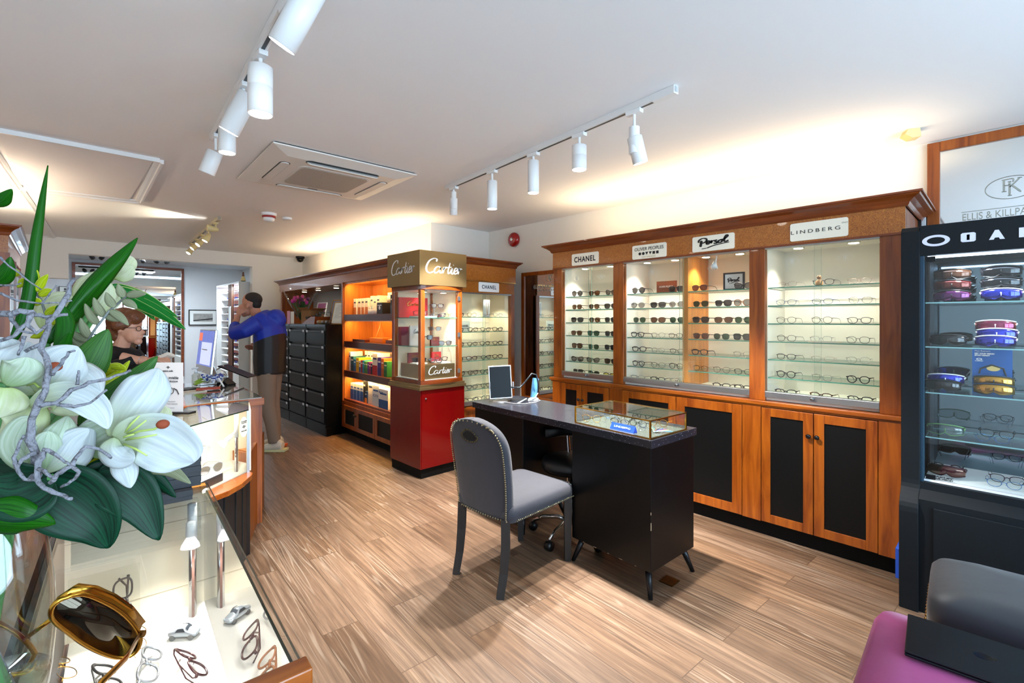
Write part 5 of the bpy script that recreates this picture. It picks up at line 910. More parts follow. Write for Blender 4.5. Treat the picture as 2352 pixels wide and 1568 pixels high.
# curved case
K=thing('curved_display_case','glass display case with curved cherry ledge in middle of counter row','counter',(0,0,0)); 
GA=Vector((.461,2.915,0)); GB_=Vector((.853,3.242,0)); arc=[(.52,2.905),(.60,2.922),(.684,2.962),(.769,3.043),(.857,3.172),(.872,3.215)]
inner=[(.866,3.25),(.95,3.60),(.60,3.62),(.33,3.10),(.44,2.92)]
MB().prism(arc+inner,.482,.512).build('curved_ledge',CHERRYH,K,bevel=.003)
arc2=[(.50,2.95),(.59,2.965),(.672,3.005),(.745,3.075),(.825,3.19),(.842,3.235)]; MB().prism(arc2+inner,0,.482).build('curved_base',M('black_cladding','#131315',.5),K)
gv=MB()
for x,y in ((.59,2.963),(.672,3.003),(.745,3.073),(.80,3.152)): gv.box((x-.002,y-.003,.02),(x+.002,y+.002,.48))
gv.build('cladding_joint',M('joint_black','#040404',.8),K)
def vpanel(parent,p,q,z0,z1,th,m,name,side=1):
    p=Vector(p).to_2d();q=Vector(q).to_2d(); t=(q-p).normalized(); n=Vector((-t.y,t.x))*th*side; return MB().prism([tuple(p),tuple(q),tuple(q+n),tuple(p+n)],z0,z1).build(name,m,parent)
vpanel(K,GA,GB_,.515,.892,.006,GL,'front_glass'); g=MB().prism([(.461,2.912),(.856,3.240),(.945,3.58),(.60,3.60),(.335,3.07)],.893,.900); g.b.normal_update()
for f in g.b.faces: f.material_index=0 if abs(f.normal.z)>.5 else 1
g.build('glass_top',[GLX,GLD],K)
MB().prism([(.47,2.93),(.85,3.25),(.935,3.57),(.61,3.58),(.36,3.10)],.512,.517).build('deck',M('case_deck','#c9c3b6',.6),K)
vpanel(K,(.935,3.57),(.862,3.262),.515,.892,.012,CRM,'side_lining'); vpanel(K,(.60,3.585),(.935,3.575),.515,.892,.012,CRM,'back_lining'); vpanel(K,(.33,3.09),(.60,3.59),.515,.892,.012,CRM,'back_lining')
MB().prism([(.455,2.90),(.47,2.925),(.345,3.085),(.325,3.06)],.50,.892).build('wood_end',CHERRY,K); MB().prism([(.445,2.905),(.47,2.925),(.345,3.085),(.315,3.06)],.884,.8985).build('wood_top_strip',CHERRY,K)
bx('corner_post',(.845,3.235,.512),(.860,3.25,.892),ALU,K)
o,e0,dv=mrlamp((.80,3.285,.517),.87,(.745,3.25,.755),(-.75,-.35,-.6),'chrome posted display lamp inside the curved case','.517') if False else mrlamp((.80,3.29,.517),.87,(.76,3.255,.745),(-.8,-.2,-.6),'chrome posted display lamp inside the curved case',.517)
light('SPOT',tuple(e0+dv*.01),.7,LED,tuple(e0+dv),.02,spot=150,blend=.5); light('AREA',(.66,3.3,.885),.2,LED,None,.2,.2,name='case_strip_light')
st_=thing('oval_sticker','oval white advert sticker on curved case glass','sticker',(.822,3.2155,.80),math.atan2(.327,.392)); MB().prism(ell(0,0,.036,.062),-.0012,0,axis=1).build('sticker',SIGNW,st_)
text('The new invisible',.05,.007,INK,st_,(0,-.0015,.035)); text('hearing solution',.046,.007,INK,st_,(0,-.0015,.025)); text('nuance audio',.048,.008,INK,st_,(0,-.0015,-.022)); MB().prism(ell(0,.002,.005,.010),-.002,-.0013,axis=1).prism(ell(-.012,.002,.003,.004),-.002,-.0013,axis=1).prism(ell(.012,.002,.003,.004),-.002,-.0013,axis=1).build('logo_dots',INK,st_)
rz_=math.atan2(.327,.392)
o=thing('display_riser','black riser block with white top in the curved case','riser',(.545,3.03,.517),rz_); bx('block',(0,0,0),(.20,.12,.045),M('dark_slate','#2c2c30',.5),o); bx('white_top',(0.003,.003,.045),(.197,.117,.048),SIGNB,o); put('sl',(.645,3.17,.565),rz_-.25,'clear smoke pair on black riser of the curved case','sunglasses in the curved case',1.15)
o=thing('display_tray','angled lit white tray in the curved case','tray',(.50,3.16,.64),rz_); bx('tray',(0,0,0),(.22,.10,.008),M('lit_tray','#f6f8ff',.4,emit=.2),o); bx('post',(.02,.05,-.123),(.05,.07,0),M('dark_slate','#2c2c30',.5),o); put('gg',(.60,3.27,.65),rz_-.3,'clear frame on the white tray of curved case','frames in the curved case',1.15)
o=thing('poster','small grey sunglasses poster standing in the curved case','poster',(.455,3.02,.70),rz_-.1); bx('poster',(0,0,0),(.10,.004,.18),SIGNB,o); bx('foot',(.04,.004,-.183),(.06,.02,0),CLR,o)
for cx_,cz in ((.055,.10),(.085,.135)): MB().prism(ell(cx_,cz,.022,.028),-.001,0,axis=1).build('printed_lens',M('print_grey','#8d8d92',.5),o)
# third counter
T3=thing('cherry_counter','cherry wood reception counter with glass top and brochure nook','counter',(0,0,0))
body=[(.60,3.68),(.81,3.712),(1.063,3.695),(1.135,4.73),(.80,4.98),(.77,4.97)]
MB().prism(body,0,.86).build('body',CHERRY,T3); MB().prism([(.59,3.67),(.81,3.70),(1.075,3.683),(1.148,4.74),(.805,5.0),(.76,4.99)],.845,.893).build('top_frame',CHERRYH,T3,bevel=.002)
MB().prism([(.907,3.41),(1.171,4.018),(1.12,4.05),(1.0,3.72),(.80,3.715)],0,.58).build('front_nook',CHERRY,T3); MB().prism([(.918,3.44),(1.16,4.0),(1.0,3.72),(.84,3.71)],.58,.583).build('nook_floor',OAKW,T3)
tp=MB().prism([(.605,3.683),(.81,3.714),(1.062,3.697),(1.13,4.73),(.80,4.96),(.775,4.95)],.893,.900); tp.build('glass_top',M('glass_counter_top','#8e8f85',.03,spec=.9,coat=1),T3)
bl=[(.8,.04),(.68,.3)]
o=thing('advert_sign','white advert sign with printed glasses on the counter row','sign',(.395,3.50,.9005),R(-47)); sg=bx('sign_board',(0,0,.012),(.205,.004,.30),M('sign_grey_white','#aeb0b4',.5),o); bx('stand_base',(-.02,-.02,0),(.26,.035,.012),BLKP,o)
text('nuance audio',.062,.011,INK,sg,(.115,-.001,.252)); MB().prism(ell(.115,.272,.004,.008),-.001,0,axis=1).prism(ell(.106,.272,.0025,.003),-.001,0,axis=1).prism(ell(.124,.272,.0025,.003),-.001,0,axis=1).build('logo_dots',INK,sg)
text('The new invisible',.135,.017,INK,sg,(.112,-.001,.212)); text('hearing solution',.125,.017,INK,sg,(.112,-.001,.189)); text('All-in-one hearing glasses',.10,.008,GREYP,sg,(.11,-.001,.072)); text('that help you hear better, comfortably.',.13,.008,GREYP,sg,(.11,-.001,.058)); text('Nuance Audio glasses',.09,.005,GREYP,sg,(.11,-.001,.035))
pg=MB(); 
for cx_,s in ((.085,1),(.13,1)): pg.tube([(cx_+.02*math.copysign(abs(math.cos(t))**.8,math.cos(t)),-.002,.132+.017*math.copysign(abs(math.sin(t))**.8,math.sin(t))+.1*(cx_-.1)) for t in [2*PI*k/20 for k in range(20)]],.0018,5,closed=True)
pg.tube([(.15,-.002,.15),(.17,-.002,.14),(.182,-.002,.115)],.0022); pg.tube([(.09,-.002,.128),(.105,-.002,.112),(.12,-.002,.095)],.002); pg.build('printed_glasses',INK,sg)
# things on the reception counter
o=thing('glass_bowl','round footed glass bowl of wrapped blue and white sweets','bowl',(.93,4.55,.9005)); MB().lathe([(.04,0),(.035,.006),(.012,.012),(.012,.02),(.06,.035),(.10,.065),(.105,.09),(.09,.12),(.065,.135)],28,cap=False).build('bowl',pane('bowl_glass',(.95,.97,.97),1.6),o,smooth=True)
for i in range(46):
    a=rnd.uniform(0,2*PI); rr=.085*math.sqrt(rnd.random()); z=.045+.05*rnd.random(); q=o.location+Vector((rr*math.cos(a),rr*math.sin(a),z)); 
    if i==0: sw=thing('wrapped_sweet','wrapped blue and white sweet in the glass bowl','sweet',q,0,'wrapped sweets in the glass bowl'); bx('wrapper',(-.014,-.009,-.005),(.014,.009,.005),M('wrapper_white','#e6e8f0',.35),sw,.003); bx('blue_stripe',(-.014,-.0092,-.0052),(-.002,.0092,.0052),M('wrapper_blue','#2a47a8',.35),sw)
    else: dup(sw,q,rot=(rnd.uniform(0,3),rnd.uniform(0,3),rnd.uniform(0,3)))
o=thing('pump_bottle','clear pump bottle with white nozzle behind the sweet bowl','bottle',(.83,4.63,.9005)); MB().lathe([(.03,0),(.03,.10),(.012,.115)],20).build('bottle',pane('soap_clear',(.85,.85,.8),1.2),o,smooth=True); MB().lathe([(.013,.112),(.013,.13),(.005,.132),(.005,.15),(.018,.152),(.018,.16)],16).tube([(0,0,.155),(-.03,0,.15)],.005).build('pump',BPL,o,smooth=True)
mo=thing('computer_monitor','silver desktop computer turned away on the reception counter','computer',(.86,5.10,0),R(-20)) if False else thing('computer_monitor','silver desktop computer on the reception counter','computer',(.90,4.78,.9005),R(-88))
sc_=MB().box((-.24,-.008,.10),(.24,.012,.47)).build('screen_body',M('silver_body','#c9cbd0',.3,.8),mo,bevel=.004); bx('screen',(-.23,-.0095,.16),(.23,-.008,.46),M('screen_blue','#4a5aa8',.2,emit=.55,var=.5,vscale=5),sc_); bx('screen_window',(-.12,-.0105,.17),(.20,-.0095,.36),M('screen_pale','#a8b0d0',.2,emit=.6),sc_); bx('screen_note',(-.22,-.0105,.37),(-.12,-.0095,.44),M('screen_orange','#c8502a',.2,emit=.6),sc_)
sc_.rotation_euler=(R(-6),0,0); MB().grid([[(-.08,.02,.30),(.08,.02,.30)],[(-.08,.12,.01),(.08,.12,.01)],[(-.08,-.05,.004),(.08,-.05,.004)]]).build('stand',ALU,mo,solid=.005)
for i,(x,y,rz,w_,h_,c,lab) in enumerate(((.72,4.30,.3,.2,.14,'#d8d2c0','cream papers lying on the reception counter'),(.86,4.34,-.2,.16,.1,'#b8452a','red card lying on the reception counter'),(.75,4.48,.8,.14,.10,'#1c1d20','black notebook on the reception counter'))): tag(MB().box((-w_/2,-h_/2,0),(w_/2,h_/2,.006+.002*i)).xf(Matrix.Translation((x,y,.9005+.009*(i==1)))@Matrix.Rotation(rz,4,'Z')).build('paper_sheet' if i<2 else 'notebook',M('p_'+c,c,.6)),lab,'papers' if i<2 else 'notebook')
o=thing('sticky_flags','bright green paper flags curling over the reception counter','paper flags',(.80,4.52,.93)); 
for k in range(2): MB().grid([[(-.01,0,0+.02*k),(.02,0,.0+.02*k)],[(.02+.02*k,-.02,.035+.02*k),(.06,-.02,.02+.02*k)],[(.06,-.05,.03+.01*k),(.09,-.03,.02)]]).build('flag',M('lime_paper','#a8c84a',.6),o,smooth=True)
o=thing('card_terminal','black card terminal propped on the reception counter','card terminal',(1.03,4.62,.9005),R(20)); g=bx('body',(-.04,-.09,.03),(.04,.09,.055),BLKP,o,.005); g.rotation_euler=(R(25),0,0); bx('foot',(-.03,-.05,0),(.03,.05,.03),BLKP,o); bx('paper_roll',(-.025,-.02,.06),(.025,.03,.075),PAPER,o)
o=thing('counter_tablet','black tablet on an angled arm over the counter','tablet',(1.0,4.86,.9005),R(-40)); g=bx('tablet',(-.02,-.0,.14),(.26,.16,.15),BLKP,o,.003); g.rotation_euler=(0,R(22),0); MB().tube([(0,0,0),(0,.02,.1),(.06,.06,.14)],.008).build('arm',ALU,o)
tag(MB().tube([(.95,4.42,.905),(1.0,4.50,.96),(1.02,4.62,.98),(.98,4.72,.95),(.93,4.78,.906)],.004,6).build('cable',M('cream_cable','#c8bba8',.5),smooth=True),'cream cable arching over the reception counter','cable')
tag(MB().tube([(.98,4.40,.91),(.955,4.46,.975)],[.006,.008],8).build('marker_pen',SIGNB),'white marker pen leaning on the reception counter clutter','pen')
# ================================================================= LEFT WALL CABINET, FAR ROOM
lc=thing('side_wall_cabinet','tall cherry wood cabinet with cornice at the left edge','cabinet',(-.26,4.92,0)); 
MB().box((-.55,0,0),(0,1.5,1.95)).build('carcass',CHERRY,lc); MB().box((-.55,-.01,1.93),(.012,1.5,2.06)).build('fascia',BURL,lc); cornice(lc,[(-.55,-.01),(.012,-.01),(.012,1.5)],2.05,.075,.07)
for k in range(2): d=bx('glass_door',(.001,.10+.70*k,.12),(.012,.75+.70*k,1.88),M('dark_gloss_door','#2b2d33',.05,coat=1),lc); 
MB().box((0,0,0),(.02,.10,1.93)).box((0,.75,0),(.02,.80,1.93)).box((0,1.45,0),(.02,1.5,1.93)).build('door_stile',CHERRY,lc)
fm=thing('back_room_mirror','large cherry framed mirror on the back room end wall','mirror',(.217,12.80,0)); Wm=1.845
MB().box((0,-.03,.19),(.05,0,2.60)).box((Wm-.05,-.03,.19),(Wm,0,2.60)).box((.05,-.03,.19),(Wm-.05,0,.24)).box((.05,-.03,2.55),(Wm-.05,0,2.60)).build('frame',CORN,fm); bx('mirror_glass',(.045,-.015,.235),(Wm-.045,-.01,2.555),MIR,fm)
o=thing('framed_photograph','black framed panoramic black and white photograph in back room','picture',(2.15,12.80,1.33)); MB().box((0,-.02,0),(.56,0,.02)).box((0,-.02,.34),(.56,0,.36)).box((0,-.02,.02),(.02,0,.34)).box((.54,-.02,.02),(.56,0,.34)).build('frame',BLKP,o); bx('mount',(.02,-.012,.02),(.54,-.004,.34),PAPER,o); bx('print',(.09,-.014,.09),(.47,-.012,.27),M('grey_print','#9a9a96',.6,var=.5,vscale=14),o); MB().prism([(.09,.10),(.47,.14),(.47,.165),(.09,.12)],-.016,-.0145,axis=1).build('printed_bridge',INK,o)
o=thing('framed_portrait','small black and white portrait print at left of back room','picture',(.03,12.80,1.92)); MB().box((0,-.02,0),(.17,0,.19)).build('frame',BLKP,o); bx('print',(.012,-.022,.012),(.165,-.0205,.18),PAPER,o); MB().prism(ell(.09,.135,.018,.024),-.024,-.0225,axis=1).prism([(.03,.03),(.15,.03),(.13,.09),(.09,.105),(.05,.09)],-.024,-.0225,axis=1).build('printed_figure',M('portrait_grey','#4a4a4a',.6),o)
# white eyewear cabinet in the back room, open towards the left (-x)
dc=thing('white_eyewear_cabinet','tall white lit eyewear cabinet with walnut slatted front in back room','cabinet',(2.30,9.30,0)); GW=M('pale_grey_case','#c9cdcc',.5)
MB().box((.0,0,0),(.32,.02,2.13)).box((0,1.58,0),(.32,1.60,2.13)).box((.30,.02,0),(.32,1.58,2.13)).box((0,.02,2.10),(.30,1.58,2.13)).box((0,.02,0),(.30,1.58,.5)).build('carcass',GW,dc); bx('back_lining',(.28,.02,.5),(.30,1.58,2.1),M('rose_lining','#c07a72',.6),dc)
wn=MB()
for k in range(8): wn.box((-.012,.40+.035*k,.3),(.012,.42+.035*k,2.10))
wn.box((.0,.40,.3),(.02,.67,2.10)).build('walnut_slats',M('walnut','#5a3420',.45),dc); bx('hand_mirror',(-.018,.44,1.25),(-.014,.62,1.70),MIR,dc)
for k in range(11): bx('shelf',(.08,.02,.62+.135*k),(.28,1.58,.632+.135*k),SIGNB,dc)
for y in (.25,1.2): light('AREA',(2.34,9.30+y,2.07),11,COOL,(2.6,9.30+y,.5),.1,.25,name='cabinet_strip_light')
mini={}
for k,c in enumerate(('#1c1c20','#2a47a8','#4a2a1a')):
    o=thing('shelf_glasses','small frames displayed on white cabinet shelves in back room','glasses',(0,0,-50)); mb=MB()
    for s in (-1,1): mb.tube([(0,s*.034+.025*math.cos(t),.024+.02*math.sin(t)) for t in [2*PI*i/10 for i in range(10)]],.004,5,closed=True); mb.tube([(0,s*.06,.035),(.10,s*.06,.03)],.003,5)
    mb.build('frame',M('mini_'+c,c,.4),o); mini[k]=o
for r_ in range(11):
    for i in range(8):
        y=.08+.19*i+rnd.uniform(-.01,.01)
        if .38<y<.70 and r_%2: continue
        dup(mini[(r_+i)%3],(2.30+.16,9.30+y,.633+.135*r_),group='small frames on the white cabinet')
o=thing('hula_figurine','small dancing figurine in a straw skirt on white cabinet','figurine',(2.40,9.42,2.13)); MB().lathe([(.035,0),(.035,.015),(.02,.018)],14).build('base',M('fig_green','#2f5a44',.5),o); MB().lathe([(.045,.02),(.03,.07),(.018,.10)],14).build('skirt',M('fig_straw','#c8a868',.7),o); MB().lathe([(.017,.10),(.022,.125),(.010,.145)],12).ball((0,0,.16),.016).tube([(0,.02,.13),(0,.04,.15),(0,.015,.175)],.006).build('body',M('fig_brown','#6a3a24',.6),o,smooth=True)
o=thing('spot_cluster','black and chrome spotlight cluster on the back room ceiling','spotlight',(1.45,11.2,2.66)); MB().tube([(-.15,0,-.01),(.25,.05,-.01)],.02,8).build('bar',BLKP,o)
for k,(dx,a) in enumerate(((-.05,-.5),(.05,.4))): MB().lathe([(.02,0),(.045,.03),(.05,.09)],16,(dx,0,-.04),rot=Vector((a,-.7,-.7)).to_track_quat('Z','Y').to_matrix()).build('lamp_shade',M('dark_chrome','#3a3d40',.15,.9),o,smooth=True); MB().lathe([(.04,.085),(.04,.088)],16,(dx,0,-.04),rot=Vector((a,-.7,-.7)).to_track_quat('Z','Y').to_matrix()).build('lens',EMIT,o)
light('SPOT',(1.3,10.1,2.33),40,COOL,(1.6,9.8,0),.05,spot=120); light('AREA',(1.4,11.2,2.6),40,COOL,(1.4,11.2,0),.6,.6,name='back_room_panel')
bt=thing('spot_rail','black spotlight rail with small heads near back room mirror','spotlight rail',(.35,11.2,2.66)); MB().box((0,-.02,-.03),(.9,.02,0)).build('rail',BLKP,bt)
for k in range(5): h=MB().lathe([(.02,0),(.035,.03),(.035,.08)],14,(.08+.18*k,0,-.06),rot=Vector((rnd.uniform(-.6,.6),.6,-.7)).to_track_quat('Z','Y').to_matrix()).build('lamp_head',BLKP,bt,smooth=True)
tag(bx('teal_column',(.30,5.2,0),(.36,5.26,1.15),M('teal_paint','#2a6a7a',.5)),'teal upright post behind the advert sign','post')
# ================================================================= PEOPLE
def cloth(parts,name,mat,parent,vox=.012,sm=4,tex=None):
    mb=MB()
    for p in parts:
        if p[0]=='t': mb.tube(p[1],p[2],14,flat=(p[3] if len(p)>3 else 1),up=(p[4] if len(p)>4 else None))
        elif p[0]=='b': mb.ball(p[1],p[2],*(p[3] if len(p)>3 else (1,1,1)),n=14)
    o=mb.build(name,mat,parent); r=o.modifiers.new('remesh','REMESH'); r.mode='VOXEL'; r.voxel_size=vox; r.use_smooth_shade=True
    s=o.modifiers.new('smooth','SMOOTH'); s.iterations=sm; s.factor=.5; return o
SKIN=M('skin','#d09a80',.5,var=.06,vscale=20); SKIN2=M('skin_ruddy','#b07860',.5)
def skinhand(palm,fwd,side,up,s=1,curl=.5):
    # palm centre, finger direction, thumb side, palm normal (away from the palm)
    P=Vector(palm); F=Vector(fwd).normalized(); S=Vector(side).normalized(); U=Vector(up).normalized(); L=[('t',[P-F*.045*s,P,P+F*.035*s],[.026*s,.034*s,.036*s],.45,tuple(S))]
    for i,(o_,ln) in enumerate(((.028,.068),(.010,.078),(-.009,.072),(-.027,.056))):
        a=P+S*o_*s+F*.032*s; b=a+(F-U*curl*.5).normalized()*ln*.45*s; c=b+(F-U*curl*1.3).normalized()*ln*.32*s; d=c+(F*.6-U*curl*2).normalized()*ln*.25*s; L.append(('t',[a,b,c,d],[.0095*s,.009*s,.0085*s,.007*s]))
    a=P+S*.03*s-F*.02*s; b=a+(S*.8+F*.6-U*.2).normalized()*.035*s; L.append(('t',[a,b,b+(F-U*.3).normalized()*.03*s],[.012*s,.0105*s,.008*s])); return L
def face(head,parent,m,rh=.1,look=(1,0,0),nose=True):
    pass
# --- woman: frame with local +x = the way she faces (towards picture right), z up
wp=thing('person','person with short auburn hair and glasses, black top, holding a white card reader','person',(.345,4.52,0),-YAW)
H0=Vector((.055,0,1.385))
cloth([('b',H0+Vector((-.01,0,.03)),.092,(1.0,.82,1.12)),('b',H0+Vector((.035,0,-.035)),.066,(.95,.85,1.05)),('t',[H0+Vector((-.03,0,-.04)),H0+Vector((-.06,0,-.14)),H0+Vector((-.09,0,-.20))],[.05,.052,.075]),
    ('t',[H0+Vector((.085,0,.0)),H0+Vector((.108,0,-.028)),H0+Vector((.092,0,-.038))],[.010,.013,.010]),('b',H0+Vector((.085,0,-.062)),.018,(.8,1.2,.7)),('b',H0+Vector((.068,0,-.092)),.026),('b',H0+Vector((-.005,-.078,-.005)),.018,(.8,.5,1.3)),('b',H0+Vector((-.005,.078,-.005)),.018,(.8,.5,1.3)),
    ('t',[(.13,-.16,1.19),(.22,-.13,1.165),(.27,-.11,1.165)],[.036,.03,.026])]+skinhand((.31,-.10,1.17),(1,.15,.05),(0,1,.3),(0,-.5,1),1,.55)+[('t',[(.10,.14,1.13),(.22,.06,1.115),(.27,.0,1.12)],[.036,.03,.026])]+skinhand((.30,-.015,1.125),(1,-.25,.1),(0,-.6,.8),(0,.5,-1),1,.6),'head_and_hands',SKIN,wp,.0055,2)
HAIR=M('auburn_hair','#6a3a1c',.5,var=.5,vscale=35,bump=.6,bscale=60)
cloth([('b',H0+Vector((-.035,0,.055)),.108,(1.05,.92,.98)),('b',H0+Vector((-.08,0,.0)),.075,(.9,1.05,1.1)),('b',H0+Vector((.03,0,.095)),.07,(1.1,1.05,.75)),('b',H0+Vector((-.07,0,-.05)),.06,(.8,1.05,.9)),('b',H0+Vector((.07,-.02,.075)),.04),('b',H0+Vector((-.02,-.07,.03)),.045),('b',H0+Vector((-.02,.07,.03)),.045)],'hair',HAIR,wp,.008,1)
BT=M('black_jersey','#08080a',.85)
cloth([('t',[(-.06,0,.80),(-.05,0,.95),(-.03,0,1.08),(-.05,0,1.18),(-.075,0,1.235)],[.17,.165,.165,.15,.085],1.25,(1,0,0)),('b',(.04,0,1.06),.125,(.8,1.15,.9)),('t',[(-.07,-.16,1.19),(-.03,-.19,1.12),(.02,-.2,1.07),(.10,-.17,1.12),(.21,-.135,1.17)],[.075,.07,.062,.055,.042]),('t',[(-.07,.16,1.19),(-.02,.2,1.10),(.03,.19,1.04),(.10,.14,1.09),(.20,.08,1.118)],[.075,.07,.062,.055,.042]),('t',[(-.06,-.11,1.2),(-.07,0,1.22),(-.06,.11,1.2)],[.06,.065,.06])],'black_top',BT,wp,.012,4)
cloth([('t',[(-.05,-.07,.84),(-.04,-.08,.45),(-.05,-.08,.10)],[.10,.075,.055]),('t',[(-.05,.07,.84),(-.04,.08,.45),(-.05,.08,.10)],[.10,.075,.055]),('t',[(-.06,0,.95),(-.06,0,.82)],[.14,.15],1.2,(1,0,0))],'trousers',BT,wp,.016,3)
cloth([('t',[(-.1,-.08,.04),(.0,-.08,.045),(.10,-.08,.03)],[.04,.045,.035]),('t',[(-.1,.08,.04),(.0,.08,.045),(.10,.08,.03)],[.04,.045,.035])],'shoe',BLKP,wp,.01,2)
gl=MB(); 
for s in (-1,1): gl.tube([(H0.x+.098,s*.032+.024*math.cos(t),H0.z+.003+.017*math.sin(t)) for t in [2*PI*i/16 for i in range(16)]],.0022,5,closed=True); gl.tube([(H0.x+.096,s*.057,H0.z+.008),(H0.x+.0,s*.08,H0.z+.01)],.002,5)
gl.build('spectacles',BLKP,wp,smooth=True); MB().tube([(.262,-.14+.03*math.cos(t)*.0,1.165) for t in (0,1)],.001).b.free(); MB().tube([(.245+.006*math.sin(t),-.12+.033*math.cos(t),1.165+.031*math.sin(t)) for t in [2*PI*i/16 for i in range(16)]],.002,5,closed=True).build('bracelet',M('silver_bracelet','#d8d8dc',.15,1),wp,smooth=True)
MB().ball((H0.x-.004,-.089,H0.z-.022),.004).build('earring',M('silver_bracelet','#d8d8dc',.15,1),wp)
cr=thing('card_reader','white handheld card reader held by the person in black','card reader',wp.matrix_basis@Vector((0,0,0)),-YAW); cr.location=Vector((.345,4.52,0))+Matrix.Rotation(-YAW,3,'Z')@Vector((.345,-.055,1.175)); b=MB().box((-.06,-.035,-.012),(.07,.035,.014)).build('body',M('white_gloss','#ebe4d8',.3),cr,bevel=.008); b.rotation_euler=(R(-20),R(-22),0); bx('slot',(.02,-.02,.0145),(.05,.02,.0152),GREYP,b)
# --- man bending to his raised hand, facing picture left
mp=thing('person','person in blue and black hooded jacket and beige trousers beside filing cabinets','person',(1.735,5.765,0),PI-YAW)
Hm=Vector((.215,0,1.615))
cloth([('b',Hm+Vector((-.012,0,.04)),.10,(1.0,.8,1.08)),('b',Hm+Vector((.035,0,-.035)),.07,(.95,.85,1.15)),('t',[Hm+Vector((-.04,0,-.03)),Hm+Vector((-.08,0,-.13)),Hm+Vector((-.13,0,-.18))],[.056,.058,.07]),('t',[Hm+Vector((.085,0,.005)),Hm+Vector((.115,0,-.028)),Hm+Vector((.092,0,-.04))],[.011,.015,.011]),('b',Hm+Vector((.07,0,-.10)),.03),
   ('b',Hm+Vector((-.01,-.083,-.01)),.02,(.8,.5,1.4)),('b',Hm+Vector((-.01,.083,-.01)),.02,(.8,.5,1.4)),('t',[(.30,.14,1.42),(.31,.08,1.50)],[.034,.028])]+skinhand((.305,.055,1.545),(-.15,-.25,1),(-1,0,0),(1,.2,0),1.05,.5),'head_and_hand',SKIN2,mp,.0065,2)
cloth([('b',Hm+Vector((-.03,0,.07)),.098,(1.02,.84,.82)),('b',Hm+Vector((-.065,0,.02)),.062,(.8,1.1,1.1))],'hair',M('dark_cropped_hair','#1d1411',.8,var=.3,vscale=60),mp,.008,2)
def jacket_mat():
    m=M('blue_black_jacket','#0b2a9a',.6); nt=m.node_tree; b=nt.nodes['Principled BSDF']; L=nt.links.new; tc=nt.nodes.new('ShaderNodeTexCoord'); sx=nt.nodes.new('ShaderNodeSeparateXYZ'); L(tc.outputs['Object'],sx.inputs[0])
    a=nt.nodes.new('ShaderNodeMath'); a.operation='MULTIPLY_ADD'; L(sx.outputs['X'],a.inputs[0]); a.inputs[1].default_value=-.55; L(sx.outputs['Z'],a.inputs[2]); g=nt.nodes.new('ShaderNodeMath'); g.operation='GREATER_THAN'; g.inputs[1].default_value=1.27; L(a.outputs[0],g.inputs[0])
    mx=nt.nodes.new('ShaderNodeMix'); mx.data_type='RGBA'; L(g.outputs[0],mx.inputs[0]); mx.inputs[6].default_value=srgb('#101014'); mx.inputs[7].default_value=srgb('#0a2c9c'); L(mx.outputs[2],b.inputs['Base Color']); return m
m=M('x','#fff') if False else jacket_mat(); 
# the split rises towards the back: blue over shoulders, black below
nt=m.node_tree
for n_ in nt.nodes:
    if n_.type=='MATH' and n_.operation=='MULTIPLY_ADD': n_.inputs[1].default_value=.42
    if n_.type=='MATH' and n_.operation=='GREATER_THAN': n_.inputs[1].default_value=1.235
cloth([('t',[(-.01,0,.84),(-.005,0,1.0),(-.01,0,1.2),(.005,0,1.36),(.05,0,1.46),(.09,0,1.505)],[.155,.162,.162,.155,.13,.08],1.28,(1,0,0)),('t',[(.02,.2,1.43),(.13,.27,1.34),(.24,.25,1.31),(.27,.2,1.36),(.29,.16,1.41)],[.09,.085,.08,.065,.05]),('t',[(.02,-.2,1.43),(.0,-.25,1.28),(.06,-.25,1.13),(.16,-.22,1.10),(.22,-.2,1.12)],[.09,.078,.07,.06,.05]),('t',[(.03,-.15,1.45),(.03,0,1.48),(.03,.15,1.45)],[.08,.09,.08]),
    ('b',(-.075,0,1.50),.10,(.9,1.1,.75)),('b',(-.12,0,1.45),.08,(.8,1.0,.9))],'jacket',m,mp,.014,4)
cloth([('b',(.22,-.2,1.12),.001)]+skinhand((.26,-.19,1.13),(1,.1,.1),(0,.6,.8),(0,-1,.2),1.05,.8),'hand',SKIN2,mp,.0065,2)
TR=M('taupe_trousers','#84705e',.85,var=.1,vscale=5)
cloth([('t',[(.0,-.08,.88),(.02,-.09,.52),(-.01,-.09,.30),(-.02,-.09,.09)],[.105,.085,.07,.065]),('t',[(-.02,.09,.88),(-.03,.10,.52),(-.08,.10,.30),(-.11,.10,.09)],[.105,.085,.07,.065]),('t',[(0,0,.98),(0,0,.84)],[.14,.15],1.2,(1,0,0))],'trousers',TR,mp,.014,4)
def shoe(x,y,nm_,acc):
    s=cloth([('t',[(x-.09,y,.055),(x-.02,y,.06),(x+.06,y,.045),(x+.14,y,.035)],[.048,.052,.044,.03]),('t',[(x-.05,y,.08),(x-.03,y,.11)],[.045,.04])],'shoe',M('cream_trainer','#cfc6b4',.6),mp,.008,2)
    MB().prism([(x-.13,0),(x-.135,.03),(x-.02,.022),(x+.1,.018),(x+.165,.03),(x+.16,0)],y-.05,y+.05,axis=1).build('sole',M('sole_'+acc,acc,.5),s,bevel=.004)
    for k in range(3): MB().box((x-.01+.022*k,y-.056,.035),(x-.002+.022*k,y-.045,.075)).build('side_stripe',M('stripe_blue','#44547a',.5),s)
shoe(-.01,-.09,'','#d8622a'); shoe(-.11,.10,'','#d0cfa0')
MB().tube([(Hm.x+.1,-.03,Hm.z),(Hm.x+.1,-.075,Hm.z),(Hm.x,-.088,Hm.z+.005)],.002,5).build('spectacles',BLKP,mp)
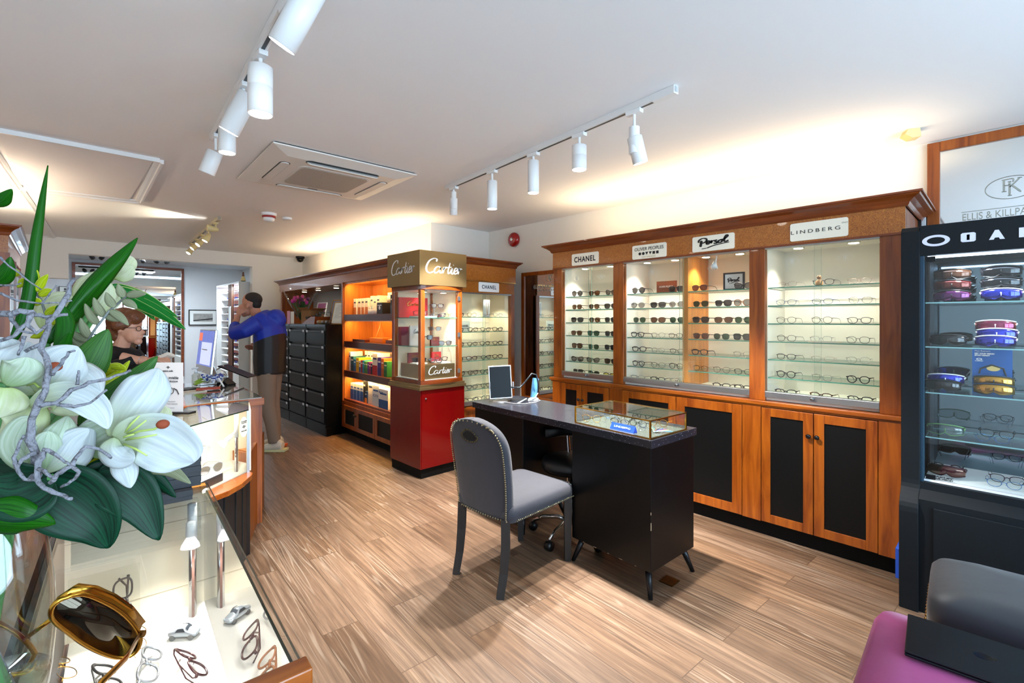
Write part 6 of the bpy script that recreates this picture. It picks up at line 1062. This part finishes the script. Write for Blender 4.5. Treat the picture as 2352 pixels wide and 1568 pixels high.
# ================================================================= VASE AND FLOWERS
vd=.60; vb=at(28,1400,vd); VX,VY=-.065,.93
vs=thing('glass_vase','tall clear glass vase of white lilies in left foreground','vase',(VX,VY,.9))
VP=[(.035,.0),(.048,.004),(.055,.02),(.0615,.07),(.066,.13),(.064,.19),(.057,.25),(.0505,.285)]
MB().lathe(VP,40,cap=False).lathe([(r-.003,z+.004) for r,z in VP],40,cap=False).lathe([(.002,0),(.048,.003)],40,cap=False).build('vase_wall',pane('vase_glass',(.93,.96,.94),1.7),vs,smooth=True); MB().lathe([(.045,.006),(.0575,.06),(.060,.07),(.002,.0702)],40,cap=False).build('water',pane('water',(.86,.90,.82),1.5,1.33),vs,smooth=True)
GREENS={'stem':M('stem_green','#4f8a4a',.4),'dark':None}
def leafmat(name,c1,c2,rough=.32,edge=None,trl=.25,streak=26,base=None):
    m=M(name,c1,rough,spec=.18); nt=m.node_tree; b=nt.nodes['Principled BSDF']; L=nt.links.new; uv=nt.nodes.new('ShaderNodeUVMap'); sx=nt.nodes.new('ShaderNodeSeparateXYZ'); L(uv.outputs[0],sx.inputs[0])
    # u runs across the blade (0..1), v along it
    cen=nt.nodes.new('ShaderNodeMath'); cen.operation='SUBTRACT'; L(sx.outputs['X'],cen.inputs[0]); cen.inputs[1].default_value=.5; ab=nt.nodes.new('ShaderNodeMath'); ab.operation='ABSOLUTE'; L(cen.outputs[0],ab.inputs[0])
    mp_=nt.nodes.new('ShaderNodeMapping'); mp_.inputs['Scale'].default_value=(streak,1.6,1); L(uv.outputs[0],mp_.inputs[0]); n=nt.nodes.new('ShaderNodeTexNoise'); n.inputs['Scale'].default_value=1; n.inputs['Detail'].default_value=5; L(mp_.outputs[0],n.inputs['Vector'])
    r=ramp(nt,n.outputs['Fac'],[(.35,c1),(.68,c2)]); out=r.outputs[0]
    st=[(0,(1,1,1,1)),(.018,(0,0,0,1))]
    rr=ramp(nt,ab.outputs[0],[(0,(.55,.55,.55,1)),(.02,(0,0,0,1)),(.42 if edge else .49,(0,0,0,1)),(.49,(.9,.9,.9,1) if edge else (0,0,0,1))]); mx=nt.nodes.new('ShaderNodeMix'); mx.data_type='RGBA'; L(rr.outputs[0],mx.inputs[0]); L(out,mx.inputs[6]); mx.inputs[7].default_value=srgb(edge or c2); L(mx.outputs[2],b.inputs['Base Color'])
    if base:
        rb=ramp(nt,sx.outputs['Y'],[(0,(.9,.9,.9,1)),(.45,(0,0,0,1))]); mb_=nt.nodes.new('ShaderNodeMix'); mb_.data_type='RGBA'; L(rb.outputs[0],mb_.inputs[0]); L(mx.outputs[2],mb_.inputs[6]); mb_.inputs[7].default_value=srgb(base); mx=mb_; L(mx.outputs[2],b.inputs['Base Color'])
    if trl:
        t=nt.nodes.new('ShaderNodeBsdfTranslucent'); L(mx.outputs[2],t.inputs[0]); ms=nt.nodes.new('ShaderNodeMixShader'); ms.inputs[0].default_value=trl; L(b.outputs[0],ms.inputs[1]); L(t.outputs[0],ms.inputs[2]); L(ms.outputs[0],nt.nodes['Material Output'].inputs[0])
    return m
LMID=leafmat('leaf_mid','#0c4208','#236c12'); LBRI=leafmat('leaf_bright','#5a9a1a','#a8cc2a',edge='#c8d84a'); LDK=leafmat('leaf_dark','#021a0e','#0b4028',.42,trl=.04); LVAR=leafmat('leaf_variegated','#0c5a18','#1f7a2a',edge='#e0e88a'); LSAGE=leafmat('leaf_sage','#7a7d5c','#a5a686',.6); LOL=leafmat('leaf_olive','#24501c','#4a7a30',.4); LYEL=leafmat('leaf_yellow_green','#8a9a10','#d0d820',.4,edge='#e8e88a')
PET=leafmat('lily_petal','#c9ced0','#e4e6e4',.5,trl=.35,streak=14,base='#c3cf96'); PETC=leafmat('lily_petal_cream','#d2d6a8','#e6e6cc',.5,trl=.35,streak=14,base='#b9c87c'); PETG=leafmat('lily_petal_green_white','#b4c4a4','#d6dece',.5,trl=.35,streak=14,base='#8fae6a')
def blade(pts,wid,mat,parent,name='leaf',cup=.25,twist=None,prof=None,n=18,mcols=8,wave=0,tilt=0,shape='leaf'):
    # pts: spine of (u,v,depth) seen positions or Vectors; wid: half width in metres
    Q=[p if isinstance(p,Vector) else at(*p) for p in pts]; m=len(Q); S=[]
    for i in range(n+1):
        t=i/n*(m-1); k=min(int(t),m-2); f=t-k; p0=Q[max(k-1,0)];p1=Q[k];p2=Q[k+1];p3=Q[min(k+2,m-1)]
        S.append(.5*((2*p1)+(p2-p0)*f+(2*p0-5*p1+4*p2-p3)*f*f+(3*p1-p0-3*p2+p3)*f**3))
    mb=MB(); P=[]; uvs=[]; eye=Vector((0,0,EYE))
    for i,p in enumerate(S):
        t=i/n; tg=(S[min(i+1,n)]-S[max(i-1,0)]).normalized(); vw=(p-eye).normalized(); side=tg.cross(vw).normalized(); nm_=side.cross(tg).normalized()
        a=tilt+(twist or 0)*t; q=Matrix.Rotation(a,3,tg); side=q@side; nm_=q@nm_
        if shape=='leaf': wv=wid*math.sin(PI*min(1,t*.97+.02)**.75)**.9
        elif shape=='petal': wv=wid*max(0,math.sin(PI*(.07+.93*t)**1.05))**.85
        elif shape=='blade': wv=wid*(1-t**2.2)*min(1,.35+t*3)
        else: wv=wid
        wv=max(wv,.0006); row=[]
        for j in range(mcols+1):
            s=-1+2*j/mcols; row.append(p+side*s*wv+nm_*(cup*wv*s*s-(.16*wv*math.exp(-(s/.16)**2) if shape=='petal' else 0)+(.10*wv*math.sin(t*14+2)*s*s if shape=='petal' else 0)+wave*math.sin(t*9+s*3)*wv))
        P.append(row)
    V=[[mb.b.verts.new(x) for x in r] for r in P]; ul=mb.b.loops.layers.uv.new('UVMap')
    for i in range(n):
        for j in range(mcols):
            f=mb._f([V[i][j],V[i][j+1],V[i+1][j+1],V[i+1][j]])
            if f:
                for lp_,(a,b) in zip(f.loops,((i,j),(i,j+1),(i+1,j+1),(i+1,j))): lp_[ul].uv=(b/mcols,a/n)
    return mb.build(name,mat,parent,smooth=True,recalc=False,solid=.0007)
NECK=Vector((VX,VY,1.185))
def stem_to(parent,p,m=None,r=.0045,name='stem',deep=True):
    p=Vector(p); j=Vector((rnd.uniform(-.025,.025),rnd.uniform(-.025,.025),0)); base=Vector((VX-j.x,VY-j.y,.925)); nk=NECK+j
    return MB().tube([base,(base+nk)/2+j*.3,nk,nk.lerp(p,.5)+Vector((0,0,.012)),p],[r*1.1,r*1.1,r,r,r*.85],8).build(name,m or GREENS['stem'],parent,smooth=True)
def plant(name,label,cat,group=None): return thing(name,label,cat,(0,0,0),0,group)
def leafthing(label,blades,grp,name='leaf_spray',stem=True,cat='leaf'):
    o=plant(name,label,cat,grp)
    for b in blades: blade(o_parent:=b[0],b[1],b[2],o,**(b[3] if len(b)>3 else {}))
    if stem: stem_to(o,at(*blades[0][0][0]) if not isinstance(blades[0][0][0],Vector) else blades[0][0][0])
    return o
G1='leaves in the foreground arrangement'; d0=.72
leafthing('tall narrow upright green strap leaf of the arrangement',[([(22,800,.72),(62,700,.73),(82,560,.74),(97,460,.75),(110,380,.76)],.0085,LMID,dict(cup=.5,shape='blade',prof=0))],G1)
leafthing('broad arching bright green leaf above the white lilies',[([(110,790,.72),(165,730,.74),(215,665,.76),(255,615,.78),(290,575,.80),(316,546,.82)],.014,LMID,dict(cup=.6,wave=.18,tilt=.5,twist=-.8))],G1)
leafthing('three pointed variegated leaves reaching over the seated scene, farthest right',[([(258,662,.85),(310,685,.87),(365,715,.88),(426,756,.89)],.015,LVAR,dict(cup=.3)),([(256,655,.85),(300,672,.87),(350,693,.88),(408,728,.89)],.011,LVAR,dict(cup=.3)),([(262,672,.86),(300,690,.87),(330,708,.88),(356,735,.88)],.010,LVAR,dict(cup=.3))],G1)
leafthing('long mid green leaf rising to the advert sign',[([(190,985,.64),(240,935,.66),(300,880,.68),(362,818,.70)],.021,LOL,dict(cup=.2))],G1)
leafthing('broad pale green leaf behind the sprigs near the person',[([(170,900,.70),(195,850,.70),(225,800,.71),(248,756,.72)],.024,LOL,dict(cup=.15))],G1)
leafthing('blue-green leaf behind the white lily petals',[([(160,1030,.66),(215,980,.66),(255,930,.67),(300,890,.68)],.018,LDK,dict(cup=.2))],G1)
leafthing('large glossy dark leaf hanging over the glass counter',[([(70,1118,.58),(130,1130,.59),(185,1165,.60),(228,1210,.61),(250,1258,.62)],.040,LDK,dict(cup=-.25,tilt=.15))],G1)
leafthing('second glossy dark leaf pointing down beside the large one',[([(215,1095,.62),(270,1110,.63),(325,1160,.64),(366,1240,.65)],.032,LDK,dict(cup=-.2))],G1)
leafthing('dark leaf with pale underside reaching the black boxes',[([(190,1085,.62),(260,1082,.64),(340,1095,.66),(404,1142,.67)],.018,LDK,dict(cup=.4,tilt=.5)),([(300,1075,.65),(350,1068,.66),(390,1078,.67),(438,1110,.67)],.012,LSAGE,dict(cup=.3))],G1)
leafthing('light green curled leaf over the vase rim',[([(-60,1180,.52),(0,1195,.53),(60,1200,.54),(127,1203,.56)],.024,LMID,dict(cup=.5,tilt=.6))],G1)
leafthing('dark leaf in the shadow at far left of the arrangement',[([(120,1095,.56),(70,1120,.55),(20,1130,.54),(-50,1110,.53)],.036,LDK,dict(cup=-.2))],G1)
leafthing('deep green leaf low behind the left lily',[([(150,1120,.6),(90,1075,.6),(20,1060,.6),(-40,1060,.6)],.036,LDK,dict(cup=.2))],G1)
leafthing('dark strap leaf running under the main lily',[([(110,1080,.60),(170,1040,.62),(220,1010,.64),(262,990,.65)],.020,LDK,dict(cup=.2))],G1)
leafthing('small curling leaf at upper left edge',[([(-30,465,.7),(0,462,.7),(14,450,.7),(27,434,.7)],.009,LMID,dict(cup=.4))],G1,stem=False); leafthing('curling mid green leaf at left edge',[([(-30,655,.7),(0,640,.7),(16,620,.7),(24,590,.7)],.012,LMID,dict(cup=.4))],G1,stem=False)
leafthing('lime yellow leaf cluster in the centre of the arrangement',[([(190,900,.74),(230,885,.74),(260,872,.75),(298,828,.76)],.012,LYEL,dict(cup=.3)),([(200,880,.74),(225,862,.75),(250,850,.75),(272,842,.75)],.014,LYEL,dict(cup=.3)),([(230,925,.73),(255,905,.73),(280,890,.73),(300,880,.74)],.014,LYEL,dict(cup=.2)),([(165,1065,.64),(195,1055,.65),(225,1045,.66),(262,1052,.67)],.010,LYEL,dict(cup=.3)),([(205,830,.76),(230,840,.76),(255,845,.76)],.018,LYEL,{})],G1)
leafthing('small green leaves beside the twisted branch',[([(120,860,.7),(135,820,.7),(150,790,.7),(162,762,.7)],.010,LMID,{}),([(135,700,.72),(150,740,.72),(140,790,.71),(110,820,.7)],.011,LMID,dict(cup=.3))],G1)
# lilies
def lily(label,petals,stamens=(),base=None,mats=None):
    o=plant('lily',label,'flower','white lilies in the arrangement')
    for i,p in enumerate(petals):
        kw=dict(cup=.35,shape='petal',mcols=10,n=22); kw.update(p[2] if len(p)>2 else {}); mt=kw.pop('mat',PET); blade(p[0],p[1],mt,o,name='petal',**kw)
    b=at(*base) if base else at(*petals[0][0][0])
    for s in stamens:
        pts=[at(*q) for q in s]; st2=MB().tube(pts,[.0014]*(len(pts)-1)+[.001],6).build('stamen',M('stamen_green','#b9cc6a',.4),o,smooth=True)
        if len(s)==4: MB().ball(pts[-1],.005,1.5,1,1.2,8).build('anther',M('anther_rust','#8a3a1a',.8),st2,smooth=True)
    stem_to(o,b,r=.005); return o
DW={'cup':.4}
lily('large open white lily reaching right over the black boxes',[([(262,1005,.62),(292,955,.63),(330,905,.65),(352,870,.66),(362,845,.67)],.030,dict(cup=.25)),([(268,1015,.62),(320,1000,.62),(375,1015,.63),(425,1045,.64),(446,1062,.65)],.036,dict(cup=-.25,tilt=.25)),([(262,1020,.62),(280,1060,.61),(292,1090,.61),(300,1120,.61)],.014,dict(cup=.3)),([(300,985,.65),(335,965,.66),(362,945,.67),(374,930,.67)],.024,dict(cup=.2,mat=PETC)),([(262,1005,.61),(258,1030,.60),(280,1050,.60),(310,1052,.60)],.016,dict(cup=.5)),([(195,1035,.63),(225,1010,.63),(250,995,.63),(285,985,.64)],.026,dict(cup=-.6,mat=PETG))],
   [[(282,1005,.62),(320,990,.61),(355,985,.61),(374,974,.61)],[(282,1000,.62),(300,975,.61),(320,955,.61)],[(285,998,.62),(310,985,.61),(336,965,.61)],[(285,1010,.62),(320,1005,.60),(360,998,.60)],[(285,1020,.61),(310,1030,.60),(338,1046,.60)],[(284,1004,.61),(295,1000,.61),(308,997,.61)]],base=(195,1035,.63))
lily('big white lily at centre with bluish petals',[([(95,905,.60),(120,865,.60),(150,825,.61),(178,795,.62)],.030,dict(cup=.2)),([(70,935,.58),(130,905,.58),(190,915,.59),(232,950,.60),(248,985,.60)],.017,dict(cup=-.4)),([(90,920,.60),(60,960,.58),(30,985,.57),(0,1000,.57)],.028,dict(mat=PETC)),([(150,850,.63),(185,850,.63),(215,870,.63),(232,905,.63)],.018,dict(cup=.5,tilt=-.4)),([(100,900,.60),(150,910,.61),(175,930,.62),(190,950,.62)],.024,dict(mat=PETC)),([(85,900,.60),(50,880,.59),(20,880,.59),(-20,900,.59)],.022,{})],
   [[(100,885,.59),(112,870,.59),(120,855,.59),(126,842,.59)],[(90,890,.59),(80,880,.59),(62,885,.59)],[(95,893,.59),(105,880,.59),(108,866,.59)]])
lily('white lily at the left edge opening towards the window',[([(10,880,.56),(35,840,.56),(55,810,.57),(68,785,.58)],.024,{}),([(5,870,.56),(0,830,.56),(5,795,.57),(10,775,.57)],.024,dict(mat=PET)),([(15,885,.55),(40,860,.55),(55,840,.55),(60,820,.55)],.020,dict(mat=PETG)),([(0,880,.56),(-30,850,.56),(-60,840,.56)],.024,{}),([(10,890,.55),(0,930,.55),(-10,960,.55)],.024,dict(mat=PETC)),([(40,850,.6),(70,820,.6),(95,800,.6)],.02,{})])
lily('half open greenish white lily low in the arrangement',[([(95,1085,.58),(65,1060,.57),(38,1020,.57),(55,975,.57),(70,965,.57)],.016,dict(mat=PETG)),([(100,1085,.58),(135,1050,.58),(165,1010,.59),(205,985,.60)],.016,dict(mat=PET)),([(100,1085,.58),(125,1030,.58),(145,985,.59),(155,955,.60)],.018,dict(mat=PETG)),([(100,1085,.58),(100,1050,.57),(105,1015,.57),(110,990,.57)],.016,dict(mat=PETG)),([(120,1085,.59),(160,1060,.60),(185,1020,.61),(208,960,.62)],.018,dict(mat=PET))])
lily('pale bud-like lily beside the broad arching leaf',[([(190,712,.80),(195,680,.80),(215,650,.80),(240,625,.80)],.020,dict(mat=PETC,cup=.5)),([(200,715,.80),(225,700,.80),(240,670,.80),(240,640,.80)],.018,dict(mat=PETC)),([(205,710,.81),(235,702,.81),(260,690,.82),(275,682,.82)],.014,dict(mat=PETC))])
lily('small cream lily at the top behind the arching leaf',[([(255,640,.84),(275,620,.84),(295,600,.84),(305,590,.84)],.016,dict(mat=PETC)),([(265,640,.84),(285,630,.84),(305,612,.84)],.014,dict(mat=PETC))])
lily('cream lily half hidden behind the grey branches',[([(110,760,.78),(115,720,.78),(140,695,.78),(170,685,.78)],.022,dict(mat=PETC)),([(170,745,.8),(185,715,.8),(200,700,.8),(214,702,.8)],.02,dict(mat=PETG))])
# branches
def branch(label,lines,name='twisted_branch'):
    o=plant(name,label,'branch','grey twisted branches')
    for i,(r,pts) in enumerate(lines):
        r*=.72; Q=[at(*p) for p in pts]; S=[]
        for k in range(len(Q)-1):
            for f in (0,.33,.66): S.append(Q[k].lerp(Q[k+1],f)+Vector((rnd.uniform(-1,1),rnd.uniform(-1,1),rnd.uniform(-1,1)))*r*.35)
        S.append(Q[-1]); n=len(S); MB().tube(S,[r*(1-.45*k/n)*rnd.uniform(.85,1.15) for k in range(n)],8).build('branch_limb' if i==0 else 'twig',BR,o,smooth=True)
    return o
BR=M('grey_bark','#7f7d84',.85,bump=1,bscale=120,var=.5,vscale=90)
b=branch('thick grey twisted branch running down through the lilies',[(.0062,[(88,1090,.56),(72,1010,.55),(70,960,.55),(95,915,.55),(112,862,.56),(98,800,.57),(112,740,.58),(150,690,.60),(170,640,.62)]),(.004,[(90,930,.55),(130,925,.56),(165,895,.57),(205,880,.58),(250,870,.60),(300,850,.62)]),(.0028,[(178,884,.58),(180,860,.58),(181,850,.58)]),(.0035,[(118,860,.56),(140,835,.56),(158,808,.56)]),(.0022,[(158,808,.56),(172,805,.56)]),(.003,[(130,928,.56),(170,935,.57),(205,925,.58),(245,895,.58)]),(.0035,[(100,790,.57),(70,800,.57),(40,815,.57),(0,830,.57)]),(.003,[(112,862,.56),(112,842,.56)])])
stem_to(b,at(88,1090,.56),BR,.006,'branch_base')
b=branch('grey branch crossing the left edge of the arrangement',[(.0055,[(-30,722,.56),(20,722,.56),(45,715,.56),(75,718,.57),(100,727,.58),(155,722,.60)]),(.0045,[(75,718,.57),(60,745,.56),(30,770,.55),(-20,790,.55)]),(.003,[(60,745,.56),(85,765,.56),(110,745,.58),(125,720,.6)]),(.003,[(55,770,.56),(50,795,.56),(42,815,.56)]),(.003,[(20,722,.56),(45,760,.57),(80,765,.58)])])
stem_to(b,at(-30,722,.56),BR,.005,'branch_base')
b=branch('curled silvery branch knot below the lilies',[(.0045,[(100,1040,.55),(85,1075,.54),(90,1110,.54),(110,1125,.54),(145,1140,.55),(165,1145,.55)]),(.0035,[(82,1040,.55),(50,1055,.54),(38,1075,.54),(60,1100,.54),(90,1105,.54)]),(.0035,[(115,1110,.54),(135,1085,.54),(165,1070,.55),(180,1085,.55),(165,1105,.55),(140,1118,.55)]),(.0035,[(165,1070,.55),(175,1050,.56),(195,1025,.57),(225,1030,.58),(260,1055,.60)]),(.003,[(38,1075,.54),(32,1050,.54),(45,1020,.54),(55,1000,.54)]),(.003,[(100,1030,.55),(130,1045,.55),(150,1060,.55),(165,1072,.55)]),(.003,[(90,1075,.54),(120,1095,.54),(150,1080,.55)])])
stem_to(b,at(88,1090,.55),BR,.005,'branch_base')
b=branch('thin brown twig with small buds above the lilies',[(.0025,[(0,672,.68),(40,690,.69),(90,697,.70),(140,695,.71),(165,690,.72)]),(.002,[(0,655,.68),(30,655,.68),(48,650,.68)]),(.002,[(95,697,.70),(110,680,.70),(130,655,.70)]),(.002,[(0,590,.68),(20,610,.69),(60,640,.70),(95,665,.71)])])
# sprigs with small leaves
def sprig(label,spine,leaves,mat,w_=.008,r=.0018,grp='leafy sprigs'):
    o=plant('leafy_sprig',label,'sprig',grp); MB().tube([at(*p) for p in spine],r,6).build('stem',M('sprig_stem','#6b6f6a',.6),o,smooth=True)
    for a,b_ in leaves: 
        m_=((a[0]+b_[0])/2+(b_[1]-a[1])*.06,(a[1]+b_[1])/2-(b_[0]-a[0])*.06,(a[2]+b_[2])/2); blade([a,m_,b_],w_,mat,o,name='leaf',n=8,mcols=4,cup=.3)
    stem_to(o,at(*spine[0])); return o
def lv(x,y,dx,dy,d=.74): return ((x,y,d),(x+dx,y+dy,d))
sprig('grey-green sprig rising towards the person in black',[(90,940,.70),(140,880,.71),(185,815,.72),(215,760,.73),(250,715,.74),(290,680,.76)],[lv(205,775,-20,-45),(lv(200,782,-42,-25)),lv(225,745,-30,-48),lv(240,728,-25,-45),lv(240,728,42,8),lv(250,712,45,35),lv(185,815,-35,-20),lv(195,800,-38,-45),lv(285,682,-14,-30),lv(290,680,45,-5),lv(280,690,35,18),lv(262,705,-18,-34)],LSAGE,.0062)
sprig('yellow-green sprig in the upper left of the arrangement',[(60,900,.74),(95,800,.74),(110,740,.74),(95,690,.75),(60,640,.76),(30,610,.77)],[lv(85,670,25,-40),lv(90,680,30,-15),lv(95,690,-30,5),lv(85,665,0,-45),lv(105,725,35,-22),lv(110,740,40,0),lv(105,760,-35,15),lv(108,770,35,20),lv(100,790,-30,25),lv(98,800,30,25),lv(60,640,-20,20),lv(45,625,-30,0)],LYEL,.006)
sprig('small white flowering sprig near the person',[(150,960,.72),(200,900,.73),(225,870,.74),(250,840,.75)],[lv(225,870,-25,-15),lv(230,862,10,-45),lv(240,850,35,-10),lv(240,850,-30,-8),lv(250,840,40,8),lv(215,880,-35,5),lv(215,885,40,15)],LYEL,.006)
# big display sunglasses leaning by the vase
dg=thing('display_sunglasses','oversized gold rimmed mirrored sunglasses leaning on the glass vase','sunglasses',(0,0,0)); 
loop=[(150,1372),(190,1364),(235,1380),(275,1403),(305,1432),(322,1462),(318,1488),(300,1505),(268,1509),(230,1497),(190,1476),(155,1450),(120,1420),(122,1390)]
def dd(u,v): return .60+.10*(u-120)/200+.0003*(v-1400)
nl=len(loop); loop=[tuple(.5*((2*loop[k][c])+(loop[(k+1)%nl][c]-loop[k-1][c])*f+(2*loop[k-1][c]-5*loop[k][c]+4*loop[(k+1)%nl][c]-loop[(k+2)%nl][c])*f*f+(3*loop[k][c]-loop[k-1][c]-3*loop[(k+1)%nl][c]+loop[(k+2)%nl][c])*f**3) for c in (0,1)) for k in range(nl) for f in (0,.33,.66)]
LP=[at(u,v,dd(u,v)) for u,v in loop]; MB().tube(LP,.0032,8,closed=True).build('gold_rim',GOLD,dg,smooth=True)
mb=MB(); c=mb.b.verts.new(sum(LP,Vector())/len(LP)+F_*.008); V=[mb.b.verts.new(p) for p in LP]
for k in range(len(V)): mb._f([c,V[k],V[(k+1)%len(V)]])
mb.build('mirrored_lens',M('brown_mirror_lens','#4a4238',.03,.95),dg,smooth=True,solid=.001)
tp_=[(122,1388),(160,1362),(205,1366),(250,1385),(290,1412),(320,1448)]; A=[at(u,v,dd(u,v)) for u,v in tp_]; B=[a+F_*.012+Vector((0,0,.006)) for a in A]; MB().grid([A,[a.lerp(b,.5)+Vector((0,0,.003)) for a,b in zip(A,B)],B]).build('brow_bar',GOLD,dg,smooth=True,solid=.0015)
e0=at(322,1455,dd(322,1455)); MB().tube([e0,e0+RT*.006],.005,8).build('hinge',BRASS,dg); MB().tube([e0,at(290,1510,.62),at(232,1568,.56),at(205,1600,.54)],[.004,.0045,.0045,.004],8,flat=.5).build('temple',GOLD,dg,smooth=True)
LP2=[p-RT*.125+F_*-.035 for p in LP]; MB().tube(LP2,.0032,8,closed=True).build('gold_rim',GOLD,dg,smooth=True); MB().tube([LP[36],LP2[12]],.003,8).build('bridge',GOLD,dg,smooth=True)
# remove the templates the copies were made from
for o in [x for x in SC.objects if x.parent is None and x.location.z<-40]:
    for c in list(o.children): bpy.data.objects.remove(c)
    bpy.data.objects.remove(o)
